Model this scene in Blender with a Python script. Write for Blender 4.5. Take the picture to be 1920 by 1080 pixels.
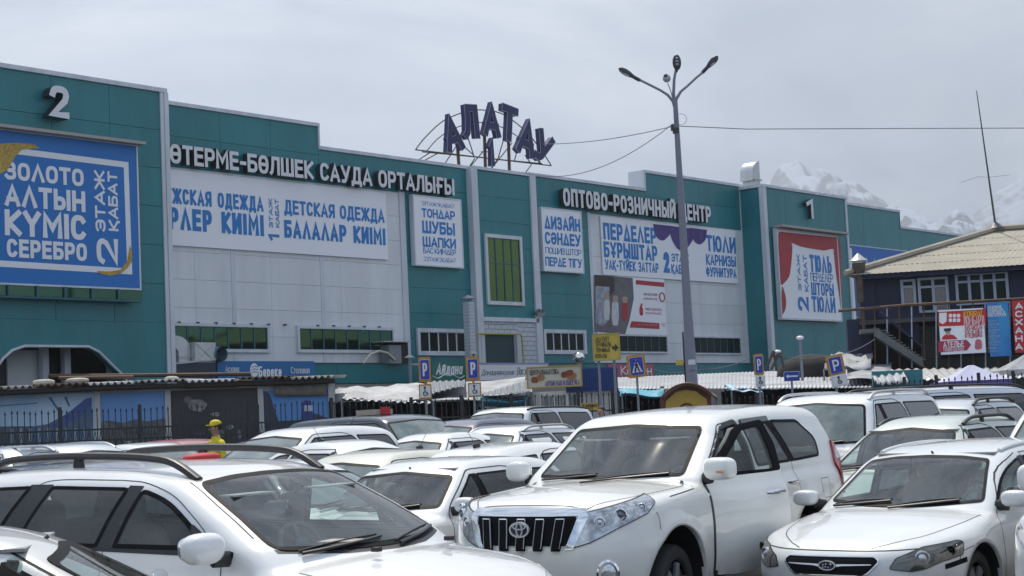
import bpy, bmesh, math, random
import numpy as np
from mathutils import Matrix, Vector, geometry
random.seed(7); RNG = np.random.default_rng(7)
R = math.radians
for _o in list(bpy.data.objects): bpy.data.objects.remove(_o)
SC = bpy.context.scene; COL = SC.collection

# ------------------------------------------------------------------ camera
CAM_H = 2.08; FPX = 3100.0; ROLL = 0.046; HOR = 803.0
PITCH = math.atan((HOR - 540) / FPX)
_f = Vector((0, math.cos(PITCH), math.sin(PITCH))); _r = Vector((1, 0, 0)); _u = _r.cross(_f)
_m = Matrix((_r, _u, -_f)).transposed().to_4x4() @ Matrix.Rotation(-ROLL, 4, 'Z')
cam_d = bpy.data.cameras.new('camera'); cam_d.sensor_width = 36; cam_d.lens = FPX / 1920 * 36
cam_d.clip_start = .1; cam_d.clip_end = 30000
cam = bpy.data.objects.new('camera', cam_d); COL.objects.link(cam)
cam.matrix_world = Matrix.Translation((0, 0, CAM_H)) @ _m
SC.camera = cam

# ------------------------------------------------------------------ sky, sun, exposure
SUN_EL, SUN_AZ = R(62), R(-12)      # azimuth measured from +Y (straight ahead) towards +X
W = bpy.data.worlds.new('World'); SC.world = W; W.use_nodes = True
nt = W.node_tree; nt.nodes.clear()
def N(t, **k):
    n = nt.nodes.new(t)
    for a, b in k.items(): setattr(n, a, b)
    return n
out = N('ShaderNodeOutputWorld'); sky = N('ShaderNodeTexSky', sky_type='NISHITA', sun_disc=False)
sky.sun_elevation = SUN_EL; sky.sun_rotation = SUN_AZ; sky.altitude = 800; sky.dust_density = 2
b1 = N('ShaderNodeBackground'); b1.inputs['Strength'].default_value = 0.07
nt.links.new(sky.outputs[0], b1.inputs[0])
tc = N('ShaderNodeTexCoord')
mp = N('ShaderNodeMapping'); mp.inputs['Scale'].default_value = (1.0, 1.0, 2.2); mp.inputs['Location'].default_value = (.35, .2, .1)
nt.links.new(tc.outputs['Generated'], mp.inputs[0])
n1 = N('ShaderNodeTexNoise'); n1.inputs['Scale'].default_value = 3.6; n1.inputs['Detail'].default_value = 10; n1.inputs['Roughness'].default_value = .60; n1.inputs['Distortion'].default_value = .6
n2 = N('ShaderNodeTexNoise'); n2.inputs['Scale'].default_value = 2.0; n2.inputs['Detail'].default_value = 6; n2.inputs['Roughness'].default_value = .5; n2.inputs['Distortion'].default_value = .4
for n in (n1, n2): nt.links.new(mp.outputs[0], n.inputs['Vector'])
cr = N('ShaderNodeValToRGB'); cr.color_ramp.elements[0].position = .34; cr.color_ramp.elements[0].color = (.14, .22, .37, 1)
cr.color_ramp.elements[1].position = .70; cr.color_ramp.elements[1].color = (.82, .86, .92, 1)
e = cr.color_ramp.elements.new(.5); e.color = (.40, .485, .61, 1)
nt.links.new(n1.outputs['Fac'], cr.inputs[0])
b2 = N('ShaderNodeBackground'); b2.inputs['Strength'].default_value = 1.3; nt.links.new(cr.outputs[0], b2.inputs[0])
mr = N('ShaderNodeMapRange'); mr.inputs['From Min'].default_value = .36; mr.inputs['From Max'].default_value = .50; mr.inputs['To Min'].default_value = .55
nt.links.new(n2.outputs['Fac'], mr.inputs['Value'])
mx = N('ShaderNodeMixShader'); nt.links.new(mr.outputs[0], mx.inputs[0]); nt.links.new(b1.outputs[0], mx.inputs[1]); nt.links.new(b2.outputs[0], mx.inputs[2])
nt.links.new(mx.outputs[0], out.inputs[0])
sd = bpy.data.lights.new('sun', 'SUN'); sd.energy = 4.8; sd.angle = R(.6); sd.color = (1, .93, .82)
sun = bpy.data.objects.new('sun', sd); COL.objects.link(sun)
_sv = Vector((math.sin(SUN_AZ) * math.cos(SUN_EL), math.cos(SUN_AZ) * math.cos(SUN_EL), math.sin(SUN_EL)))
sun.rotation_euler = _sv.to_track_quat('Z', 'Y').to_euler(); sun.location = (0, 0, 60)
SC.view_settings.view_transform = 'Standard'; SC.view_settings.look = 'None'
SC.view_settings.exposure = 0.22; SC.view_settings.gamma = 1.0; SC.view_settings.use_curve_mapping = False
SC.cycles.max_bounces = 8; SC.cycles.transparent_max_bounces = 16; SC.cycles.volume_bounces = 0

# ------------------------------------------------------------------ pixel helpers (photo pixels -> world points)
CO = Vector((0, 0, CAM_H)); M3 = _m.to_3x3()
def ray(px, py): return (M3 @ Vector(((px - 960) / FPX, -(py - 540) / FPX, -1)))
def at_y(px, py, Y):
    d = ray(px, py); return CO + d * (Y / d.y)
def ground(Y):
    t = min(max(Y, -20), 34) ; return .022 * t if t < 22 else .484 + .022 * (t - 22) - .022 * (t - 22) ** 2 / 24
def at_plane(px, py, p0, n):
    d = ray(px, py); return CO + d * ((p0 - CO).dot(n) / d.dot(n))

# ------------------------------------------------------------------ materials
MATS = {}
def mat(name, col=(.5, .5, .5), rough=.5, metal=0., coat=0., noise=0., nscale=8., bump=0., bscale=40., spec=.5, emit=None, coords='Object', coat_rough=.04, dark=None, rnd=0.):
    if name in MATS: return MATS[name]
    m = bpy.data.materials.new(name); m.use_nodes = True; t = m.node_tree; b = t.nodes['Principled BSDF']
    b.inputs['Base Color'].default_value = (*col, 1); b.inputs['Roughness'].default_value = rough; b.inputs['Metallic'].default_value = metal
    b.inputs['Coat Weight'].default_value = coat; b.inputs['Coat Roughness'].default_value = coat_rough; b.inputs['Specular IOR Level'].default_value = spec
    if noise or bump:
        c = t.nodes.new('ShaderNodeTexCoord')
        if coords == 'streak':            # world position squeezed in height: vertical weather streaks
            ge = t.nodes.new('ShaderNodeNewGeometry'); c = t.nodes.new('ShaderNodeMapping'); c.inputs['Scale'].default_value = (1, 1, .16); t.links.new(ge.outputs['Position'], c.inputs[0]); coords = 'Vector'
    if noise:
        n = t.nodes.new('ShaderNodeTexNoise'); n.inputs['Scale'].default_value = nscale; n.inputs['Detail'].default_value = 8; n.inputs['Roughness'].default_value = .65
        t.links.new(c.outputs[coords], n.inputs['Vector'])
        r = t.nodes.new('ShaderNodeMapRange'); r.inputs['From Min'].default_value = .35; r.inputs['From Max'].default_value = .7
        t.links.new(n.outputs['Fac'], r.inputs['Value'])
        x = t.nodes.new('ShaderNodeMix'); x.data_type = 'RGBA'
        d = dark or tuple(v * (1 - noise) for v in col)
        x.inputs['A'].default_value = (*col, 1); x.inputs['B'].default_value = (*d, 1)
        t.links.new(r.outputs[0], x.inputs['Factor']); t.links.new(x.outputs['Result'], b.inputs['Base Color'])
    if bump:
        n = t.nodes.new('ShaderNodeTexNoise'); n.inputs['Scale'].default_value = bscale; n.inputs['Detail'].default_value = 5
        t.links.new(c.outputs[coords], n.inputs['Vector'])
        u = t.nodes.new('ShaderNodeBump'); u.inputs['Strength'].default_value = bump; u.inputs['Distance'].default_value = .02
        t.links.new(n.outputs['Fac'], u.inputs['Height']); t.links.new(u.outputs[0], b.inputs['Normal'])
    if rnd:
        src = b.inputs['Base Color'].links[0].from_socket if b.inputs['Base Color'].links else None
        oi = t.nodes.new('ShaderNodeObjectInfo'); q = t.nodes.new('ShaderNodeMapRange'); q.inputs['To Min'].default_value = 1 - rnd; q.inputs['To Max'].default_value = 1 + rnd; t.links.new(oi.outputs['Random'], q.inputs['Value'])
        h = t.nodes.new('ShaderNodeHueSaturation'); t.links.new(q.outputs[0], h.inputs['Value']); h.inputs['Color'].default_value = (*col, 1)
        if src: t.links.new(src, h.inputs['Color'])
        t.links.new(h.outputs[0], b.inputs['Base Color'])
    MATS[name] = m; return m
def paint(name, col, rough=.3, metal=0.):
    """car paint: clear-coated, with fine dust, and a dark trim inside (seen from behind)"""
    if name in MATS: return MATS[name]
    m = mat(name, col, rough, metal, coat=1., noise=.10, nscale=1.7, dark=tuple(v * .90 + .012 for v in col))
    t = m.node_tree; b = t.nodes['Principled BSDF']; o = [n for n in t.nodes if n.type == 'OUTPUT_MATERIAL'][0]
    # road dust gathered on the sills and lower doors
    tc_ = t.nodes.new('ShaderNodeTexCoord'); sp_ = t.nodes.new('ShaderNodeSeparateXYZ'); t.links.new(tc_.outputs['Object'], sp_.inputs[0]); zr_ = t.nodes.new('ShaderNodeMapRange')
    for kk, vv in (('From Min', .80), ('From Max', .25), ('To Min', 0.), ('To Max', .75)): zr_.inputs[kk].default_value = vv
    t.links.new(sp_.outputs['Z'], zr_.inputs['Value']); nn_ = t.nodes.new('ShaderNodeTexNoise'); nn_.inputs['Scale'].default_value = 6; nn_.inputs['Detail'].default_value = 8; t.links.new(tc_.outputs['Object'], nn_.inputs['Vector'])
    mu_ = t.nodes.new('ShaderNodeMath'); mu_.operation = 'MULTIPLY'; t.links.new(zr_.outputs[0], mu_.inputs[0]); t.links.new(nn_.outputs['Fac'], mu_.inputs[1])
    mx_ = t.nodes.new('ShaderNodeMix'); mx_.data_type = 'RGBA'; mx_.inputs['B'].default_value = (.20, .17, .13, 1); src_ = b.inputs['Base Color'].links[0].from_socket; t.links.new(src_, mx_.inputs['A']); t.links.new(mu_.outputs[0], mx_.inputs['Factor']); t.links.new(mx_.outputs['Result'], b.inputs['Base Color'])
    g = t.nodes.new('ShaderNodeNewGeometry'); k = t.nodes.new('ShaderNodeBsdfDiffuse'); k.inputs[0].default_value = (.34, .34, .33, 1)
    x = t.nodes.new('ShaderNodeMixShader'); t.links.new(g.outputs['Backfacing'], x.inputs[0]); t.links.new(b.outputs[0], x.inputs[1]); t.links.new(k.outputs[0], x.inputs[2])
    t.links.new(x.outputs[0], o.inputs[0]); return m
def glass(name, tint, refl=1.5, dust=.10):
    if name in MATS: return MATS[name]
    m = bpy.data.materials.new(name); m.use_nodes = True; t = m.node_tree; t.nodes.clear()
    o = t.nodes.new('ShaderNodeOutputMaterial'); a = t.nodes.new('ShaderNodeBsdfTransparent'); a.inputs[0].default_value = (*tint, 1)
    g = t.nodes.new('ShaderNodeBsdfGlossy'); g.inputs['Roughness'].default_value = .02; f = t.nodes.new('ShaderNodeFresnel'); f.inputs[0].default_value = refl
    gg = t.nodes.new('ShaderNodeNewGeometry'); fm = t.nodes.new('ShaderNodeMath'); fm.operation = 'SUBTRACT'; fm.use_clamp = True; t.links.new(f.outputs[0], fm.inputs[0]); t.links.new(gg.outputs['Backfacing'], fm.inputs[1])
    x = t.nodes.new('ShaderNodeMixShader'); t.links.new(fm.outputs[0], x.inputs[0]); t.links.new(a.outputs[0], x.inputs[1]); t.links.new(g.outputs[0], x.inputs[2])
    # thin film of dust, a little diffuse; its stretched noise paints in pale reflection streaks
    d = t.nodes.new('ShaderNodeBsdfDiffuse'); d.inputs[0].default_value = (.5, .48, .44, 1); n = t.nodes.new('ShaderNodeTexNoise'); n.inputs['Scale'].default_value = 3; n.inputs['Detail'].default_value = 8
    c = t.nodes.new('ShaderNodeTexCoord'); t.links.new(c.outputs['Object'], n.inputs['Vector'])
    mpp = t.nodes.new('ShaderNodeMapping'); mpp.inputs['Scale'].default_value = (.8, 2.2, .8); mpp.inputs['Rotation'].default_value = (.5, .3, .25); t.links.new(c.outputs['Object'], mpp.inputs[0]); t.links.new(mpp.outputs[0], n.inputs['Vector']); n.inputs['Distortion'].default_value = .6
    r = t.nodes.new('ShaderNodeMapRange'); r.inputs['From Min'].default_value = .36; r.inputs['From Max'].default_value = .72; r.inputs['To Min'].default_value = .015; r.inputs['To Max'].default_value = dust
    t.links.new(n.outputs['Fac'], r.inputs['Value']); y = t.nodes.new('ShaderNodeMixShader')
    t.links.new(r.outputs[0], y.inputs[0]); t.links.new(x.outputs[0], y.inputs[1]); t.links.new(d.outputs[0], y.inputs[2]); t.links.new(y.outputs[0], o.inputs[0])
    MATS[name] = m; return m
M_BLK = mat('black_plastic', (.02, .02, .022), .45, noise=.3, nscale=6)
M_GLOSSBLK = mat('gloss_black', (.008, .008, .009), .55, spec=.08)
M_BADGE = mat('badge_metal', (.72, .73, .75), .38, metal=.55)
M_RUB = mat('rubber', (.022, .022, .022), .7, noise=.4, nscale=12)
M_CHR = mat('chrome', (.78, .79, .8), .1, metal=1.)
M_ALU = mat('alloy', (.52, .53, .55), .3, metal=.8)
M_GAP = mat('panel_gap', (.02, .02, .02), .8)
M_RED = mat('lamp_red', (.42, .012, .015), .15, coat=1.)
M_AMB = mat('lamp_amber', (.7, .25, .02), .2, coat=.8)
M_WHL = mat('lamp_clear', (.62, .64, .66), .12, metal=.6, coat=1.)
M_DKG = mat('tinted_glass', (.012, .014, .017), .03, spec=.9, coat=.35)
M_MDG = mat('dim_window_glass', (.15, .19, .18), .05, spec=1., coat=.8, noise=.6, nscale=3)
G_CLR = glass('windscreen_glass', (.86, .95, .92), 2.2, .08)
G_DRK = glass('privacy_glass', (.10, .11, .12), 1.7)
G_MID = glass('side_glass', (.60, .70, .67), 1.6)
M_TRIM = mat('cabin_trim', (.24, .24, .245), .8, noise=.3, nscale=9)
M_SEAT = mat('seat_cloth', (.34, .34, .34), .9, noise=.25, nscale=20)
M_BEIGE = mat('beige_trim', (.42, .38, .31), .8, noise=.15, nscale=9)

# ------------------------------------------------------------------ object helpers
def tagr(o, label=None, cat=None, group=None, kind=None):
    for k, v in (('label', label), ('category', cat), ('group', group), ('kind', kind)):
        if v: o[k] = v
    return o
def empty(name, label, cat, loc=(0, 0, 0), rz=0., group=None, mw=None):
    o = bpy.data.objects.new(name, None); COL.objects.link(o); o.empty_display_size = .2
    if mw is not None: o.matrix_world = mw
    else: o.location = loc; o.rotation_euler = (0, 0, rz)
    return tagr(o, label, cat, group)
def adopt(o, parent):
    """parent a piece whose mesh is in world coordinates"""
    o.parent = parent; o.matrix_parent_inverse = parent.matrix_basis.inverted(); return o
def link(name, me, parent=None, m=None, mw=None):
    o = bpy.data.objects.new(name, me); COL.objects.link(o)
    if parent: o.parent = parent
    if m is not None and not me.materials:
        for q in (m if isinstance(m, (list, tuple)) else [m]): me.materials.append(q)
    if mw is not None: o.matrix_local = mw
    return o
def mesh_np(name, v, f, mi=None, smooth=True, normals=None):
    me = bpy.data.meshes.new(name); v = np.asarray(v, float)
    if isinstance(f, np.ndarray):
        n, k = f.shape; me.vertices.add(len(v)); me.vertices.foreach_set('co', v.ravel())
        me.loops.add(n * k); me.loops.foreach_set('vertex_index', f.ravel().astype(np.int32)); me.polygons.add(n)
        me.polygons.foreach_set('loop_start', np.arange(0, n * k, k, dtype=np.int32))
        me.update(calc_edges=True)
    else: me.from_pydata(v.tolist(), [], [list(q) for q in f]); me.update()
    if mi is not None: me.polygons.foreach_set('material_index', np.asarray(mi, np.int32))
    me.polygons.foreach_set('use_smooth', [bool(smooth)] * len(me.polygons))
    if normals is not None: me.normals_split_custom_set_from_vertices(np.asarray(normals).tolist())
    me.validate(clean_customdata=False)
    return me
class MB:
    """collects boxes, tubes, lathes and loose faces into one mesh"""
    def __init__(s): s.v = []; s.f = []; s.m = []; s.sm = []; s.mi = 0
    def add(s, vs, fs, sm=False, M=None):
        b = len(s.v); s.v += [tuple(M @ Vector(p)) if M else tuple(p) for p in vs]
        for q in fs: s.f.append([b + i for i in q]); s.m.append(s.mi); s.sm.append(sm)
        return s
    def box(s, x0, x1, y0, y1, z0, z1, M=None):
        return s.add([(x, y, z) for x in (x0, x1) for y in (y0, y1) for z in (z0, z1)],
                     [(0, 1, 3, 2), (4, 6, 7, 5), (0, 4, 5, 1), (2, 3, 7, 6), (0, 2, 6, 4), (1, 5, 7, 3)], False, M)
    def tube(s, pts, r, n=8, cap=True, M=None, flat=1.):
        pts = [Vector(p) for p in pts]; rs = r if isinstance(r, (list, tuple)) else [r] * len(pts); vs = []; fs = []
        ref = None
        for i, p in enumerate(pts):
            t = (pts[min(i + 1, len(pts) - 1)] - pts[max(i - 1, 0)]).normalized()
            if ref is None: ref = Vector((0, 0, 1)) if abs(t.z) < .9 else Vector((1, 0, 0))
            a = (ref - t * ref.dot(t)).normalized(); b = t.cross(a); ref = a
            for k in range(n):
                an = 2 * math.pi * k / n; vs.append(p + a * math.cos(an) * rs[i] + b * math.sin(an) * rs[i] * flat)
        for i in range(len(pts) - 1):
            for k in range(n):
                j = (k + 1) % n; fs.append((i * n + k, i * n + j, (i + 1) * n + j, (i + 1) * n + k))
        if cap: fs += [tuple(range(n))[::-1], tuple(range((len(pts) - 1) * n, len(pts) * n))]
        return s.add(vs, fs, True, M)
    def lathe(s, prof, n=24, M=None, sm=True):
        vs = []; fs = []
        for r, z in prof:
            for k in range(n): a = 2 * math.pi * k / n; vs.append((r * math.cos(a), r * math.sin(a), z))
        for i in range(len(prof) - 1):
            for k in range(n): j = (k + 1) % n; fs.append((i * n + k, i * n + j, (i + 1) * n + j, (i + 1) * n + k))
        return s.add(vs, fs, sm, M)
    def prism(s, poly, d0, d1, M=None, axis='y'):
        """extrude a 2-D polygon (a,b) along axis from d0 to d1"""
        f = {'y': lambda a, b, d: (a, d, b), 'z': lambda a, b, d: (a, b, d), 'x': lambda a, b, d: (d, a, b)}[axis]
        n = len(poly); vs = [f(a, b, d0) for a, b in poly] + [f(a, b, d1) for a, b in poly]
        fs = [tuple(range(n)), tuple(range(2 * n - 1, n - 1, -1))] + [(i, i + n, (i + 1) % n + n, (i + 1) % n) for i in range(n)]
        return s.add(vs, fs, False, M)
    def mesh(s, name):
        me = bpy.data.meshes.new(name); me.from_pydata(s.v, [], s.f); me.update()
        me.polygons.foreach_set('material_index', s.m); me.polygons.foreach_set('use_smooth', s.sm)
        bm = bmesh.new(); bm.from_mesh(me); bmesh.ops.recalc_face_normals(bm, faces=bm.faces); bm.to_mesh(me); bm.free()
        if any(s.sm):
            try: me.set_sharp_from_angle(angle=R(40))
            except Exception: pass
        return me
    def build(s, name, m, parent=None, mw=None): return link(name, s.mesh(name), parent, m, mw)
def superell(name, c, r, e=2.6, n=20, k=12):
    """rounded-box shape (superellipsoid)"""
    vs = []; fs = []
    sg = lambda a, p: math.copysign(abs(a) ** p, a)
    for i in range(k + 1):
        t = -math.pi / 2 + math.pi * i / k
        for j in range(n):
            a = 2 * math.pi * j / n; q = 2 / e
            vs.append((c[0] + r[0] * sg(math.cos(t), q) * sg(math.cos(a), q), c[1] + r[1] * sg(math.cos(t), q) * sg(math.sin(a), q), c[2] + r[2] * sg(math.sin(t), q)))
    for i in range(k):
        for j in range(n): fs.append((i * n + j, i * n + (j + 1) % n, (i + 1) * n + (j + 1) % n, (i + 1) * n + j))
    return vs, fs
# ================================================================== car body generator (smooth implicit shape -> mesh)
def crv(pts, sm=0.):
    pts = sorted(pts); xs = np.array([p[0] for p in pts]); ys = np.array([p[1] for p in pts])
    g = np.arange(xs[0] - .6, xs[-1] + .6, .01); v = np.interp(g, xs, ys)
    if sm:
        k = np.arange(-int(4 * sm / .01), int(4 * sm / .01) + 1) * .01; w = np.exp(-k * k / (2 * sm * sm)); w /= w.sum()
        v = np.convolve(np.pad(v, len(k) // 2, mode='edge'), w, mode='valid')
    return lambda x: np.interp(x, g, v)
def smax(a, b, k):
    h = np.maximum(k - np.abs(a - b), 0); return np.maximum(a, b) + h * h / (4 * k)
def smin(a, b, k): return -smax(-a, -b, k)
class Car: pass
def car_shape(**k):
    s = Car(); s.__dict__.update(dict(kf=.7, kr=.35, kw=.3, kb=.12, kz=.08, crown=.06, flare=.015, zb=.26, rs=.10, rg=.07, rp=.05, rj=.03, ra=.44, rw=.36, lip=0.))
    s.__dict__.update(k)
    s._plan = crv(s.plan, .14); s._side = crv(s.side, .05); s._top = crv(s.top, .07); s._fr = crv(s.front, .05); s._rr = crv(s.rearx, .05)
    s._gw = crv(s.gw, .05); s._wx = crv(s.wsx, .03); s._rx = crv(s.rgx, .04); s._roof = crv(s.roof, .14)
    s._gt = crv(s.gt, .15) if hasattr(s, 'gt') else (lambda x: 0 * x)
    def slope(c, lo, hi):
        a = np.linspace(lo, hi, 60); d = np.gradient(c(a), a); q = 1 / np.sqrt(1 + d * d); return lambda x: np.interp(x, a, q)
    s._cw = slope(s._wx, .6, 2.1); s._cr = slope(s._rx, .6, 2.1); s._cg = slope(s._gw, .6, 2.1); s._ct = slope(s._top, -4.5, 1.2)
    return s
def F(s, x, y, z):
    ay = np.abs(y); hw = s._plan(x) - s._side(z)
    for c in (0., -s.wb):
        d = np.hypot(x - c, z - s.rw); hw = hw + s.flare * np.exp(-((d - s.ra) / .09) ** 2)
    fs = ay - hw
    ft = (z - (s._top(x) - s.crown * (ay / .9) ** 2)) * s._ct(x)
    ff = (x - (s._fr(z) - s.kf * ay ** 3)) * .85; fr = ((s._rr(z) + s.kr * ay ** 3) - x) * .9
    L = smax(smax(fs, ft, s.rs), smax(ff, fr, .05), s.rs); L = smax(L, s.zb - z, .05)
    gs = (ay - (s._gw(z) - s._gt(x))) * s._cg(z); gt = z - (s._roof(x) - s.kz * ay ** 2)
    gf = (x - (s._wx(z) - s.kw * ay ** 2)) * s._cw(z); gr = ((s._rx(z) + s.kb * ay ** 2) - x) * s._cr(z)
    G = smax(smax(gs, gt, s.rg), smax(gf, gr, .03), s.rp)
    f = smin(L, G, s.rj)
    for c in (0., -s.wb):
        d = np.hypot(x - c, z - s.rw) - s.ra; f = smax(f, -np.maximum(d, .55 - ay), .015)
    return f
def gradF(s, P, e=.004):
    x, y, z = P.T
    return np.stack([F(s, x + e, y, z) - F(s, x - e, y, z), F(s, x, y + e, z) - F(s, x, y - e, z), F(s, x, y, z + e) - F(s, x, y, z - e)], 1) / (2 * e)
def nets(s, h):
    xs = np.arange(-s.wb - 1.4, 1.35, h); ny = int(1.08 / h); ys = (np.arange(-ny, ny) + .5) * h; zs = np.arange(.12, 2.3 if s.tall else 1.75, h)
    V = F(s, xs[:, None, None], ys[None, :, None], zs[None, None, :]); S = V < 0
    nx, ny, nz = S.shape; c = S[:-1, :-1, :-1].astype(np.int8)
    tot = np.zeros((nx - 1, ny - 1, nz - 1), np.int8)
    for i in (0, 1):
        for j in (0, 1):
            for k in (0, 1): tot += S[i:nx - 1 + i, j:ny - 1 + j, k:nz - 1 + k]
    I = np.argwhere((tot > 0) & (tot < 8)); idx = -np.ones(tot.shape, int); idx[I[:, 0], I[:, 1], I[:, 2]] = np.arange(len(I))
    acc = np.zeros((len(I), 3)); cnt = np.zeros(len(I)); cor = [(i, j, k) for i in (0, 1) for j in (0, 1) for k in (0, 1)]
    for a in range(8):
        for b in range(a + 1, 8):
            A, B = np.array(cor[a]), np.array(cor[b])
            if abs(A - B).sum() != 1: continue
            va = V[I[:, 0] + A[0], I[:, 1] + A[1], I[:, 2] + A[2]]; vb = V[I[:, 0] + B[0], I[:, 1] + B[1], I[:, 2] + B[2]]
            m = (va < 0) != (vb < 0); t = np.where(m, va / np.where(m, va - vb, 1), 0)[:, None]
            acc += m[:, None] * (A + t * (B - A)); cnt += m
    P = (I + acc / cnt[:, None]) * h + np.array([xs[0], ys[0], zs[0]])
    Q = []
    for ax in range(3):
        sl0 = [slice(None)] * 3; sl1 = [slice(None)] * 3; sl0[ax] = slice(0, -1); sl1[ax] = slice(1, None)
        E = np.argwhere(S[tuple(sl0)] != S[tuple(sl1)])
        o1, o2 = [(1, 2), (2, 0), (0, 1)][ax]
        ok = (E[:, o1] > 0) & (E[:, o2] > 0) & (E[:, o1] < S.shape[o1] - 1) & (E[:, o2] < S.shape[o2] - 1); E = E[ok]
        def cell(a, b):
            q = E.copy(); q[:, o1] -= a; q[:, o2] -= b; return idx[q[:, 0], q[:, 1], q[:, 2]]
        q = np.stack([cell(1, 1), cell(0, 1), cell(0, 0), cell(1, 0)], 1)
        ins = S[E[:, 0], E[:, 1], E[:, 2]]; q[~ins] = q[~ins][:, ::-1]; Q.append(q)
    Q = np.concatenate(Q)
    for _ in range(3):
        g = gradF(s, P); P = P - np.clip(F(s, *P.T) / np.maximum((g * g).sum(1), .3), -h, h)[:, None] * g
    return P, Q
def pip(P, poly):
    x, y = P[:, 0], P[:, 1]; r = np.zeros(len(P), bool); n = len(poly)
    for i in range(n):
        x1, y1 = poly[i]; x2, y2 = poly[(i + 1) % n]
        if y1 == y2: continue
        r ^= ((y1 > y) != (y2 > y)) & (x < (x2 - x1) * (y - y1) / (y2 - y1) + x1)
    return r
def area2(p): return sum(p[i][0] * p[(i + 1) % len(p)][1] - p[(i + 1) % len(p)][0] * p[i][1] for i in range(len(p)))
def fillet(poly, r=.05, n=4):
    o = []; m = len(poly)
    for i in range(m):
        p = Vector(poly[i][:2]); a = Vector(poly[i - 1][:2]) - p; b = Vector(poly[(i + 1) % m][:2]) - p
        rr = poly[i][2] if len(poly[i]) > 2 else r; d = min(rr, a.length * .45, b.length * .45)
        if d < 1e-3: o.append(tuple(p)); continue
        A = p + a.normalized() * d; B = p + b.normalized() * d
        for k in range(n + 1):
            t = k / n; o.append(tuple(A * (1 - t) ** 2 + p * 2 * t * (1 - t) + B * t * t))
    return o
def inset(poly, d):
    if area2(poly) < 0: poly = poly[::-1]
    n = len(poly); o = []
    for i in range(n):
        p0, p, p1 = Vector(poly[i - 1]), Vector(poly[i]), Vector(poly[(i + 1) % n])
        a = (p - p0).normalized(); b = (p1 - p).normalized(); t = (a + b).normalized(); nn = Vector((-t.y, t.x))
        c = max(.5, nn.dot(Vector((-a.y, a.x)))); o.append(tuple(p + nn * (d / c)))
    return o
def resample(poly, sp, closed=True):
    o = []; n = len(poly)
    for i in range(n if closed else n - 1):
        a, b = np.array(poly[i]), np.array(poly[(i + 1) % n]); k = max(1, int(np.ceil(np.linalg.norm(b - a) / sp)))
        for j in range(k): o.append(tuple(a + (b - a) * j / k))
    if not closed: o.append(tuple(poly[-1]))
    return o
def dom_frame(dom):
    """a domain = a viewing direction; returns (e, ta, tb, base)"""
    if dom == 'T': return np.array([0, 0, 1.]), np.array([1., 0, 0]), np.array([0, 1., 0])
    ph = {'F': 0, 'L': 90, 'B': 180}.get(dom, dom); ph = R(ph)
    return np.array([math.cos(ph), math.sin(ph), 0]), np.array([-math.sin(ph), math.cos(ph), 0]), np.array([0, 0, 1.])
def to_dom(dom, pts):
    """L: (x,z); F/B: (y,z); T: (x,y); a number: (x,y,z)"""
    if dom == 'L': return [(-p[0], *p[1:]) for p in pts]
    if dom == 'B': return [(-p[0], *p[1:]) for p in pts]
    if dom in ('F', 'T'): return list(pts)
    e, a, b = dom_frame(dom); return [(float(np.dot(p[:3], a)), p[2]) for p in pts]
def cast(s, dom, ab, level):
    e, a, b = dom_frame(dom); ab = np.asarray(ab, float); B = ab[:, :1] * a + ab[:, 1:2] * b
    if dom == 'T': t0, t1 = 2.3, .5
    elif dom == 'L': t0, t1 = 1.25, .3
    elif dom == 'F': t0, t1 = 1.4, -2.5
    elif dom == 'B': t0, t1 = s.wb + 1.5, .5
    else: t0, t1 = 4.6, -1.5
    n = 70 if dom in ('L', 'T') else 200
    ts = np.linspace(t0, t1, n); P = B[:, None, :] + ts[None, :, None] * e
    V = F(s, P[..., 0], P[..., 1], P[..., 2]) - level; ins = V < 0; k = ins.argmax(1); k = np.where(ins.any(1), np.maximum(k, 1), n - 1)
    hi = ts[k - 1]; lo = ts[k]
    for _ in range(14):
        m = (hi + lo) / 2; Q = B + m[:, None] * e; g = F(s, *Q.T) - level < 0; lo = np.where(g, m, lo); hi = np.where(g, hi, m)
    return B + ((hi + lo) / 2)[:, None] * e
def cdt(outer, holes, sp):
    O = resample(outer, sp); vs = [Vector(p) for p in O]; es = [(i, (i + 1) % len(O)) for i in range(len(O))]
    for hpoly in holes:
        H = resample(hpoly, sp); b = len(vs); vs += [Vector(p) for p in H]; es += [(b + i, b + (i + 1) % len(H)) for i in range(len(H))]
    a = np.array(O); x0, y0 = a.min(0); x1, y1 = a.max(0)
    gx, gy = np.meshgrid(np.arange(x0 + sp / 2, x1, sp), np.arange(y0 + sp / 2, y1, sp)); g = np.stack([gx.ravel(), gy.ravel()], 1)
    if len(g):
        k = pip(g, outer); D = np.min([np.hypot(g[:, 0] - v.x, g[:, 1] - v.y) for v in vs], 0); g = g[k & (D > sp * .55)]
        vs += [Vector(p) for p in g]
    r = geometry.delaunay_2d_cdt(vs, es, [], 0, 1e-6); V = np.array([tuple(v) for v in r[0]]); T = np.array([f for f in r[2] if len(f) == 3])
    C = V[T].mean(1); k = pip(C, outer); inn = [pip(C, h) for h in holes]
    return V, T, k, inn
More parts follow.
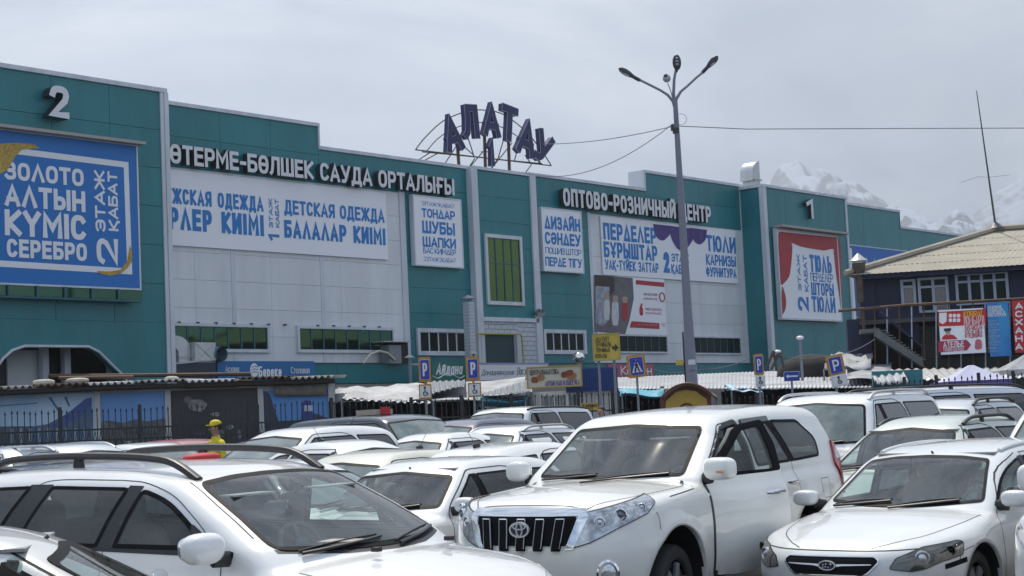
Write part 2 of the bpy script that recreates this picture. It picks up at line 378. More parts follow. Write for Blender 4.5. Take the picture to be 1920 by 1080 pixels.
def patch_mesh(s, dom, outer, holes=(), fill=False, level=.004, sp=.07, skirt=.012, name='patch', mirror=False, only=None):
    """surface patch hugging the body. outer/holes already in domain coordinates"""
    V, T, k, inn = cdt(outer, list(holes), sp)
    keep = k.copy()
    if not fill:
        for q in inn: keep &= ~q
    T = T[keep]; used = np.unique(T); rm = -np.ones(len(V), int); rm[used] = np.arange(len(used)); V = V[used]; T = rm[T]
    P = cast(s, dom, V, level); g = gradF(s, P); g /= np.linalg.norm(g, axis=1)[:, None] + 1e-9
    e, _, _ = dom_frame(dom)
    A = np.cross(P[T[:, 1]] - P[T[:, 0]], P[T[:, 2]] - P[T[:, 0]]) @ e; T[A < 0] = T[A < 0][:, ::-1]
    faces = [tuple(t) for t in T]; cnt = {}
    for t in faces:
        for i in range(3): cnt[(t[i], t[(i + 1) % 3])] = 1
    nb = len(P); PP = [P]; NN = [g]; bd = [ed for ed in cnt if (ed[1], ed[0]) not in cnt]; mp = {}
    if skirt:
        for a, b in bd:
            for q in (a, b):
                if q not in mp: mp[q] = nb + len(mp)
        ks = list(mp); PP.append(P[ks] - g[ks] * skirt); NN.append(g[ks])
        faces += [(b, a, mp[a], mp[b]) for a, b in bd]
    P = np.concatenate(PP); g = np.concatenate(NN)
    if mirror: P = P * [1, -1, 1]; g = g * [1, -1, 1]; faces = [f[::-1] for f in faces]
    return mesh_np(name, P, faces, normals=g)
def strip_mesh(s, dom, line, w=.007, level=.0012, name='shut_line', mirror=False, sp=.05):
    pts = np.array(resample(line, sp, False)); t = np.gradient(pts, axis=0); t /= np.linalg.norm(t, axis=1)[:, None] + 1e-9; n = np.stack([-t[:, 1], t[:, 0]], 1) * w / 2
    P = cast(s, dom, np.concatenate([pts + n, pts - n]), level); m = len(pts); f = [(i, i + 1, m + i + 1, m + i) for i in range(m - 1)]
    g = gradF(s, P); g /= np.linalg.norm(g, axis=1)[:, None] + 1e-9; e = dom_frame(dom)[0]
    if np.cross(P[f[0][1]] - P[f[0][0]], P[f[0][2]] - P[f[0][0]]) @ e < 0: f = [q[::-1] for q in f]
    if mirror: P = P * [1, -1, 1]; g = g * [1, -1, 1]; f = [q[::-1] for q in f]
    return mesh_np(name, P, f, normals=g)

_WH = {}
def wheel_parts(rw, w, kind):
    k = (round(rw, 3), kind)
    if k in _WH: return _WH[k]
    Rx = Matrix.Rotation(math.pi / 2, 4, 'X'); rr = rw * .66
    t = MB().lathe([(rr, -w / 2 + .02), (rr + .02, -w / 2), (rw - .03, -w / 2 - .005), (rw - .005, -w / 2 + .03), (rw, 0), (rw - .005, w / 2 - .03), (rw - .03, w / 2 + .005), (rr + .02, w / 2), (rr, w / 2 - .02)], 40, Rx)
    r = MB(); r.lathe([(rr, w / 2 - .01), (rr - .012, w / 2 - .006), (rr - .03, w / 2 - .04), (rr - .035, -w / 2 + .03)], 40, Rx)
    n = 6 if kind else 5
    for i in range(n):
        a = 2 * math.pi * i / n + .3
        for dd in ((-.13, .13) if kind == 0 else (0,)):
            q = [(math.cos(a + dd) * .05, math.sin(a + dd) * .05), (math.cos(a + dd) * (rr - .02), math.sin(a + dd) * (rr - .02))]
            ww = .028 if kind == 0 else .05; n2 = Vector((-math.sin(a + dd), math.cos(a + dd)))
            poly = [(q[0][0] + n2.x * ww, q[0][1] + n2.y * ww), (q[1][0] + n2.x * ww * .8, q[1][1] + n2.y * ww * .8), (q[1][0] - n2.x * ww * .8, q[1][1] - n2.y * ww * .8), (q[0][0] - n2.x * ww, q[0][1] - n2.y * ww)]
            r.prism([(a_, -b_) for a_, b_ in poly], w / 2 - .035, w / 2 - .012)
    r.lathe([(.0, w / 2 - .004), (.05, w / 2 - .006), (.068, w / 2 - .02), (.07, 0)], 20, Rx)
    r.mi = 1; r.lathe([(0, w / 2 - .09), (rr - .03, w / 2 - .09)], 24, Rx); 
    tm = t.mesh('tyre'); tm.materials.append(M_RUB); rm = r.mesh('rim'); rm.materials.append(M_ALU); rm.materials.append(M_BLK)
    _WH[k] = (tm, rm); return _WH[k]

class CarBuild:
    def __init__(c, s, name, label, cat, pm, h=.03, see=False, group='cars parked in the market car park', sp=None):
        c.s = s; c.h = h; c.see = see; c.cuts = []; c.pm = pm; c.sp = sp or (.045 if see and h < .027 else max(.07, h * 2.2))
        c.root = empty(name, label, cat, group=group); c.parent = c.root
    def put(c, Mx): c.root.matrix_world = Mx
    def win(c, dom, pts, band=.03, glassm=None, r=.05, sides=(0, 1), name=None, level=.003, frame=M_GLOSSBLK, cut=True, framename='window_frame'):
        poly = fillet(to_dom(dom, pts), r); nm = name or ('side_window' if dom == 'L' else ('windscreen' if dom == 'F' else 'rear_window'))
        inn = inset(poly, band)
        if area2(poly) < 0: poly = poly[::-1]
        if cut and c.see: c.cuts.append((dom, inset(poly, band * .35 + c.h * .15), sides))
        gm = glassm or (G_CLR if c.see else M_MDG)
        for sd in (sides if dom in ('L',) or not isinstance(dom, str) else (0,)):
            g = link(nm, patch_mesh(c.s, dom, inn, level=level + .002, sp=c.sp, skirt=0, name=nm, mirror=bool(sd)), c.parent, gm)
            link(framename, patch_mesh(c.s, dom, poly, [inn], level=level + .003, sp=c.sp, skirt=.014, name=framename, mirror=bool(sd)), g, frame)
        return g
    def pat(c, name, dom, pts, m, r=.02, level=.006, sides=(0, 1), skirt=.012, parent=None, holes=(), sp=None):
        o = None; poly = fillet(to_dom(dom, pts), r)
        for sd in (sides if dom == 'L' or not isinstance(dom, str) or dom == 'F2' else (0,)):
            o = link(name, patch_mesh(c.s, dom, poly, holes, level=level, sp=sp or c.sp, skirt=skirt, name=name, mirror=bool(sd)), parent or c.parent, m)
        return o
    def line(c, dom, pts, sides=(0, 1), w=.007, m=None, name='shut_line', level=.0012):
        p = [q[:2] for q in to_dom(dom, pts)]
        if len(p) > 3 and name == 'shut_line' and p[0] != p[-1]:
            for _ in range(2): p = [p[0]] + [tuple(a * k1 + b * (1 - k1) for a, b in zip(p[i], p[i + 1])) for i in range(len(p) - 1) for k1 in (.78, .22)] + [p[-1]]
        for sd in (sides if dom == 'L' or dom == 'T' or not isinstance(dom, str) else (0,)):
            link(name, strip_mesh(c.s, dom, p, w, level, name, bool(sd)), c.parent, m or M_GAP)
    def body(c):
        P, Q = nets(c.s, c.h); C = P[Q].mean(1); g = gradF(c.s, P); g /= np.linalg.norm(g, axis=1)[:, None] + 1e-9; GN = g[Q].mean(1)
        keep = np.ones(len(Q), bool)
        for dom, poly, sides in c.cuts:
            e, a, b = dom_frame(dom)
            for sd in ((0, 1) if (dom == 'L' or not isinstance(dom, str)) else (0,)):
                if sd not in sides: continue
                m = np.array([1, -1, 1]) if sd else np.ones(3)
                K = C * m; G2 = GN * m; inn = pip(np.stack([K @ a, K @ b], 1), poly) & (G2 @ e > .15)
                if dom == 'F': inn &= K[:, 0] < .3
                if dom == 'B': inn &= K[:, 0] < -1.5
                if dom == 'L': inn &= K[:, 1] > .3
                keep &= ~inn
        s = c.s; mi = np.zeros(len(Q), int)
        for cx in (0., -s.wb):
            d = np.hypot(C[:, 0] - cx, C[:, 2] - s.rw); mi[(d < s.ra + .012) & (np.abs(C[:, 1]) < s._plan(C[:, 0]) - s._side(C[:, 2]) - .012)] = 1
        mi[(GN[:, 2] < -.5) & (C[:, 2] < s.zb + .12)] = 1
        if s.clad: mi[(C[:, 2] < s.clad)] = 1
        o = link('body', mesh_np('body', P, Q[keep], mi[keep], normals=g), c.root, [c.pm, M_BLK]); c.bodyobj = o
        if c.h < .034:
            for cx in (0., -s.wb):
                ln = [(cx + (s.ra + .019) * math.cos(t), s.rw + (s.ra + .019) * math.sin(t)) for t in np.linspace(R(-8), R(188), 40)]; ln = [p for p in ln if p[1] > s.zb + .05]
                c.line('L', ln, w=.034, m=c.pm, name='arch_lip', level=.003)
        return o
    def wheels(c, w=.24, kind=0, turn=0.):
        s = c.s; tm, rm = wheel_parts(s.rw, w, kind)
        for cx in (0., -s.wb):
            for sg in (1, -1):
                y = sg * (s.tr / 2); M = Matrix.Translation((cx, y, s.rw)) @ Matrix.Rotation(turn if cx == 0 else 0, 4, 'Z') @ (Matrix() if sg > 0 else Matrix.Rotation(math.pi, 4, 'Z'))
                t = link('wheel', tm, c.root, mw=M); t2 = link('rim', rm, t)
    def mirror(c, pos, size, m=None, base=M_BLK, sides=(0, 1), stalk=.1, parent=None, e=3.):
        for sd in sides:
            f = -1 if sd else 1; p = (pos[0], pos[1] * f, pos[2])
            v, q = superell('door_mirror', p, size, e); o = MB().add(v, q, True).build('door_mirror', m or c.pm, parent or c.parent)
            b = MB(); b.tube([(p[0] - .01, p[1] - f * (size[1] * .6), p[2] - size[2] * .75), (p[0] - .03, p[1] - f * (size[1] + stalk), p[2] - size[2] * .9)], [.05, .045], 8, flat=.5); b.build('mirror_stalk', base, o)
            gl = MB(); v2, q2 = superell('g', (p[0] - size[0] * .8, p[1], p[2]), (size[0] * .25, size[1] * .86, size[2] * .8), 3.2); gl.add(v2, q2, True).build('mirror_glass', M_CHR, o)
    def handle(c, x, z, m=None, parent=None, sides=(0, 1), w=.2):
        for sd in sides:
            P = cast(c.s, 'L', [(-x, z)], .0)[0]; f = -1 if sd else 1
            MB().tube([(x - w / 2, f * (P[1] - .005), z), (x - w * .42, f * (P[1] + .035), z + .004), (x, f * (P[1] + .042), z + .006), (x + w * .42, f * (P[1] + .035), z + .004), (x + w / 2, f * (P[1] - .005), z)], [.012, .018, .019, .018, .012], 8, flat=.6).build('door_handle', m or c.pm, parent or c.parent)
    def rails(c, x0, x1, y, dz=.05, r=.018, m=M_BLK, feet=(), flush=False):
        for f in (1, -1):
            nn = 33; xs = np.linspace(x0, x1, nn); P = cast(c.s, 'T', [(a, y) for a in xs], 0.); L_ = abs(x1 - x0)
            up = [dz * math.sin(min(1, min(abs(a - x0), abs(a - x1)) / .34 + .02) * math.pi / 2) if not flush else .012 for a in xs]
            o = MB().tube([(p[0], f * p[1], p[2] + u) for p, u in zip(P, up)], r, 8, flat=1.2).build('roof_rail', m, c.root)
            for fx in feet:
                q = cast(c.s, 'T', [(fx, y)], 0.)[0]; MB().prism([(fx - .05, q[2] - .01), (fx + .04, q[2] - .01), (fx + .02, q[2] + dz), (fx - .035, q[2] + dz)], f * y - .014, f * y + .014).build('rail_foot', m, o)
    def cabin(c, dz=1.0, belt=1.05, seat=M_SEAT, drv=1, dash_x=-.5, depth=.5, rows=2, hr=True, top=None, dash_m=None):
        s = c.s; yw = s._plan(-1.2) - .14
        MB().box(-s.wb + .5, -.6, -yw + .1, yw - .1, .36, .44).build('cabin_floor', M_BLK, c.root)
        prof = [(dash_x + .08, belt - .34), (dash_x + .22, belt - .07), (dash_x - .02, belt - .02), (dash_x - depth * .8, belt - .04), (dash_x - depth, belt - .12), (dash_x - depth * .8, belt - .40)]
        MB().prism(prof, -yw, yw).build('dashboard', dash_m or M_TRIM, c.root)
        sx = dash_x - depth - .22; zt = belt + .42; P = cast(s, 'F', [(0, zt)], 0.)[0]
        v, q = superell('m', (P[0] - .13, 0, zt - .04), (.02, .12, .035), 3); MB().add(v, q, True).tube([(P[0] - .12, 0, zt - .02), (P[0] - .04, 0, zt + .03)], .01, 5).build('inner_mirror', M_BLK, c.root)
        for f in (1, -1): MB().box(P[0] - .22, P[0] - .08, f * .36 - .17, f * .36 + .17, zt + .0, zt + .015).build('sun_visor', M_SEAT, c.root)
        M = Matrix.Translation((sx, drv * .37, belt - .06)) @ Matrix.Rotation(R(-25), 4, 'Y') @ Matrix.Rotation(R(90), 4, 'Y')
        st = MB(); st.tube([(.185 * math.cos(a), .185 * math.sin(a), 0) for a in np.linspace(0, 2 * math.pi, 25)], .016, 8, False, M)
        st.tube([(-.18, 0, 0), (.18, 0, 0)], .022, 6, M=M); st.tube([(0, 0, 0), (.18 * .0, .18, 0)], .02, 6, M=M); st.tube([(0, 0, 0), (0, -.18, 0)], .02, 6, M=M)
        st.tube([(0, 0, 0), (0, 0, -.3)], .035, 8, M=M); v, q = superell('h', (0, 0, .01), (.07, .06, .03)); st.add(v, q, True, M); st.build('steering_wheel', M_TRIM, c.root)
        for k in range(rows):
            x = sx - .45 - .85 * k; 
            for y in ((.37, -.37) if k == 0 else (.0,)):
                wd = .25 if k == 0 else .6; o = MB()
                Mb = Matrix.Translation((x - .25, y, belt - .15)) @ Matrix.Rotation(R(14), 4, 'Y') if False else Matrix.Translation((x - .25, y, belt - .17)) @ Matrix.Rotation(R(-14), 4, 'Y')
                v, q = superell('s', (0, 0, 0), (.09, wd, .36), 4); o.add(v, q, True, Mb)
                v, q = superell('s', (x, y, .52), (.27, wd, .1), 4); o.add(v, q, True); so = o.build('seat', seat, c.root)
                if hr:
                    for hy in ((0,) if k == 0 else (-.35, .35)):
                        v, q = superell('s', (-.0, hy, .45), (.06, .13, .10), 3); MB().add(v, q, True, Mb).build('headrest', seat, so)
    def wipers(c, xs, L=.5, zoff=.02, left=True, park=R(6)):
        """two blades parked along the windscreen foot; xs = [(y_pivot, y_tip)]"""
        s = c.s
        for y0, y1 in xs:
            ys = np.linspace(y0, y1, 7); zz = c.wz + np.linspace(0, 1, 7) * .05
            P = cast(s, 'F', np.stack([ys, zz], 1), .018)
            o = MB().tube([tuple(p) for p in P], .011, 6).build('wiper', M_BLK, c.root)
            P2 = cast(s, 'F', np.stack([ys, zz + .012 * np.sin(np.linspace(0, np.pi, 7)) + .012], 1), .01); MB().tube([tuple(p) for p in P2], .006, 5).build('wiper_blade', M_RUB, o)
# ================================================================== a stroke alphabet (Cyrillic, Kazakh, some Latin) drawn with a flat pen
def _se(a0, a1, cx=.5, cy=.5, rx=.5, ry=.5, n=None, e=2.7):
    n = n or max(4, int(abs(a1 - a0) / 18)); o = []
    for a in np.linspace(R(a0), R(a1), n + 1):
        c, s = math.cos(a), math.sin(a); o.append((cx + rx * math.copysign(abs(c) ** (2 / e), c), cy + ry * math.copysign(abs(s) ** (2 / e), s)))
    return o
_bowl = lambda y0, y1, x1=1., x0=0.: [(x0, y1), ((x0 + x1) / 2, y1)] + _se(90, -90, (x0 + x1) / 2, (y0 + y1) / 2, (x1 - x0) / 2, (y1 - y0) / 2)[1:-1] + [((x0 + x1) / 2, y0), (x0, y0)]
V_ = lambda x, a=0, b=1: [(x, a), (x, b)]
H_ = lambda y, a=0, b=1: [(a, y), (b, y)]
GL = {
 'А': (.72, [[(0, 0), (.5, 1), (1, 0)], H_(.28, .16, .84)]), 'Б': (.62, [[(.95, 1), (0, 1), (0, 0)], _bowl(0, .56)]), 'В': (.62, [V_(0), _bowl(0, .53), _bowl(.53, 1, .92)]), 'Г': (.52, [[(1, 1), (0, 1), (0, 0)]]),
 'Д': (.80, [[(.16, 0), (.28, .55), (.30, 1), (.86, 1), (.86, 0)], [(0, -.16), (0, 0), (1, 0), (1, -.16)]]), 'Е': (.54, [[(1, 1), (0, 1), (0, 0), (1, 0)], H_(.52, 0, .9)]), 'Ё': (.54, [[(1, 1), (0, 1), (0, 0), (1, 0)], H_(.52, 0, .9)]),
 'Ж': (1.0, [V_(.5), [(0, 1), (.40, .5), (0, 0)], [(1, 1), (.60, .5), (1, 0)], H_(.5, .35, .65)]), 'З': (.58, [[(0, .88), (.2, 1)] + _se(90, -90, .5, .765, .45, .235)[1:] + [(.35, .53)], [(.35, .53)] + _se(90, -90, .5, .265, .5, .265)[0:] + [(.2, 0), (0, .12)]]),
 'И': (.66, [V_(0), V_(1), [(0, .02), (1, .98)]]), 'Й': (.66, [V_(0), V_(1), [(0, .02), (1, .98)], [(.25, 1.22), (.5, 1.14), (.75, 1.22)]]), 'К': (.62, [V_(0), [(1, 1), (.12, .5), (1, 0)]]), 'Қ': (.66, [V_(0), [(1, 1), (.12, .5), (.92, 0)], [(.95, .0), (.95, -.18)]]),
 'Л': (.68, [[(0, 0), (.14, .10), (.25, .6), (.27, 1), (1, 1), (1, 0)]]), 'Λ': (.72, [[(0, 0), (.5, 1), (1, 0)]]), 'Δ': (.74, [[(0, 0), (.5, 1), (1, 0), (0, 0)]]), 'М': (.82, [[(0, 0), (0, 1), (.5, .35), (1, 1), (1, 0)]]), 'Н': (.64, [V_(0), V_(1), H_(.5)]),
 'О': (.66, [_se(0, 360)]), 'Ө': (.66, [_se(0, 360), H_(.5, .1, .9)]), 'П': (.64, [[(0, 0), (0, 1), (1, 1), (1, 0)]]), 'Р': (.60, [V_(0), _bowl(.42, 1)]), 'С': (.62, [_se(38, 322)]), 'Т': (.62, [H_(1), V_(.5)]), 'У': (.68, [[(0, 1), (.54, .32)], [(1, 1), (.5, .12), (.34, 0), (.08, 0)]]),
 'Ү': (.68, [[(0, 1), (.5, .48), (1, 1)], V_(.5, 0, .48)]), 'Ұ': (.68, [[(0, 1), (.5, .48), (1, 1)], V_(.5, 0, .48), H_(.26, .2, .8)]), 'Ф': (.86, [V_(.5, -.04, 1.04), _se(0, 360, .5, .52, .5, .32)]), 'Х': (.68, [[(0, 0), (1, 1)], [(0, 1), (1, 0)]]), 'Ц': (.70, [[(0, 1), (0, 0), (.9, 0), (.9, 1)], [(.9, 0), (1.05, 0), (1.05, -.2)]]),
 'Ч': (.62, [[(0, 1), (0, .62), (.2, .42), (1, .42)], V_(1)]), 'Ш': (.94, [[(0, 1), (0, 0), (1, 0), (1, 1)], V_(.5)]), 'Щ': (1., [[(0, 1), (0, 0), (.94, 0), (.94, 1)], V_(.47), [(.94, 0), (1.05, -.18)]]), 'Ь': (.60, [V_(0), _bowl(0, .56)]), 'Ы': (.86, [V_(0), _bowl(0, .56, .62), V_(1)]), 'Ъ': (.74, [[(0, 1), (.22, 1), (.22, 0)], _bowl(0, .56, 1, .22)]),
 'Э': (.62, [_se(142, -142), H_(.5, .35, .98)]), 'Ю': (.98, [V_(0), H_(.5, 0, .34), _se(0, 360, .67, .5, .33, .5)]), 'Я': (.62, [V_(1), [(1 - x, y) for x, y in _bowl(.42, 1)], [(.52, .42), (0, 0)]]), 'Ә': (.64, [_se(142, -180) + [], H_(.5, .02, .98)]), 'Ғ': (.60, [[(1, 1), (.16, 1), (.16, 0)], H_(.48, 0, .75)]), 'Ң': (.68, [V_(0), V_(.92), H_(.5, 0, .92), V_(1.02, -.18, 0)]),
 'і': (.0, [V_(0, 0, .74), V_(0, .98, 1.0)]), 'I': (.0, [V_(0)]), '1': (.26, [[(0, .80), (.95, 1), (.95, 0)]]), '2': (.58, [[(0, .80)] + _se(165, 0, .5, .74, .5, .26)[1:] + [(.9, .55), (0, 0), (1, 0)]]), '6': (.60, [[(.8, 1), (.2, .55)] + [], _se(0, 360, .5, .32, .5, .32), [(0, .34), (.12, .6), (.8, 1)]]), '-': (.32, [H_(.42)]), '.': (.0, [V_(0, 0, .02)]),
 'K': (.62, [V_(0), [(1, 1), (.12, .5), (1, 0)]]), 'O': (.66, [_se(0, 360)]), 'R': (.62, [V_(0), _bowl(.42, 1), [(.5, .42), (1, 0)]]), 'A': (.72, [[(0, 0), (.5, 1), (1, 0)], H_(.28, .16, .84)]), 'L': (.5, [[(0, 1), (0, 0), (1, 0)]]), 'Z': (.58, [[(0, 1), (1, 1), (0, 0), (1, 0)]]), 'P': (.60, [V_(0), _bowl(.42, 1)]),
 'а': (.48, [_se(0, 360, .5, .34, .5, .34), V_(1, 0, .68)]), 'е': (.50, [_se(0, 312, .5, .34, .5, .34), H_(.34, 0, 1)]), 'р': (.50, [V_(0, -.28, .68), _se(0, 360, .5, .34, .5, .34)]), 'у': (.50, [[(0, .68), (.5, .06)], [(1, .68), (.35, -.28), (.1, -.28)]]), 'б': (.50, [_se(0, 360, .5, .34, .5, .34), [(0, .34), (.05, .8), (.9, 1)]]),
}
def glyph(ch):
    if ch in GL: return GL[ch]
    up = ch.upper()
    if up in GL and up != ch: w, st = GL[up]; return (w * .74, [[(x, y * .70) for x, y in s] for s in st])
    return None
def pen(pts, t, closed):
    """offset both sides of a polyline by t/2 (mitred); square caps"""
    P = [np.array(p, float) for p in pts]; P = [P[0]] + [b for a, b in zip(P, P[1:]) if np.linalg.norm(b - a) > 1e-6]; n = len(P)
    if closed: P = P[:-1]; n -= 1
    else:
        d = P[1] - P[0]; P[0] = P[0] - d / np.linalg.norm(d) * t * .5; d = P[-1] - P[-2]; P[-1] = P[-1] + d / np.linalg.norm(d) * t * .5
    Lf, Rt = [], []
    for i in range(n):
        a = P[i - 1] if (i or closed) else None; b = P[(i + 1) % n] if (i < n - 1 or closed) else None
        d0 = (P[i] - a) if a is not None else (b - P[i]); d1 = (b - P[i]) if b is not None else d0
        d0 = d0 / np.linalg.norm(d0); d1 = d1 / np.linalg.norm(d1); m = d0 + d1; k = np.linalg.norm(m); m = m / k if k > 1e-3 else d0
        nn = np.array([-m[1], m[0]]); c = max(.55, nn @ np.array([-d0[1], d0[0]])); Lf.append(P[i] + nn * t / 2 / c); Rt.append(P[i] - nn * t / 2 / c)
    return Lf, Rt
def stroke_solid(mb, strokes, t, tf, depth, step):
    """strokes in the layout plane -> thin solids; tf maps (a, b, out) to local xyz"""
    for k, s in enumerate(strokes):
        closed = len(s) > 3 and abs(s[0][0] - s[-1][0]) + abs(s[0][1] - s[-1][1]) < 1e-6; Lf, Rt = pen(s, t, closed); n = len(Lf); o = step * (k % 5)
        vs = [];
        for i in range(n): vs += [tf(*Lf[i], depth + o), tf(*Rt[i], depth + o), tf(*Lf[i], 0), tf(*Rt[i], 0)]
        fs = []
        for i in range(n if closed else n - 1):
            a, b = 4 * i, 4 * ((i + 1) % n); fs += [(a, a + 1, b + 1, b), (a, b, b + 2, a + 2), (a + 1, a + 3, b + 3, b + 1)]
            if depth > .02: fs.append((a + 2, b + 2, b + 3, a + 3))
        if not closed: fs += [(0, 2, 3, 1), (4 * n - 4, 4 * n - 3, 4 * n - 1, 4 * n - 2)]
        mb.add(vs, fs)
def lay_text(body, W_, H_, frac):
    """returns [(char, strokes)] laid out in a W_ x H_ box, and the pen width"""
    gl = [(c, glyph(c)) for c in body]; n = sum(1 for c, g in gl if g); sp = sum(1 for c, g in gl if not g); sw = sum(g[0] for c, g in gl if g)
    t = frac * H_; gap = 1.42
    for _ in range(12):
        kx = (W_ - t - (n - 1) * t * gap - sp * 2.2 * t) / max(sw, .05)
        if kx > H_ * .36 or sw < .3: break
        t *= .93
    kx = max(kx, H_ * .12); x = t / 2; out = []
    for c, g in gl:
        if not g: x += t * 2.2; continue
        out.append((c, [[(x + p[0] * g[0] * kx, t / 2 + p[1] * (H_ - t)) for p in s] for s in g[1]])); x += g[0] * kx + t * gap
    return out, t
# ================================================================== text and panels
def fit_text(body, u0, u1, z0, z1, v, m, parent, bold=.03, depth=.004, rot=0, name='lettering', shear=0., sep=False, space=1.0):
    """lettering drawn into a rectangle of the local plane (x right, z up, -y to the viewer)"""
    W_, H__ = (u1 - u0, z1 - z0) if not rot else (z1 - z0, u1 - u0); frac = .10 + bold * 2.6 + (.03 if sep else 0)
    L_, t = lay_text(body, W_, H__, frac)
    tf = (lambda a, b, o: (u0 + a + shear * b, v - o, z0 + b)) if not rot else (lambda a, b, o: (u1 - b, v - o, z0 + a))
    if not sep:
        mb = MB()
        for c, st in L_: stroke_solid(mb, st, t, tf, depth, .0006)
        o = mb.build(name, m, parent); o['kind'] = 'stuff'; return o
    for c, st in L_:
        mb = MB(); stroke_solid(mb, st, t, tf, depth, .003); me = mb.mesh('letter')
        for q in (m if isinstance(m, (list, tuple)) else [m]): me.materials.append(q)
        if isinstance(m, (list, tuple)): me.polygons.foreach_set('material_index', [0 if p.normal.y < -.7 else 1 for p in me.polygons])
        link('letter', me, parent)
def flat(parent, name, poly, v, m, t=.004):
    """printed shape: thin sheet from a polygon in local (x,z)"""
    return MB().prism(poly, v, v - t).build(name, m, parent)
CUBE = MB().box(-.5, .5, -.5, .5, -.5, .5).mesh('slab')
_cub = {}
def slab(name, m, parent, x0, x1, y0, y1, z0, z1):
    """a box part that shares one cube mesh per material"""
    k = m.name
    if k not in _cub: _cub[k] = CUBE.copy(); _cub[k].materials.append(m)
    o = bpy.data.objects.new(name, _cub[k]); COL.objects.link(o); o.parent = parent
    o.location = ((x0 + x1) / 2, (y0 + y1) / 2, (z0 + z1) / 2); o.scale = (abs(x1 - x0), abs(y1 - y0), abs(z1 - z0)); return o
class Plane:
    """a vertical plane: origin on the ground, x axis along it, y axis away from the viewer's side"""
    def __init__(s, p0, ang):
        s.p0 = Vector((p0[0], p0[1], 0)); s.ang = ang; s.d = Vector((math.cos(ang), math.sin(ang), 0)); s.n = Vector((-math.sin(ang), math.cos(ang), 0))
    def uv(s, px, py, v=0.):
        p = at_plane(px, py, s.p0 + s.n * v, s.n) - s.p0; return p.dot(s.d), p.z
    def thing(s, name, label, cat, u=0., v=0., z=0., group=None):
        e = empty(name, label, cat, s.p0 + s.d * u + s.n * v + Vector((0, 0, z)), s.ang, group); return e
    def rect(s, x0, y0, x1, y1, v=0.):
        a = s.uv(x0, y0, v); b = s.uv(x1, y1, v); return a[0], b[0], b[1], a[1]
dv = ray(3600, 685); FA = math.atan2(dv.y, dv.x); A0 = at_y(880, 320, 72.)
FW = Plane(A0, FA); BASE = .55

TEAL = mat('teal_wall_panel', (.008, .18, .205), .42, noise=.22, nscale=1.1, coords='streak', coat=.15, rnd=.05, bump=.10, bscale=.8)
TEALD = mat('teal_trim', (.016, .10, .125), .45)
WPAN = mat('white_wall_panel', (.68, .70, .72), .5, noise=.16, nscale=1.1, coords='streak', rnd=.035, bump=.08, bscale=.8)
WTRIM = mat('white_metal_trim', (.62, .65, .70), .45, noise=.25, nscale=2, coords='streak')
SEAMW = mat('grey_backing', (.22, .24, .26), .8); SEAM = mat('seam_backing', (.03, .06, .07), .8); CONC = mat('concrete_grey', (.30, .29, .27), .9, noise=.35, nscale=1.5, bump=.3)
GREEN_GL = mat('green_mirror_glass', (.045, .10, .065), .04, metal=.92, noise=.0)
DARK_GL = mat('dark_window', (.008, .014, .013), .25, spec=.12)
GOLD = mat('gold_print', (.55, .38, .06), .4, noise=.6, nscale=14, dark=(.25, .13, .02)); WPRINT = mat('white_vinyl', (.82, .83, .87), .5, noise=.06, nscale=1.2, bump=.5, bscale=.9); BLUEV = mat('blue_vinyl', (.008, .16, .50), .45, noise=.12, nscale=.8)
BTXT = mat('blue_print', (.012, .18, .50), .5); WTXT = mat('white_print', (.74, .75, .78), .5); REDV = mat('red_vinyl', (.42, .02, .03), .5, noise=.25, nscale=1.)
LETW = mat('letter_face', (.66, .67, .69), .4); LETS = mat('letter_side', (.02, .022, .03), .5); NAVY = mat('navy_letter', (.010, .014, .085), .4); BROWNP = mat('brown_post', (.10, .06, .035), .6, noise=.3)
STEELD = mat('dark_steel', (.05, .05, .055), .5)

B = FW.thing('shopping_centre', 'long teal and white two-storey shopping centre with banners across its front', 'building')
def clad(par, name, m, u0, u1, z0, z1, v, ncol, rh, t=.06, g=.014):
    if m is WPAN: g = .010
    cw = (u1 - u0) / ncol; nr = max(1, round((z1 - z0) / rh)); h = (z1 - z0) / nr
    slab('wall', SEAM if m is not WPAN else SEAMW, par, u0, u1, v + t + .004, v + .8, z0, z1)
    for i in range(ncol):
        for j in range(nr): slab(name, m, par, u0 + i * cw + g / 2, u0 + (i + 1) * cw - g / 2, v, v + t, z0 + j * h + g / 2, z0 + (j + 1) * h - g / 2)
def window(par, u0, u1, z0, z1, v, n, gm, fr=WTRIM, fw=.14, rows=(0, 1), tilt=0., mull=TEALD):
    w = slab('window', SEAM, par, u0, u1, v - .03, v - .002, z0, z1); fr_ = fr
    e = bpy.data.objects.new('window_unit', None); COL.objects.link(e); e.parent = par; bpy.data.objects.remove(w)
    e.name = 'window'
    slab('frame', fr, e, u0 - fw, u1 + fw, v - .10, v - .002, z1, z1 + fw); slab('frame', fr, e, u0 - fw, u1 + fw, v - .10, v - .002, z0 - fw, z0)
    slab('frame', fr, e, u0 - fw, u0, v - .10, v - .002, z0, z1); slab('frame', fr, e, u1, u1 + fw, v - .10, v - .002, z0, z1)
    cw = (u1 - u0) / n; zs = [z0 + (z1 - z0) * q for q in rows]
    for i in range(n):
        for a, b in zip(zs, zs[1:]):
            p = slab('pane', gm, e, u0 + i * cw + .03, u0 + (i + 1) * cw - .03, v - .035, v - .02, a + .02, b - .02)
            p.rotation_euler = (R(random.uniform(-.5, .5)), 0, R(random.uniform(-.5, .5)))
    for i in range(n + 1): slab('mullion', mull, e, u0 + i * cw - .03, u0 + i * cw + .03, v - .06, v - .018, z0, z1)
    for q in zs: slab('mullion', mull, e, u0, u1, v - .055, v - .018, q - .025, q + .025)
    return e
U = lambda px, py, v=0.: FW.uv(px, py, v)
zt_strip = U(880, 682)[1]                     # top of the teal plinth band
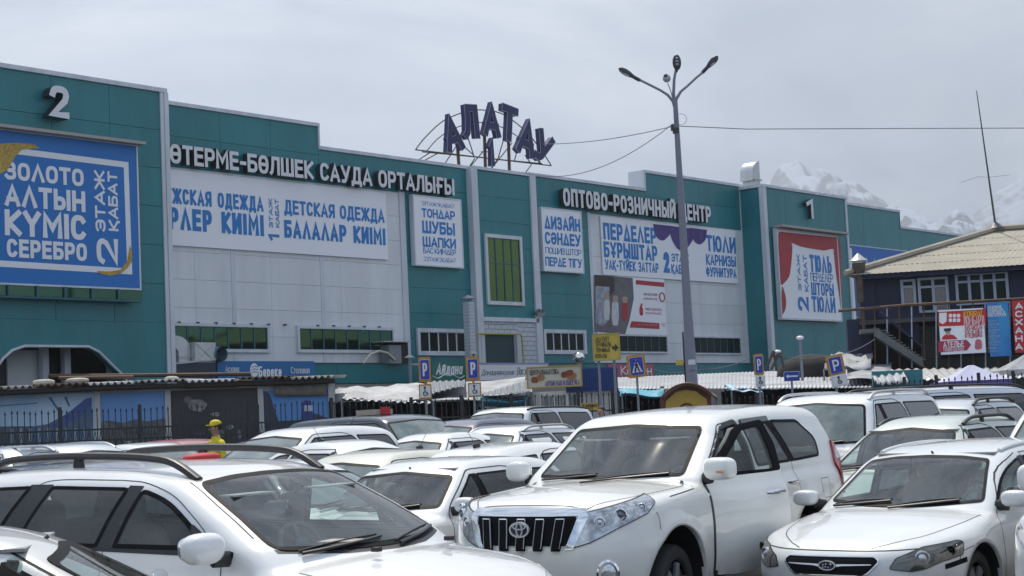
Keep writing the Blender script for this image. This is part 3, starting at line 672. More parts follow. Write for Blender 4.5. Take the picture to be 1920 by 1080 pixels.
uL = U(290, 300)[0]; uR = U(1395, 420)[0]
z_lo = U(740, 299.5)[1]; z_hi = U(440, 215)[1]; z_r1 = U(1100, 344)[1]; z_r2 = U(1300, 338)[1]
u595 = U(595, 260)[0]; u758 = U(757, 500)[0]; u885 = U(886, 500)[0]; u998 = U(996, 500)[0]; u1108 = U(1107, 500)[0]; u1205 = U(1208, 345)[0]
zw = U(752, 361)[1]; zw2 = U(1107, 400)[1]
clad(B, 'white_panel', WPAN, uL - 2, u758, zt_strip, zw, 0, 4, 1.05)
clad(B, 'teal_panel', TEAL, uL - 2, u595, zw, z_hi, -.03, 4, 1.15); clad(B, 'teal_panel', TEAL, u595, u758, zw, z_lo, -.03, 1, 1.15)
clad(B, 'teal_panel', TEAL, u758, u885, zt_strip, z_lo, -.03, 1, 1.1)
uh = U(890, 600, -.15)[1]
clad(B, 'teal_panel', TEAL, u885, u998, U(940, 603, -.25)[1], z_lo - .02, -.25, 1, 1.1)
clad(B, 'teal_panel', TEAL, u998, u1108, zt_strip, z_r1, -.03, 1, 1.1)
clad(B, 'white_panel', WPAN, u1108, uR, zt_strip, zw2, 0, 3, 1.05); clad(B, 'teal_panel', TEAL, u1108, u1205, zw2, z_r1, -.03, 1, 1.15); clad(B, 'teal_panel', TEAL, u1205, uR + .5, zw2, z_r2, -.03, 2, 1.15)
# plinth band and wall foot
uP0 = U(600, 690)[0]
clad(B, 'teal_panel', TEAL, uL - 2, uR, zt_strip - .80, zt_strip - .01, -.35, 8, .9); slab('plinth_top', TEALD, B, uL - 2, uR, -.4, 0, zt_strip - .01, zt_strip + .02)
slab('wall_foot', CONC, B, uL - 2, uR + 20, -.30, .6, BASE - .3, zt_strip - .82)
# entrance bay: white brick surround, roller gate
zb1 = U(940, 603, -.25)[1]; zg1 = U(935, 630, -.25)[1]; ug0 = U(901, 640, -.2)[0]; ug1 = U(968, 640, -.2)[0]
BRICKW = mat('white_brick', (.52, .55, .60), .7, noise=.1, nscale=3)
slab('wall', SEAM, B, u885, u998, -.16, .4, BASE, zb1)
def bricks(par, u0, u1, z0, z1, v, bw=.42, bh=.21):
    mb = MB(); r = 0; z = z0
    while z < z1 - .02:
        u = u0 - (bw / 2 if r % 2 else 0)
        while u < u1 - .01:
            a, b = max(u, u0), min(u + bw - .02, u1)
            if b - a > .03: mb.box(a, b, v - random.uniform(0, .004), v + .07, z, min(z + bh - .02, z1))
            u += bw
        z += bh; r += 1
    o = mb.build('brickwork', BRICKW, par); o['kind'] = 'stuff'
bricks(B, u885 + .1, ug0 - .1, 2.6, zb1, -.25); bricks(B, ug1 + .1, u998 - .1, 2.6, zb1, -.25); bricks(B, ug0 - .1, ug1 + .1, zg1 + .1, zb1, -.25)
slab('lintel', WTRIM, B, u885, u998, -.34, -.2, zb1, zb1 + .18)
gate = bpy.data.objects.new('gate', None); COL.objects.link(gate); gate.parent = B
slab('door_header', WPAN, gate, ug0, ug1, -.12, -.05, zg1 - .62, zg1); slab('door_leaf', mat('dark_gate', (.035, .036, .04), .6), gate, ug0, ug1, -.10, -.05, 2.4, zg1 - .62)
for a in (ug0, ug1): slab('jamb', WTRIM, gate, a - .12, a + .12, -.36, -.1, 2.4, zg1 + .05)
# vertical white trims and parapet caps
for u, z1, w, v in ((u758, zw + .02, .16, -.06), (u885, z_lo + .05, .2, -.34), (u998, z_r1 + .05, .2, -.34), (u1108, zw2 + .02, .10, -.06), (uR - .15, z_r2 + .06, .22, -.08)):
    slab('corner_trim', WTRIM, B, u - w, u + w, v, .1, zt_strip - .8, z1)
for k, uu in enumerate((U(440, 600)[0], U(607, 600)[0])): slab('joint_trim', WTRIM, B, uu - .10, uu + .10, -.02, .05, zt_strip, zw)
for a, b, z, v in ((uL - 2, u595 + .06, z_hi, -.10), (u595, u885, z_lo, -.10), (u885, u998, z_lo, -.32), (u998, u1205, z_r1, -.10), (u1205 - .08, uR + .6, z_r2, -.10)):
    slab('parapet_cap', WTRIM, B, a, b, v, .9, z, z + .14)
slab('parapet_side', WTRIM, B, u1205 - .10, u1205 + .02, -.09, .9, z_r1, z_r2); slab('parapet_side', WTRIM, B, u595 - .02, u595 + .06, -.09, .9, z_lo, z_hi)
slab('roof', CONC, B, uL - 2, uR + 24, .8, 40, z_lo - 1.2, z_lo - 1.0); slab('wall', SEAM, B, uL - 2, uR + 24, 39.6, 40, BASE, z_lo - 1.2); 
# windows
def win_px(x0, y0, x1, y1, n, gm, v=0., **k):
    a, b, z0, z1 = FW.rect(x0, y0, x1, y1, v); return window(B, a, b, z0, z1, v, n, gm, **k)
win_px(323, 611, 500, 655.5, 7, GREEN_GL, fw=.12); win_px(559, 616, 735, 657, 8, GREEN_GL, fw=.12)
win_px(785, 622.5, 872, 660, 5, DARK_GL, -.03, fw=.16, mull=WTRIM); win_px(1021, 624, 1094, 658, 5, DARK_GL, -.03, fw=.16, mull=WTRIM)
win_px(1128, 629, 1249, 660, 8, DARK_GL, fw=.08); win_px(1284, 632.5, 1387, 662.5, 8, DARK_GL, fw=.08); win_px(911, 445, 977, 567, 4, mat('olive_mirror_glass', (.10, .155, .05), .05, metal=.9), -.25, fw=.16, rows=(0, .60, 1))
# soffit spotlights above the ribbon windows
ua, ub = U(333, 604)[0], U(708, 614)[0]
for i in range(13):
    if i == 7: continue
    u = ua + (ub - ua) * i / 12; MB().tube([(0, 0, 0), (0, -.16, 0)], .035, 6).build('spotlight', STEELD, B, Matrix.Translation((u, 0, U(520, 609)[1])))

# towers
def tower(label_num, u0, u1, zt, v, par, cols):
    clad(par, 'teal_panel', TEAL, u0, u1, BASE, zt, v, cols, 2.1)
    for sgn, u in ((-1, u0), (1, u1)):
        slab('side_panel', TEAL, par, u - .03, u + .03, v + .1, .3, BASE, zt)
    slab('parapet_cap', WTRIM, par, u0 - .1, u1 + .1, v - .08, v + .5, zt, zt + .14)
vt = -1.5
t2u1 = U(306, 173, vt)[0]; t2z = U(240, 163.7, vt)[1]; t2u0 = U(-420, 200, vt)[0]
zar = U(120, 648, vt)[1]                                      # top of the arched opening
ar = [U(a, b, vt) for a, b in ((-30, 740), (-8, 690), (5, 672), (22, 657), (45, 649), (165, 650), (185, 660), (205, 680), (232, 706), (250, 740))]
zlow = U(100, 600, vt)[1]
slab('wall', SEAM, B, t2u0, t2u1, vt + .07, .6, zlow, t2z)
# panels above the arch
cw = (t2u1 - t2u0) / 6
for i in range(6):
    nr = 6; h = (t2z - zlow) / nr
    for j in range(nr): slab('teal_panel', TEAL, B, t2u0 + i * cw + .008, t2u0 + (i + 1) * cw - .008, vt, vt + .06, zlow + j * h + .008, zlow + (j + 1) * h - .008)
a0, a1 = ar[0][0], ar[-1][0]
poly = [(t2u0, BASE), (a0, BASE)] + ar + [(a1, BASE), (t2u1, BASE), (t2u1, zlow), (t2u0, zlow)]
v_, f_ = [], []
tri = geometry.tessellate_polygon([[Vector((p[0], p[1], 0)) for p in poly]])
mbp = MB(); n_ = len(poly); mbp.add([(a, vt, b) for a, b in poly] + [(a, vt + .35, b) for a, b in poly], [tuple(t) for t in tri] + [tuple(i + n_ for i in t[::-1]) for t in tri] + [(i, i + n_, (i + 1) % n_ + n_, (i + 1) % n_) for i in range(n_)])
mbp.build('arch_panel', TEAL, B)
MB().tube([(a, vt - .03, b) for a, b in ar], .05, 6).build('arch_trim', WTRIM, B)
slab('recess_wall', mat('recess_dark', (.05, .05, .055), .7), B, a0, a1, .15, .2, BASE, zar + .3); ra_, rb_ = U(12, 680, .1)[0], U(72, 680, .1)[0]; slab('recess_panel', WPAN, B, ra_, rb_, .05, .13, BASE, zar - .05)
for px in (83, 124): u = U(px, 690, -.2)[0]; slab('column', WTRIM, B, u - .12, u + .12, -.3, -.06, BASE, zar + .1)
slab('glazing', DARK_GL, B, rb_ + .4, a1, .02, .06, BASE, zar + .1)
slab('parapet_cap', WTRIM, B, t2u0, t2u1 + .12, vt - .08, vt + .5, t2z, t2z + .15); slab('corner_trim', WTRIM, B, t2u1 - .02, t2u1 + .16, vt - .08, .05, BASE, t2z)
slab('corner_trim', WTRIM, B, t2u1 - .18, t2u1 - .03, vt - .05, vt + .02, BASE, t2z)
t1u0 = U(1430, 352, vt)[0]; t1u1 = U(1585, 375, vt)[0]; t1z = U(1500, 361, vt)[1]
clad(B, 'teal_panel', TEAL, t1u0, t1u1, BASE, t1z, vt, 4, 4.2); slab('side_panel', TEAL, B, t1u0 - .02, t1u0 + .04, vt + .08, .3, BASE, t1z)
slab('parapet_cap', WTRIM, B, t1u0 - .12, t1u1 + .1, vt - .08, vt + .5, t1z, t1z + .15); slab('parapet_cap', WTRIM, B, t1u0 - .12, t1u0 + .1, vt + .5, .6, t1z, t1z + .15)
slab('corner_trim', WTRIM, B, t1u0 - .08, t1u0 + .22, vt - .07, vt + .02, BASE, t1z); slab('corner_trim', WTRIM, B, t1u0 - .10, t1u0 - .03, vt - .05, vt + .2, BASE, t1z); slab('corner_trim', WTRIM, B, t1u1 - .15, t1u1 + .05, vt - .06, vt + .02, BASE, t1z)
u3 = U(1685, 399)[0]; u4 = U(1800, 444)[0]; z3 = U(1640, 392)[1]; z4 = U(1740, 435.5)[1]
clad(B, 'teal_panel', TEAL, t1u1, u3, BASE + 3, z3, -.03, 2, 3.); clad(B, 'teal_panel', TEAL, u3, u4 + 20, BASE + 3, z4, -.03, 4, 3.)
slab('parapet_cap', WTRIM, B, t1u1, u3 + .05, -.1, .5, z3, z3 + .14); slab('parapet_cap', WTRIM, B, u3, u4 + 20, -.1, .5, z4, z4 + .14); slab('parapet_side', TEALD, B, u3 - .02, u3 + .04, -.05, .5, z4, z3)

# ---- big channel letters
def letters(name, label, body, x0, y0, x1, y1, v, bold, depth):
    a, b, z0, z1 = FW.rect(x0, y0, x1, y1, v); t = FW.thing(name, label, 'sign', (a + b) / 2, v, z0)
    uc = (a + b) / 2; fit_text(body, a - uc, b - uc, 0, z1 - z0, 0, [LETW, LETS], t, bold, depth, sep=True); return t
def letters_fix(t): return t
letters('raised_letters', 'raised white Kazakh lettering along the left half of the parapet', 'КӨТЕРМЕ-БӨЛШЕК САУДА ОРТАЛЫҒЫ', 287, 268, 844, 368, -.12, .024, .26)
letters('raised_letters', 'raised white Russian lettering above the curtain banner', 'ОПТОВО-РОЗНИЧНЫЙ ЦЕНТР', 1047, 353, 1326, 419, -.12, .026, .26)
letters('raised_numeral', 'raised white numeral 2 high on the left tower', '2', 80, 162, 117, 227, vt - .05, .03, .4); letters('raised_numeral', 'raised white numeral 1 high on the right tower', '1', 1505, 373, 1520, 411, vt - .05, .03, .22)

# ---- banners
def banner(label, TL, BR, v, m, t=.08, name='banner', frame=WTRIM, fw=.06, plane=None):
    pl = plane or FW; a, b, z0, z1 = pl.rect(*TL, *BR, v); uc = (a + b) / 2; e = pl.thing(name, label, 'banner' if name == 'banner' else 'sign', uc, v, z0)
    slab('panel', m, e, a - uc, b - uc, 0, t, 0, z1 - z0)
    if frame:
        w = b - a; h = z1 - z0
        slab('frame', frame, e, -w / 2 - fw, w / 2 + fw, -.02, t, h, h + fw); slab('frame', frame, e, -w / 2 - fw, w / 2 + fw, -.02, t, -fw, 0)
        slab('frame', frame, e, -w / 2 - fw, -w / 2, -.02, t, 0, h); slab('frame', frame, e, w / 2, w / 2 + fw, -.02, t, 0, h)
    e['_u'] = uc; e['_z'] = z0; e['_v'] = v
    def P(px, py): u, z = pl.uv(px, py, v); return (u - uc, z - z0)
    def T(body, x0, y0, x1, y1, mm=BTXT, bold=.03, rot=0, **k):
        p, q = P(x0, y0), P(x1, y1); fit_text(body, p[0], q[0], q[1], p[1], -.008, mm, e, bold, rot=rot, **k)
    for q in ('_u', '_z', '_v'): del e[q]
    return e, P, T
v1 = vt - .35
e, P, T = banner('blue jewellery banner with a white outline and gold rings on the left tower', (-330, 203), (262, 541), v1, BLUEV, .25)
for tx, x0, y0, x1, y1 in (('ЗОЛОТО', 8, 302, 157, 350), ('АЛТЫН', 8, 345, 160, 398), ('КҮМіС', 8, 392, 162, 451), ('СЕРЕБРО', 12, 447, 163, 490)): T(tx.replace('Л', 'Λ'), x0, y0, x1, y1, WTXT, .045)
T('ЭТАЖ', 176, 319, 198, 436, WTXT, .04, 1); T('ҚАБАТ', 201, 321, 222, 434, WTXT, .04, 1); T('2', 180, 446, 222, 496, WTXT, .04, 1)
def outline(e, P, pts, w, m, v=-.006):
    q = [Vector(P(*p)) for p in pts]
    for i, (a, b) in enumerate(zip(q, q[1:])):
        d = (b - a).normalized(); n = Vector((-d.y, d.x)) * w / 2; flat(e, 'printed_line', [tuple(a + n - d * w / 2), tuple(b + n + d * w / 2), tuple(b - n + d * w / 2), tuple(a - n - d * w / 2)], v - .0008 * i, m, .003)
outline(e, P, [(20, 282), (236, 309), (243, 509), (-200, 482)], .2, WTXT)
ring = [P(x, y) for x, y in ((-60, 268), (-10, 270), (30, 268), (62, 270), (74, 278), (40, 281), (28, 294), (14, 318), (-6, 330), (-60, 330))]; flat(e, 'printed_ring', ring, -.014, GOLD)
ring = [P(x, y) for x, y in ((247, 470), (247, 490), (238, 503), (226, 513), (206, 517), (190, 514), (180, 508), (205, 509), (225, 506), (238, 490), (243, 460))]; flat(e, 'printed_ring', ring, -.016, GOLD)
p, q = P(-330, 205), P(262, 272)
slab('lamp_cover', mat('grey_beige', (.36, .34, .31), .7), e, p[0], q[0], -.35, .05, P(262, 277)[1] + .06, P(262, 277)[1] + .16)
for i in range(15):
    x = P(262, 540)[0] - .95 - i * 1.05; slab('underlight_pane', GREEN_GL, e, x + .03, x + 1.02, -.05, -.02, P(262, 540)[1] - .42, P(262, 540)[1] - .1); slab('underlight_bar', TEALD, e, x - .03, x + .03, -.12, .1, P(262, 540)[1] - .5, P(262, 540)[1] - .08)
slab('underlight_rail', TEALD, e, -9, P(262, 540)[0], -.14, .1, P(262, 540)[1] - .5, P(262, 540)[1] - .44)

e, P, T = banner('long white banner with blue menswear and childrenswear lettering, left', (285, 313), (728, 487), -.10, WPRINT, .06, frame=None)
T('МУЖСКАЯ ОДЕЖДА', 291, 349, 494, 397, bold=.035); T('ЕРΛЕР КИіМі', 296, 386, 495, 443, bold=.045); T('ЭТАЖ', 503, 372, 512, 428, bold=.03, rot=1); T('ҚАБАТ', 515, 373, 524, 427, bold=.03, rot=1); T('1', 503, 438, 524, 452, bold=.04, rot=1)
T('ДЕТСКАЯ ОДЕЖДА', 532, 374, 721, 418, bold=.035); T('БАΛАΛАР КИіМі', 532, 412, 723, 460, bold=.045)
e, P, T = banner('white fur coat and hat sign with blue lettering left of the central bay', (775, 367), (868, 501), -.28, WPRINT, .22)
for r_ in (('1ЭТАЖ 1ҚАБАТ', 790, 377, 852, 391, .0), ('ТОНΔАР', 790, 390, 853, 413, .035), ('ШУБЫ', 791, 413, 853, 442, .04), ('ШАПКИ', 792, 443, 855, 467, .04), ('БАС КИіМΔЕР', 793, 464, 855, 479, .01), ('2ЭТАЖ 2ҚАБАТ', 794, 481, 855, 493, .0)): T(r_[0], *r_[1:5], bold=r_[5])
e, P, T = banner('white curtain sewing sign with blue lettering right of the central bay', (1015, 390), (1094, 511), -.28, WPRINT, .22)
for r_ in (('ΔИЗАЙН', 1020, 404, 1088, 435, .04), ('СӘНΔЕУ', 1021, 434, 1089, 463, .04), ('ПОШИВ ШТОР', 1022, 463, 1090, 480, .01), ('ПЕРΔЕ ТіГУ', 1022, 481, 1091, 503, .03)): T(r_[0], *r_[1:5], bold=r_[5])
e, P, T = banner('long white curtain shop banner with purple drapes printed at its middle', (1126, 405), (1384, 532), -.10, WPRINT, .06, frame=None)
for r_ in (('ПЕРΔЕΛЕР', 1130, 417, 1231, 458, .04), ('БҰРЫШТАР', 1131, 452, 1233, 490, .04), ('УАҚ-ТҮЙЕК ЗАТТАР', 1134, 486, 1235, 512, .025), ('2', 1243, 472, 1256, 512, .05), ('ЭТАЖ', 1258, 475, 1292, 493, .03), ('ҚАБАТ', 1258, 495, 1292, 515, .03), ('ТЮΛИ', 1323, 440, 1380, 476, .04), ('КАРНИЗЫ', 1323, 476, 1380, 501, .03), ('ФУРНИТУРА', 1323, 500, 1381, 522, .03)): T(r_[0], *r_[1:5], bold=r_[5])
VIO = mat('violet_print', (.07, .03, .22), .5, noise=.4, nscale=2.5)
for k, pp in enumerate(([(1224, 420), (1262, 424), (1256, 440), (1243, 453), (1230, 446)], [(1252, 423), (1302, 429), (1300, 448), (1286, 469), (1272, 470), (1260, 452)], [(1292, 427), (1325, 431), (1323, 450), (1312, 460), (1300, 452)])):
    pl_ = [P(*q) for q in pp]; flat(e, 'printed_drape', fillet([(*pl_[0], 0), (*pl_[1], 0)] + pl_[2:], .35), -.012 - .004 * k, VIO)
e, P, T = banner('advert poster with a printed shop queue and red strips', (1114, 515), (1251, 628), -.09, WPRINT, .05, frame=None)
pd = mat('print_grey_floor', (.16, .15, .17), .6, noise=.4, nscale=1.4); flat(e, 'printed_photo', [P(*q) for q in ((1114, 515), (1186, 521), (1188, 560), (1180, 600), (1172, 627), (1115, 622))], -.006, pd)
flat(e, 'printed_photo', [P(*q) for q in ((1114, 515), (1152, 518), (1152, 545), (1140, 560), (1128, 575), (1115, 580))], -.010, mat('print_brown', (.06, .035, .035), .6, noise=.5, nscale=2)); flat(e, 'printed_kiosk', [P(*q) for q in ((1116, 536), (1142, 538), (1142, 600), (1128, 612), (1116, 604))], -.014, mat('print_pale_blue', (.38, .42, .5), .6, noise=.6, nscale=3))
SKIN = mat('print_skin', (.42, .28, .24), .7); PWH = mat('print_white', (.62, .62, .64), .7, noise=.3, nscale=3); PRD = mat('print_red', (.40, .03, .04), .6)
for x, y, s_, mm in ((1137, 556, 1., PWH), (1153, 560, 1.15, PWH), (1171, 562, .9, PRD)):
    flat(e, 'printed_figure', fillet([P(x - 5 * s_, y + 6), P(x + 5 * s_, y + 6), P(x + 6 * s_, y + 30 * s_), P(x + 4 * s_, y + 44 * s_), P(x - 4 * s_, y + 44 * s_), P(x - 6 * s_, y + 30 * s_)], .1), -.018, mm); flat(e, 'printed_head', fillet([P(x - 5, y - 6), P(x + 5, y - 6), P(x + 5, y + 6), P(x - 5, y + 6)], .2), -.022, SKIN)
flat(e, 'printed_strip', [P(*q) for q in ((1192, 525), (1245, 530), (1245, 538), (1192, 533))], -.008, PRD); flat(e, 'printed_strip', [P(*q) for q in ((1184, 602), (1236, 606), (1236, 617), (1180, 614))], -.008, PRD)
T('6', 1198, 569, 1206, 592, PRD, .05); T('ЗАКАЗАТЬ ТОВАР', 1206, 549, 1233, 555, PRD, .0); T('ОФОРМИТЬ У НАС', 1206, 558, 1233, 563, PRD, .0); T('МИНУТ ДО КАССЫ', 1210, 577, 1240, 583, PRD, .0); T('РАССРОЧКА БЕЗ', 1210, 585, 1240, 590, PRD, .0)
mb_ = MB(); cx, cz = P(1241, 557); rr = .22; mb_.tube([(cx + rr * math.cos(a), -.012, cz + rr * math.sin(a)) for a in np.linspace(0, 6.283, 20)], .03, 5); mb_.build('printed_clock', PRD, e)
T('РАССРОЧКА И КРЕДИТ', 1196, 607, 1233, 611, WTXT, .0); T('KZ', 1241, 606, 1248, 612, PRD, .0)
e, P, T = banner('red curtain banner with blue tulle lettering on the right tower', (1457, 431), (1578, 600), vt - .3, WPRINT, .22, fw=.1)
for pp in ([(1459, 434), (1574, 446), (1577, 475), (1562, 466), (1545, 470), (1520, 466), (1500, 462), (1484, 455), (1459, 452)], [(1459, 440), (1486, 456), (1484, 490), (1480, 520), (1466, 535), (1461, 530)], [(1562, 462), (1576, 470), (1578, 590), (1574, 560), (1567, 510)], [(1466, 532), (1474, 560), (1473, 580), (1466, 592), (1464, 590)]):
    flat(e, 'printed_curtain', fillet([P(*q) for q in pp], .3), -.010 - .003 * random.random(), REDV)
for r_ in (('ТЮΛЬ', 1517, 477, 1560, 513, .04), ('ПЕРΔЕΛЕР', 1519, 511, 1562, 530, .01), ('ШТОРЫ', 1520, 529, 1564, 556, .035), ('ТЮΛИ', 1521, 555, 1567, 587, .04)): T(r_[0], *r_[1:5], bold=r_[5])
T('ЭТАЖ', 1493, 477, 1503, 546, rot=1); T('ҚАБАТ', 1505, 478, 1516, 547, rot=1); T('2', 1495, 556, 1517, 583, rot=1, bold=.04)
slab('lamp_cover', MATS['grey_beige'], e, P(1457, 431)[0] - .15, P(1578, 445)[0] + .15, -.45, .1, P(1457, 431)[1] + .12, P(1457, 431)[1] + .24)
e, P, T = banner('blue blinds banner partly hidden behind the hipped roof', (1592, 460), (1745, 600), -.25, mat('bright_blue_vinyl', (.015, .13, .45), .5), .15)
T('ЖАΛЮЗИ', 1600, 481, 1690, 528, mat('pale_blue_print', (.35, .45, .6), .5), .04)
e, P, T = banner('narrow white printed column banner beside the chimney', (1592, 465), (1608, 640), -.42, WPRINT, .03, frame=None)

# ---- roof sign
VR = .5
rs = FW.thing('roof_sign', 'curved rooftop sign of big navy letters on a rusty steel truss', 'sign', U(912, 300, VR)[0], VR, z_lo)
u0_, z0_ = U(912, 300, VR)[0], z_lo
def RP(px, py): u, z = U(px, py, VR); return Vector((u - u0_, .12, z - z0_))
def arc(pts, n=20):
    q = [RP(*p) for p in pts]; o = []
    for i in range(len(q) - 1):
        p0 = q[max(i - 1, 0)]; p1, p2 = q[i], q[i + 1]; p3 = q[min(i + 2, len(q) - 1)]
        for t in np.linspace(0, 1, 6)[:-1]: o.append(.5 * ((2 * p1) + (p2 - p0) * t + (2 * p0 - 5 * p1 + 4 * p2 - p3) * t * t + (3 * p1 - p0 - 3 * p2 + p3) * t ** 3))
    return o + [q[-1]]
tr = MB()
tr.tube(arc([(783, 280), (800, 258), (835, 226), (880, 208), (915, 206), (950, 215), (990, 246), (1018, 280), (1037, 309)]), .028, 5); tr.tube(arc([(805, 281), (825, 259), (855, 240), (900, 229), (940, 236), (975, 256), (1000, 282), (1017, 308)]), .024, 5)
tr.tube([RP(783, 280), RP(1037, 310)], .03, 5); tr.tube([RP(795, 284), RP(1020, 306)], .024, 5)
for a, b in (((826, 286), (800, 300)), ((812, 284), (781, 304)), ((860, 272), (834, 312)), ((892, 290), (860, 262)), ((894, 296), (880, 318)), ((880, 253), (893, 294)), ((937, 298), (947, 264)), ((940, 292), (920, 322)), ((920, 322), (963, 268)), ((968, 302), (975, 275)), ((1000, 308), (984, 330)), ((1018, 308), (1008, 285)), ((1000, 307), (988, 290)), ((908, 285), (880, 318)), ((906, 284), (922, 284))):
    tr.tube([RP(*a), RP(*b)], .026, 5)
tr.build('truss', mat('rusty_steel', (.075, .055, .05), .7, noise=.4, nscale=5), rs)
for a, b in (((861, 262), (865, 320)), ((912, 250), (914, 326)), ((956, 225), (959, 331))): MB().tube([RP(*a), RP(*b) - Vector((0, 0, .2))], .075, 8).build('post', BROWNP, rs)
for ch, cx, cy, an, h in (('А', 842, 252, 14, 64), ('Л', 875, 229, 5, 62), ('А', 915, 227, -2, 60), ('Т', 948, 233, -8, 66), ('А', 981, 260, -14, 66), ('У', 1012, 278, -26, 60), ('1', 915, 287, 0, 50)):
    s_ = abs(U(cx, cy - h / 2, VR)[1] - U(cx, cy + h / 2, VR)[1]); c_ = RP(cx, cy); wd = {'1': .42, 'Т': 1.12, 'Л': 1.15}.get(ch, 1.28)
    w_ = wd * s_ / 1.5; an_ = R(an); g_ = glyph(ch); t_ = s_ * (.20 if ch != '1' else .17); w_ = w_ * .9
    st = [[((p[0] - .5) * (w_ - t_), (p[1] - .5) * (s_ - t_)) for p in q] for q in g_[1]]
    for nm, kk, dp, mm, yy in (('letter', 1., .26, NAVY, -.1), ('letter_edge', 1.16, .012, mat('letter_edge_grey', (.30, .32, .42), .5), -.34)):
        mb = MB(); stroke_solid(mb, st, t_ * kk, lambda a, b, o: (c_.x + a * math.cos(an_) - b * math.sin(an_), yy + .1 - o, c_.z + a * math.sin(an_) + b * math.cos(an_)), dp, .003)
        o_ = mb.build(nm, mm, rs if nm == 'letter' else lo_); lo_ = o_ if nm == 'letter' else lo_
# ================================================================== market in front of the building
ASPH = mat('asphalt', (.055, .054, .052), .9, noise=.4, nscale=.6, bump=.5, bscale=30, dark=(.035, .035, .034))
mb = MB(); ys = [-60, -20, -10] + list(range(-4, 44, 2)) + [60, 100, 200, 600, 2000]; xs_ = [-3000, -600, -100, -30, 0, 30, 100, 600, 3000]
vs = [(x, y, ground(y)) for y in ys for x in xs_]; nx_ = len(xs_)
mb.add(vs, [(j * nx_ + i, j * nx_ + i + 1, (j + 1) * nx_ + i + 1, (j + 1) * nx_ + i) for j in range(len(ys) - 1) for i in range(nx_ - 1)])
go = mb.build('ground', ASPH); go['kind'] = 'structure'
def FP(Y): return Plane((0, Y), 0.)
WP_ = mat('white_road_paint', (.62, .62, .60), .8, noise=.5, nscale=3)
for x in np.arange(-30, 40, 2.7):
    pm_ = MB(); pm_.add([(x, 8.5, ground(8.5) + .004), (x + .1, 8.5, ground(8.5) + .004), (x + .1, 13.5, ground(13.5) + .004), (x, 13.5, ground(13.5) + .004)], [(0, 1, 2, 3)]); o = pm_.build('bay_marking', WP_, go)
RUSTM = mat('rusty_sheet', (.13, .065, .035), .8, noise=.6, nscale=3, dark=(.05, .04, .035)); ZINC = mat('zinc_sheet', (.50, .50, .50), .45, noise=.3, nscale=2, metal=.3)
SLATE = mat('pale_slate_sheet', (.36, .35, .33), .85, noise=.35, nscale=1.5); WCAN = mat('white_tarp', (.42, .43, .45), .6, noise=.6, nscale=1.1); WALLP = mat('painted_board', (.50, .52, .53), .7, noise=.5, nscale=1.5, coords='streak', dark=(.38, .38, .36))
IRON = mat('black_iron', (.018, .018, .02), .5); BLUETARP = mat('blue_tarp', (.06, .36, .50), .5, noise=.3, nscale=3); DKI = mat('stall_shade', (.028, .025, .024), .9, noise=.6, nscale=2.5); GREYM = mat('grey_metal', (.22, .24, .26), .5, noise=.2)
ORNG = mat('orange_sign_board', (.52, .24, .03), .5, noise=.2); SBLUE = mat('sign_blue', (.012, .04, .34), .35); SWHT = mat('sign_white', (.68, .69, .70), .4); YEL = mat('sign_yellow', (.60, .44, .06), .5, noise=.2, nscale=3); DKT = mat('sign_black', (.03, .025, .02), .5)

def corrugated(name, m, parent, p00, p10, p01, p11, pitch=.18, amp=.03, rows=5, sag=0., jit=0.):
    """wavy sheet between four world corners (00->10 along the waves, 00->01 down the slope)"""
    p00, p10, p01, p11 = map(Vector, (p00, p10, p01, p11)); L = (p10 - p00).length; n = max(6, int(L / pitch * 6)); vs = []; fs = []
    nn = (p10 - p00).cross(p01 - p00).normalized(); nn = nn if nn.z > 0 else -nn
    for j in range(rows + 1):
        t = j / rows
        for i in range(n + 1):
            s = i / n; p = (p00 * (1 - s) + p10 * s) * (1 - t) + (p01 * (1 - s) + p11 * s) * t
            vs.append(p + nn * (amp * math.sin(s * L / pitch * 2 * math.pi) - sag * math.sin(math.pi * t)) + Vector((0, 0, jit * math.sin(s * 9 + j * 2))))
    for j in range(rows):
        for i in range(n): fs.append((j * (n + 1) + i, j * (n + 1) + i + 1, (j + 1) * (n + 1) + i + 1, (j + 1) * (n + 1) + i))
    mb = MB(); mb.add(vs, fs, True); o = mb.build(name, m); 
    if parent: adopt(o, parent)
    if name != 'slate_row': s_ = o.modifiers.new('t', 'SOLIDIFY'); s_.thickness = .008
    return o
def W3(px, py, Y): return at_y(px, py, Y)

# ---- shed with poster wall, left
SH = Plane(at_y(0, 720, 46.)[:2], 0.); pa = at_y(-60, 740, 45.8); pb = at_y(625, 740, 49.)
SH = Plane(pa[:2], math.atan2(pb.y - pa.y, pb.x - pa.x)); g0 = ground(47)
shed = SH.thing('market_shed', 'long low market shed with printed posters under a rusty corrugated roof', 'shed', 0, 0, g0); uS = lambda px, py=780: SH.uv(px, py)[0]
LS = SH.uv(628, 740)[0]; zr = SH.uv(100, 736)[1] - g0
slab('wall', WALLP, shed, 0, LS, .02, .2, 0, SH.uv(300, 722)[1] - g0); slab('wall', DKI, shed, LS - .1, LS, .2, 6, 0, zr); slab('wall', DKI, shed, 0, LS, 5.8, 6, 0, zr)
for px in (-8, 183, 315, 489, 621):
    u = uS(px); slab('post', WALLP, shed, u - .08, u + .08, -.08, .0, 0, SH.uv(300, 728)[1] - g0)
def pmat(name, c1, c2, sc, c3=None):
    m = mat(name, c1, .55, noise=1, nscale=sc, dark=c2); return m
posters = [(-30, 177, 743, (.10, .30, .50), (.55, .66, .76), .55), (188, 311, 738, (.10, .24, .52), (.14, .30, .58), .3), (318, 484, 733, (.012, .012, .014), (.05, .045, .045), .8), (494, 618, 733, (.05, .20, .50), (.10, .26, .55), .3)]
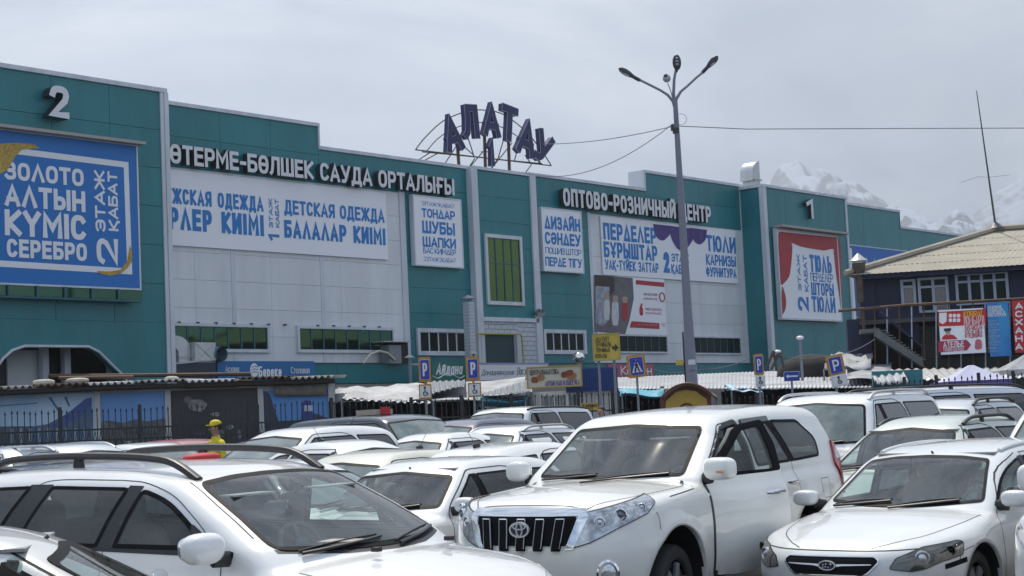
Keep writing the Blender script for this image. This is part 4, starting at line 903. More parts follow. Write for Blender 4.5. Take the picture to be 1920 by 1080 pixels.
for k, (x0, x1, yt, c1, c2, sc) in enumerate(posters):
    a, z = SH.uv(x0, yt); b, _ = SH.uv(x1, yt); z -= g0; e = slab('poster', pmat(f'poster_print_{"abcd"[k]}', c1, c2, sc), shed, a, b, -.02, .015, .35, z)
    def PP(px, py): u, zz = SH.uv(px, py); return u, zz - g0
    if k == 0:
        for pts, c in (([(95, 800), (160, 748), (172, 745), (172, 760), (110, 806)], (.01, .06, .30)), ([(60, 800), (90, 795), (172, 750), (172, 830), (60, 835)], (.03, .10, .22)), ([(-30, 800), (172, 798), (172, 835), (-30, 835)], (.03, .05, .08)), ([(0, 760), (70, 755), (70, 757), (0, 762)], (.05, .2, .4)), ([(90, 745), (96, 745), (112, 770), (108, 770)], (.05, .12, .35)), ([(120, 744), (125, 744), (132, 762), (128, 762)], (.05, .12, .35))):
            flat(shed, 'printed_shape', [PP(*q) for q in pts], -.024 - .003 * random.random(), mat('print_%d' % (int(c[2] * 100)), c, .5, noise=1., nscale=3.5, dark=tuple(v * .3 + .09 for v in c)))
        for i in range(9): x = 20 + i * 17; flat(shed, 'printed_pipe', [PP(x, 803), PP(x + 5, 803), PP(x + 5, 835), PP(x, 835)], -.03, mat('print_pipe', (.22, .30, .36), .5))
    if k == 1:
        flat(shed, 'printed_city', [PP(*q) for q in ((188, 792), (200, 788), (230, 793), (255, 786), (275, 790), (311, 784), (311, 835), (188, 835))], -.026, mat('print_dark_city', (.05, .055, .07), .6, noise=.7, nscale=4, dark=(.16, .15, .15)))
    if k == 2:
        for (x, y, r1, r2, cc) in ((370, 760, 17, 13, (.34, .30, .30)), (352, 750, 9, 7, (.18, .14, .14)), (404, 777, 9, 4, (.34, .36, .40)), (430, 800, 8, 5, (.30, .33, .38)), (415, 812, 6, 8, (.22, .24, .30)), (448, 815, 5, 9, (.25, .28, .34)), (372, 812, 12, 5, (.10, .10, .12))):
            q = [PP(x + r1 * math.cos(a) * (.8 + .35 * random.random()), y + r2 * math.sin(a) * (.8 + .35 * random.random())) for a in np.linspace(0, 6.1, 11)]; flat(shed, 'printed_machinery', q, -.024 - .004 * random.random(), mat('print_m%d' % int(cc[0] * 100), cc, .6, noise=.8, nscale=6, dark=(.03, .03, .035)))
    if k == 3:
        flat(shed, 'printed_tower', [PP(*q) for q in ((564, 790), (566, 756), (572, 750), (583, 752), (588, 790))], -.025, mat('print_navy', (.03, .05, .22), .6)); flat(shed, 'printed_window', [PP(*q) for q in ((570, 760), (586, 760), (586, 771), (570, 771))], -.030, mat('print_pale', (.4, .45, .55), .6))
        flat(shed, 'printed_cliff', [PP(*q) for q in ((494, 733), (505, 738), (512, 760), (522, 790), (560, 788), (590, 775), (618, 785), (618, 835), (494, 835))], -.022, mat('print_dusk', (.05, .06, .10), .6, noise=.6, nscale=3))
gb = [at_y(515, 709, 48.3), at_y(612, 707, 48.8), at_y(515, 742, 48.3), at_y(612, 742, 48.8)]
corrugated('sacking', mat('grey_sacking', (.20, .175, .15), .95, noise=.4, nscale=5, bump=.4), shed, gb[0], gb[1], gb[2], gb[3], .55, .03, 4)
# roof: overlapping corrugated sheets, a rusty purlin, sand bags on top
prevx = -70
for i, (x0, x1) in enumerate(((-70, 60), (60, 160), (160, 250), (250, 345), (345, 440), (440, 540), (540, 622))):
    f = lambda x: 727 - (x) * .031 - (0 if x < 100 else 1.5); Ys = lambda x: 45.4 + x * .0052
    a, b = W3(x0, f(x0) + random.uniform(-1, 1), Ys(x0)), W3(x1 + 4, f(x1) + random.uniform(-1, 1), Ys(x1)); c_, d_ = a + Vector((.1, 2.6, .10)), b + Vector((.1, 2.6, .08))
    corrugated('roof_sheet', (SLATE, RUSTM, ZINC, SLATE, ZINC, RUSTM, SLATE)[i], shed, c_, d_, a + Vector((0, 0, .02 * (i % 2))), b + Vector((0, 0, .02 * (i % 2))), .19, .045, 4)
    q = MB(); q.tube([a + Vector((0, .12, -.13)), b + Vector((0, .12, -.13))], .075, 6); o = q.build('purlin', mat('dark_timber', (.03, .022, .018), .9)); adopt(o, shed)
for x0, x1, y, Y in ((90, 330, 705, 49.5), (110, 250, 709, 48.3), (330, 470, 703, 50.5)):
    q = MB(); q.tube([W3(x0, y, Y), W3(x1, y - 2, Y + .6)], .06, 6); o = q.build('roof_batten', RUSTM); adopt(o, shed)
for i, (x, y, s_) in enumerate(((82, 717, .40), (145, 714, .42), (322, 711, .26))):
    v, q = superell('b', W3(x, y, 48.0 + i * .3), (s_ * .8, .22, .09), 2.6); o = MB().add(v, q, True).build('sand_bag', mat('pale_sack', (.55, .52, .44), .9, noise=.3, nscale=6, bump=.4)); tagr(o, ('pale sack lying on the shed roof, leftmost of the three', 'plump pale sack in the middle of the shed roof, under the arch', 'small pale sack lying on the shed roof nearest the canteen sign')[i], 'sack', 'sacks on the shed roof')

# ---- iron fence with spear pickets
def picket_mesh(h):
    m = MB(); m.box(-.011, .011, -.011, .011, 0, h - .09); m.add([(-.03, 0, h - .09), (0, -.02, h - .09), (.03, 0, h - .09), (0, .02, h - .09), (0, 0, h), (0, 0, h - .12)], [(0, 1, 4), (1, 2, 4), (2, 3, 4), (3, 0, 4), (1, 0, 5), (2, 1, 5), (3, 2, 5), (0, 3, 5)]); return m.mesh('picket')
PKM = {}
def fence(label, px0, px1, Y0, Y1, h, sp, postpx=(), cross=0.):
    a, b = at_y(px0, 780, Y0), at_y(px1, 780, Y1); pl = Plane(a[:2], math.atan2(b.y - a.y, b.x - a.x)); L = (Vector(b[:2]) - Vector(a[:2])).length; g = ground((Y0 + Y1) / 2)
    e = pl.thing('iron_fence', label, 'fence', 0, 0, g)
    if h not in PKM: PKM[h] = picket_mesh(h); PKM[h].materials.append(IRON)
    n = int(L / sp)
    for i in range(n):
        o = bpy.data.objects.new('picket', PKM[h]); COL.objects.link(o); o.parent = e; o.location = ((i + .5) * L / n, 0, .05); o.rotation_euler = (0, R(random.uniform(-.6, .6)), 0); o.scale.z = random.uniform(.985, 1.01)
    for z in (.25, h - .52, h - .80 if cross else h * .55): slab('rail', IRON, e, 0, L, -.025, .025, z, z + .045)
    for px in postpx: u = pl.uv(px, 780)[0]; slab('post', IRON, e, u - .04, u + .04, -.04, .04, 0, h + .10)
    if cross:
        k = MB()
        for i in range(n):
            x = i * L / n; z0, z1 = h - 1.35, h - .52; k.tube([(x, -.015, z0), (x + L / n, -.015, z1)], .009, 4); k.tube([(x + L / n, .015, z0), (x, .015, z1)], .009, 4)
        o = k.build('lattice', IRON, e); o['kind'] = 'stuff'
    return e
fence('black iron spear fence in front of the poster wall, left', -20, 632, 41.0, 45.0, 2.42, .15, (112, 262, 466, 622), 1)
fence('black iron spear fence in front of the dark stalls, centre', 640, 1000, 45.2, 47.0, 2.35, .16, (772, 866, 960))
fence('black iron spear fence in front of the bread kiosk and yellow notice', 1000, 1180, 47.0, 47.5, 2.35, .16, (1086, 1150))
fence('black iron spear fence at the far right below the purple tent', 1640, 1960, 47.0, 44.5, 2.3, .16, (1700, 1760, 1840, 1905))
fence('black iron spear fence under the long white market roof, right', 1180, 1640, 47.5, 47.0, 2.05, .16, (1245, 1330, 1420, 1530))

# ---- stalls: dark interiors, canopies and tarpaulins
def stall(label, x0, x1, ytop, Y, depth, seed, h=None, goods=True):
    a, b = at_y(x0, ytop, Y), at_y(x1, ytop, Y); g = ground(Y); w = b.x - a.x; hh = h or a.z - g; e = empty('market_stall', label, 'stall', (a.x, Y, g)); rr = random.Random(seed)
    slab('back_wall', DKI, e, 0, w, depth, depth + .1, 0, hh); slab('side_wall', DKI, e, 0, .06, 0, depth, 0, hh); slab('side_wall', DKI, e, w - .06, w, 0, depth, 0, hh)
    for i in range(int(w / 1.6) + 1): slab('post', IRON, e, min(i * 1.6, w - .06), min(i * 1.6, w - .06) + .06, -.05, .01, 0, hh)
    slab('counter', mat('brown_board', (.16, .09, .055), .8, noise=.4), e, .1, w - .1, .3, 1., 0, .95)
    if goods:
        cols = [(.14, .07, .05), (.06, .06, .09), (.22, .20, .18), (.20, .05, .05), (.05, .09, .14), (.10, .11, .07), (.03, .03, .03)]
        x = .2
        while x < w - .5:
            ww = rr.uniform(.22, .5); c = rr.choice(cols); m = mat('goods_%d' % cols.index(c), c, .8, noise=.5, nscale=6)
            if rr.random() < .8: slab('hanging_goods', m, e, x, x + ww, depth - .35, depth - .2, rr.uniform(.9, 1.3), hh - rr.uniform(.15, .4))
            if rr.random() < .7: slab('carton', m, e, x, x + ww * .9, .35, .9, .96, .96 + rr.uniform(.15, .5))
            x += ww + rr.uniform(.05, .3)
    return e
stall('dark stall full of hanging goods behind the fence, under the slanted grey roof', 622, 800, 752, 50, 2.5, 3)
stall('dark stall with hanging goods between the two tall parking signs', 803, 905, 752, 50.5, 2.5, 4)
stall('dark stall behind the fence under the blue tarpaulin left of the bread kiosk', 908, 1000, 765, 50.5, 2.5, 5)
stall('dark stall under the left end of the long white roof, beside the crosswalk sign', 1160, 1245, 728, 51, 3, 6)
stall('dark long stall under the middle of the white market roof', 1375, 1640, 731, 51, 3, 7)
def canopy(label, cor, m, pitch=.2, amp=.03, name='canopy', cat='canopy', wave=True, sag=0., jit=0., poles=True, rows=6):
    P = [at_y(*c) for c in cor]; e = empty(name, label, cat, (P[2] + P[3]) / 2 * 1.0); e.location.z = ground(P[2].y)
    corrugated('roof_sheet' if wave else 'tarpaulin', m, e, P[0], P[1], P[2], P[3], pitch, amp, rows, sag, jit)
    if poles:
        for p in P: q = MB(); g = ground(p.y); q.tube([(p.x, p.y + .05, g), (p.x, p.y + .05, p.z)], .03, 6); o = q.build('pole', GREYM); adopt(o, e)
    return e
canopy('crumpled white tarpaulin heap over the stalls, right of the shed', ((640, 735, 54), (800, 722, 54), (622, 752, 49.5), (800, 752, 49.5)), WCAN, 1.7, .03, wave=False, sag=-.16, jit=.10, rows=12)
canopy('slanted grey corrugated roof over the dark stalls, left of the parking signs', ((650, 738, 52), (800, 748, 52), (640, 748, 48.8), (812, 757, 48.8)), ZINC, .2, .03)
canopy('white sagging sheet over the stalls between the two parking signs', ((800, 722, 56), (985, 708, 56), (812, 752, 50), (985, 748, 50)), WCAN, 2.9, .03, wave=False, sag=.12, rows=8)
canopy('dark slanted lean-to roof rising towards the bread kiosk', ((905, 738, 52.5), (995, 712, 52.5), (905, 741, 49.5), (998, 735, 49.5)), GREYM, .2, .025)
canopy('dark slanted roof strip beside the green shop sign', ((800, 716, 55), (872, 713, 55), (805, 740, 51.5), (872, 722, 51.5)), GREYM, .2, .025)
canopy('bright blue tarpaulin sagging under the lean-to left of the kiosk', ((895, 745, 50.5), (990, 742, 50.5), (905, 752, 49.2), (985, 752, 49.2)), BLUETARP, 1.3, .03, wave=False, sag=.25, rows=8)
canopy('small blue tarpaulin hanging left of the wooden arched gate', ((1160, 730, 50.5), (1245, 730, 50.5), (1166, 738, 49), (1243, 744, 49)), BLUETARP, 1.3, .03, wave=False, sag=.15, rows=6)
canopy('long white corrugated market roof running behind the parking signs, left part', ((1158, 708, 66), (1420, 697, 66), (1156, 730, 50.5), (1420, 729, 50.5)), mat('white_roof_sheet', (.48, .49, .51), .5, noise=.5, nscale=.7), .15, .014)
canopy('long white corrugated market roof running behind the tilted parking sign, right part', ((1424, 697, 66), (1640, 692, 66), (1424, 729, 50.5), (1650, 727, 50.5)), MATS['white_roof_sheet'], .15, .014)
canopy('wrinkled white awning stretched left of the blue cafe building', ((1560, 668, 60), (1640, 662, 60), (1545, 692, 56), (1632, 690, 56)), WCAN, 1.4, .05, wave=False, sag=-.1, jit=.10, rows=8)
canopy('pale grey awning roof under the stairs of the blue cafe building', ((1590, 689, 58), (1670, 680, 58), (1585, 712, 51.5), (1670, 712, 51.5)), WCAN, 2., .05, wave=False, sag=.1, rows=6)
canopy('long grey sheet awning in front of the blue cafe building', ((1665, 693, 57), (1930, 688, 57), (1700, 714, 50.5), (1930, 708, 50.5)), ZINC, .3, .03)
canopy('pale blue sheet under the edge of the long white roof, right of the arched gate', ((1360, 722, 52), (1420, 727, 52), (1372, 733, 50), (1430, 735, 50)), mat('pale_blue_tarp', (.35, .52, .66), .6), .5, .03, wave=False)
# small teal roofed hut and red sign, right
ht = empty('market_kiosk', 'small grey kiosk with striped awning and teal fascia, left of the purple tent', 'kiosk', (at_y(1640, 705, 49).x, 49, ground(49)))
wk = at_y(1735, 705, 49).x - at_y(1640, 705, 49).x; hk = at_y(1640, 696, 49).z - ground(49)
slab('wall', GREYM, ht, 0, wk, .4, 2.5, 0, hk - .45); slab('fascia', TEAL, ht, 0, wk, .3, .42, hk - .45, hk); slab('window', DARK_GL, ht, .25, .95, .36, .41, 1.2, 2.0); slab('red_panel', REDV, ht, wk * .66, wk * .98, .34, .41, 1.0, hk - .5); slab('white_panel', SWHT, ht, wk * .75, wk * .92, .31, .35, 1.3, hk - .75)
p = ht.location; o = corrugated('awning', WCAN, ht, p + Vector((0, .35, hk - .12)), p + Vector((wk * .62, .35, hk - .05)), p + Vector((-.05, -.35, hk - .42)), p + Vector((wk * .62, -.35, hk - .4)), .22, .03, 3)

# ---- pyramid tents
def tent(label, xl, xr, ye, xp, yp, Y, m, trim):
    a, b = at_y(xl, ye, Y), at_y(xr, ye, Y); w = (b.x - a.x) / 2; c = Vector(((a.x + b.x) / 2, Y + w, 0)); g = ground(Y); ze = a.z - g; zp = at_y(xp, yp, Y + w).z - g
    e = empty('pop_up_tent', label, 'tent', (c.x, c.y, g)); vs = []; fs = []; n = 8
    for s_ in range(4):
        ca, cb = [(-w, -w), (w, -w), (w, w), (-w, w)][s_], [(w, -w), (w, w), (-w, w), (-w, -w)][s_]; base = len(vs)
        for j in range(n + 1):
            t = j / n
            for i in range(n + 1):
                s = i / n; x = (ca[0] * (1 - s) + cb[0] * s) * (1 - t * .93); y = (ca[1] * (1 - s) + cb[1] * s) * (1 - t * .93); z = ze + (zp - ze) * (t ** 1.25) - .10 * math.sin(math.pi * s) * (1 - t); vs.append((x, y, z))
        for j in range(n):
            for i in range(n): q = base + j * (n + 1) + i; fs.append((q, q + 1, q + n + 2, q + n + 1))
    k = len(vs); vs += [(x, y, zp) for x, y in ((-w * .07, -w * .07), (w * .07, -w * .07), (w * .07, w * .07), (-w * .07, w * .07))]; fs.append((k, k + 1, k + 2, k + 3))
    MB().add(vs, fs, True).build('tent_roof', m, e); mb = MB(); L = 40
    for s_ in range(4):
        ca, cb = Vector([(-w, -w), (w, -w), (w, w), (-w, w)][s_]), Vector([(w, -w), (w, w), (-w, w), (-w, -w)][s_]); pt = [ca + (cb - ca) * i / L for i in range(L + 1)]
        mb.add([(q.x, q.y, ze + .01) for q in pt] + [(q.x * 1.01, q.y * 1.01, ze - .22 - (.05 if i % 2 else 0)) for i, q in enumerate(pt)], [(i, i + 1, L + 2 + i, L + 1 + i) for i in range(L)])
    mb.build('valance', trim, e)
    for x in (-w, w):
        for y in (-w, w): slab('leg', GREYM, e, x - .03, x + .03, y - .03, y + .03, 0, ze)
LILAC = mat('lilac_canvas', (.52, .52, .68), .7, noise=.12, nscale=1.5); PURP = mat('purple_trim', (.09, .07, .30), .7)
tent('pale lilac pop-up tent with purple valance in front of the cafe building', 1777, 1902, 716, 1838, 684, 46.0, LILAC, PURP)
tent('white peaked tent cut by the right frame edge, beyond the lilac tent', 1888, 2010, 694, 1950, 662, 52., WCAN, WCAN)

# ---- bread kiosk with its sign board
Yk = 48.6; KP = FP(Yk); g = ground(Yk)
a, z1 = KP.uv(1000, 716); b, _ = KP.uv(1152, 716); kz = z1 - g; ek = KP.thing('bread_kiosk', 'white bread kiosk with a blue corrugated top behind the yellow sign posts', 'kiosk', a, 0, g)
slab('wall', WALLP, ek, 0, b - a, .3, 3, 0, kz - .3)
for x0, x1 in ((1012, 1090), (1094, 1122), (1126, 1150)):
    u0, u1 = KP.uv(x0, 740)[0] - a, KP.uv(x1, 740)[0] - a; slab('frame', SWHT, ek, u0, u1, .18, .26, .9, kz - .35); slab('window_pane', M_MDG if x0 == 1012 else WALLP, ek, u0 + .06, u1 - .06, .15, .2, .98, kz - .42)
    if x0 == 1012:
        for q in (.33, .66): slab('mullion', SWHT, ek, u0 + (u1 - u0) * q - .03, u0 + (u1 - u0) * q + .03, .12, .2, .9, kz - .35)
BCOR = mat('blue_corrugated', (.012, .055, .26), .5, noise=.25); u0 = KP.uv(1060, 700)[0] - a; zt = KP.uv(1150, 688)[1] - g
for i in range(24): x = u0 + (b - a - u0 + .1) * i / 24; slab('corrugated_strip', BCOR, ek, x, x + (b - a - u0 + .1) / 24 * .62, -.05 , .3, kz - .35, zt); 
slab('parapet', BCOR, ek, u0, b - a + .1, .02, .5, kz - .35, zt - .02)
e, P, T = banner('cream bread shop board with printed loaves, on the front of the kiosk', (989, 691), (1090, 722), -.35, mat('cream_board', (.58, .54, .42), .6, noise=.2, nscale=3), .06, 'sign_board', mat('ochre_frame', (.42, .27, .06), .6), .04, plane=KP)
T('ЦЕНТРАЛЬНАЯ ЕЛКА', 993, 694, 1048, 701, DKT, .0); T('АЛТЫН НАН И ВЫПЕЧКА', 1022, 714, 1087, 721, mat('print_violet', (.12, .05, .25), .5), .02)
for k, (x, y, w_) in enumerate(((1003, 712, 7), (1014, 708, 7), (1060, 702, 8), (1072, 705, 9), (1068, 699, 7))): flat(e, 'printed_loaf', fillet([P(x - w_, y - 5), P(x + w_, y - 6), P(x + w_, y + 5), P(x - w_, y + 6)], .12), -.012 - .004 * k, mat('print_bread%d' % (k % 2), ((.30, .07, .035), (.46, .20, .07))[k % 2], .6, noise=.5, nscale=8))
e, P, T = banner('yellow notice fixed to the iron fence by the bread kiosk', (1090, 756), (1122, 768), 0, YEL, .02, 'notice', None, plane=FP(46.9)); T('НЕ ПАРКОВАТЬ', 1092, 758, 1120, 762.5, DKT, .02); T('ВЪЕЗД', 1098, 763.5, 1113, 767, DKT, .0)

# ---- shop fascia boards on the plinth
def fascia(label, TL, BR, v, m, plane=None, **k): return banner(label, TL, BR, v, m, .12, 'shop_sign', k.get('frame'), plane=plane)
e, P, T = fascia('long blue canteen fascia with a round white emblem above the shed roof', (407, 677), (590, 709), -1.2, mat('canteen_blue', (.012, .14, .36), .45, noise=.1, nscale=1.))
T('Асхана', 422, 686, 448, 697, WTXT, .0); T('Столовая', 545, 688, 580, 700, WTXT, .0); T('Береке', 484, 687, 528, 706, WTXT, .03)
c0 = P(476.5, 694); flat(e, 'printed_emblem', [(c0[0] + .20 * math.cos(a), c0[1] + .26 * math.sin(a)) for a in np.linspace(0, 6.0, 16)], -.008, WTXT)
for k in range(3): MB().tube([(c0[0] - .16 + .02 * k, -.016, c0[1] - .10 + .10 * k), (c0[0] + .02, -.016, c0[1] - .05 + .10 * k), (c0[0] + .17, -.016, c0[1] - .08 + .10 * k)], .012, 4).build('emblem_line', MATS['canteen_blue'], e)
e, P, T = fascia('green shop fascia with slanted white lettering between two parking signs', (809, 680), (874, 713), -2.0, mat('fascia_green', (.02, .16, .12), .5)); T('Айдана', 816, 681, 866, 702, WTXT, .03, shear=.25)
sc_ = MB()
for f in (-1, 1): c0 = P(841, 706); sc_.tube([(c0[0] + f * x, -.012, c0[1] + .07 * math.sin(x * 7)) for x in np.linspace(.05, .95, 16)], .025, 4)
sc_.build('printed_scroll', WTXT, e)
e, P, T = fascia('white kitchen fascia with thin dark script right of the second parking sign', (890, 683), (1028, 711), -2.4, SWHT, frame=mat('lavender_frame', (.25, .28, .48), .5)); T('Домашняя кухня', 902, 693, 963, 703, mat('print_slate', (.12, .14, .22), .5), .0, shear=.3); T('Вас ждёт', 968, 689, 1000, 702, MATS['print_slate'], .0, shear=.3)
e, P, T = fascia('pink shop fascia with white lettering behind the crosswalk sign', (1140, 683), (1226, 708), -1.5, mat('pink_fascia', (.40, .08, .14), .5)); T('Керуен', 1163, 686, 1222, 703, WTXT, .02)

# ---- yellow terminal sign on two posts
Yt = 44.5; pl = FP(Yt); e, P, T = banner('yellow board with an arrow to the payment terminals on two posts', (1112, 628), (1162, 673), 0, YEL, .05, 'board_sign', mat('dull_yellow', (.40, .33, .10), .6), .03, plane=pl)
for r_ in (('АҚЫ ТӨЛЕУ', 1116, 632, 1142, 640), ('ТЕРМИНАЛЫ', 1116, 642, 1146, 650), ('ТЕРМИНАЛ', 1117, 653, 1143, 660), ('ОПЛАТЫ', 1116, 664, 1138, 671)): T(*r_, DKT, .0)
flat(e, 'printed_arrow', [P(*q) for q in ((1148, 649), (1153, 649), (1153, 644), (1160, 652), (1153, 659), (1153, 655), (1148, 655))], -.01, DKT)
for px in (1123, 1152): u = P(px, 680)[0]; slab('post', GREYM, e, u - .035, u + .035, .06, .12, -(pl.uv(1140, 673)[1] - ground(Yt)), .1)

# ---- road signs
def road_sign(label, x0, y0, x1, y1, Y, kind, tilt=0., extra=None, cat='road sign'):
    pl = FP(Y); a, b, z0, z1 = pl.rect(x0, y0, x1, y1); uc = (a + b) / 2; w = b - a; h = z1 - z0; g = ground(Y)
    e = pl.thing('road_sign', label, cat, uc, 0, g); zc = (z0 + z1) / 2 - g; M = Matrix.Translation((0, 0, zc)) @ Matrix.Rotation(R(tilt), 4, 'Y')
    hd = bpy.data.objects.new('sign_head', None); COL.objects.link(hd); hd.parent = e; hd.matrix_local = M
    MB().tube([(0, .05, 0), (math.sin(R(tilt)) * zc * .4 if False else 0, .05, zc + h * .3)], .03, 8).build('pole', GREYM, e)
    def plate(m, w_, h_, y, nm, r=.03): return MB().prism(fillet([(-w_ / 2, -h_ / 2), (w_ / 2, -h_ / 2), (w_ / 2, h_ / 2), (-w_ / 2, h_ / 2)], r), y, y + .012).build(nm, m, hd)
    if kind in 'PX': plate(ORNG, w, h, -.01, 'backboard', .05); plate(SWHT, w * .74, h * .80, -.024, 'sign_plate'); plate(SBLUE, w * .70, h * .77, -.038, 'sign_face')
    if kind == 'P': fit_text('P', -w * .17, w * .20, -h * .26, h * .26, -.04, SWHT, hd, .02)
    if kind == 'X':
        flat(hd, 'sign_triangle', [(-w * .28, -h * .28), (w * .28, -h * .28), (0, h * .30)], -.040, SWHT)
        mbx = MB(); k = h
        for pts in (([(0, .16), (-.01, .03)]), ([(-.01, .03), (-.06, -.09), (-.10, -.20)]), ([(-.01, .03), (.05, -.08), (.06, -.19)]), ([(0, .11), (-.07, .02)]), ([(0, .11), (.06, .03)])): mbx.tube([(x * k, -.048, z * k) for x, z in pts], .020, 5)
        v, q = superell('h', (0, -.048, .20 * k), (.025, .01, .03), 2); mbx.add(v, q, True); mbx.build('walking_figure', DKT, hd)
        for s_ in (-1, 1): flat(hd, 'sign_stripe', [(s_ * w * .12 - .02, -h * .27), (s_ * w * .12 + .03, -h * .27), (s_ * w * .09 + .02, -h * .15), (s_ * w * .09 - .01, -h * .15)], -.045, SBLUE)
    if kind == 'A':
        plate(SWHT, w, h, -.012, 'sign_plate'); plate(SBLUE, w * .96, h * .92, -.026, 'sign_face'); flat(hd, 'sign_arrow', [(-w * .38, 0), (-w * .22, h * .22), (-w * .22, h * .08), (w * .38, h * .08), (w * .38, -h * .08), (-w * .22, -h * .08), (-w * .22, -h * .22)], -.03, SWHT)
    if extra:
        x0, y0, x1, y1, bd = extra; a2, b2, q0, q1 = pl.rect(x0, y0, x1, y1); w2, h2 = b2 - a2, q1 - q0
        h3 = bpy.data.objects.new('sub_plate', None); COL.objects.link(h3); h3.parent = e; h3.matrix_local = Matrix.Translation(((a2 + b2) / 2 - uc, 0, (q0 + q1) / 2 - g)) @ Matrix.Rotation(R(tilt), 4, 'Y')
        def pt(m, k1, k2, y, nm): return MB().prism([(-w2 * k1 / 2, -h2 * k2 / 2), (w2 * k1 / 2, -h2 * k2 / 2), (w2 * k1 / 2, h2 * k2 / 2), (-w2 * k1 / 2, h2 * k2 / 2)], y, y + .012).build(nm, m, h3)
        pt(ORNG if bd else SWHT, 1, 1, -.02, 'backboard'); pt(SWHT, .82, .78, -.035, 'sign_face')
        k = h2; mw = MB(); mw.tube([(k * .13 * math.cos(t) + .0, -.045, k * .13 * math.sin(t) - k * .12) for t in np.linspace(2.2, 6.6, 12)], .011, 5); mw.tube([(-.02 * k, -.045, .22 * k), (-.02 * k, -.045, -.02 * k), (.12 * k, -.045, -.04 * k), (.18 * k, -.045, -.2 * k)], .013, 5); v, q = superell('h', (-.02 * k, -.045, .28 * k), (.03, .01, .03), 2); mw.add(v, q, True); mw.build('wheelchair_symbol', DKT, h3)
road_sign('parking sign on an orange board with wheelchair plate, left of the green fascia', 784, 670, 809, 716, 43.5, 'P', 0, (785, 721, 810, 748, 1))
road_sign('parking sign on an orange board with wheelchair plate, right of the green fascia', 873, 669, 900, 713, 44, 'P', 0, (877, 718, 903, 744, 1))
road_sign('slim parking sign with wheelchair plate in front of the right tower foot', 1412, 664, 1433, 703, 45, 'P', 0, (1416, 704, 1435, 725, 0))
road_sign('tilted parking sign with wheelchair plate, rightmost of the parking signs', 1549, 666, 1584, 703, 41, 'P', -9, (1558, 703, 1589, 724, 0))
road_sign('blue crosswalk sign with white triangle on an orange board', 1175, 666, 1212, 707, 42, 'X', -5)
road_sign('small blue one-way sign with white left arrow', 1469, 697, 1500, 714, 45, 'A')

# ---- brown arched wooden gate with yellow emblem
Yg = 44; gp = FP(Yg); g = ground(Yg); a, _ = gp.uv(1240, 760); b, _ = gp.uv(1335, 760); zt = gp.uv(1290, 719)[1] - g; ze = gp.uv(1240, 745)[1] - g
eg = gp.thing('arched_kiosk', 'brown arched booth with a yellow emblem panel behind the open-door wagon roof', 'kiosk', (a + b) / 2, 0, g); hw = (b - a) / 2
arcp = [(-hw + 2 * hw * t, ze + (zt - ze) * math.sin(math.pi * t) ** .8) for t in np.linspace(0, 1, 17)]
WOODR = mat('red_brown_wood', (.17, .055, .03), .6, noise=.35, nscale=4); YP = mat('ochre_panel', (.50, .33, .05), .6, noise=.15)
MB().prism([(-hw, 0)] + arcp + [(hw, 0)], .1, .2).build('front_board', WOODR, eg); mb = MB(); n = len(arcp)
mb.add([(x, -.2, z) for x, z in arcp] + [(x + .5, 2.6, z - .05) for x, z in arcp], [(i, i + 1, n + i + 1, n + i) for i in range(n - 1)], True); o = mb.build('vault_roof', mat('tan_sheet', (.30, .21, .16), .6, noise=.3), eg); o.modifiers.new('t', 'SOLIDIFY').thickness = .05
MB().tube([(x, -.22, z) for x, z in arcp], .03, 6).build('arch_rim', WOODR, eg)
flat(eg, 'emblem_panel', [(-hw * .88, ze - .55), (-hw * .80, ze - .10), (-hw * .4, ze + .12), (0, ze + .17), (hw * .4, ze + .12), (hw * .80, ze - .10), (hw * .88, ze - .55)], .06, YP, .03)
MB().tube([((.18) * math.cos(t), .01, ze - .38 + .18 * math.sin(t)) for t in np.linspace(0, math.pi, 12)], .03, 6).build('emblem_arch', WOODR, eg); slab('emblem_block', YP, eg, -.1, .12, .0, .05, ze - .42, ze - .25); slab('side_wall', WOODR, eg, hw - .08, hw, .2, 2.6, 0, ze)

# ---- flues, vents, lamps and other bits on the centre
def wthing(name, label, cat, px, py, v, z=None, group=None):
    u, zz = FW.uv(px, py, v); return FW.thing(name, label, cat, u, v, zz if z is None else z, group), u, zz
ch, u, zz = wthing('brick_flue', 'tall pale brick flue with a metal cap left of the loading gate', 'chimney', 884, 700, -1.2, z=BASE); zt = FW.uv(884, 566, -1.2)[1] - BASE; w = .17
fl = MB(); k = 0; z = 0
while z < zt - .1:
    for (x0, x1) in ((-w, -.005), (.005, w)) if k % 2 else ((-w, -w / 2 - .005), (-w / 2 + .005, w / 2 - .005), (w / 2 + .005, w)): fl.box(x0, x1, -w, w, z, z + .13)
    z += .145; k += 1
o = fl.build('flue_bricks', BRICKW, ch); o['kind'] = 'stuff'; slab('flue_core', CONC, ch, -w + .02, w - .02, -w + .02, w - .02, 0, zt - .05)
MB().lathe([(.30, 0), (.30, .02), (.16, .10), (0, .18)], 16, Matrix.Translation((0, 0, zt + .12))).build('flue_cap', ZINC, ch); 
for s_ in (-1, 1): slab('cap_leg', ZINC, ch, s_ * .12 - .01, s_ * .12 + .01, -.01, .01, zt - .1, zt + .14)
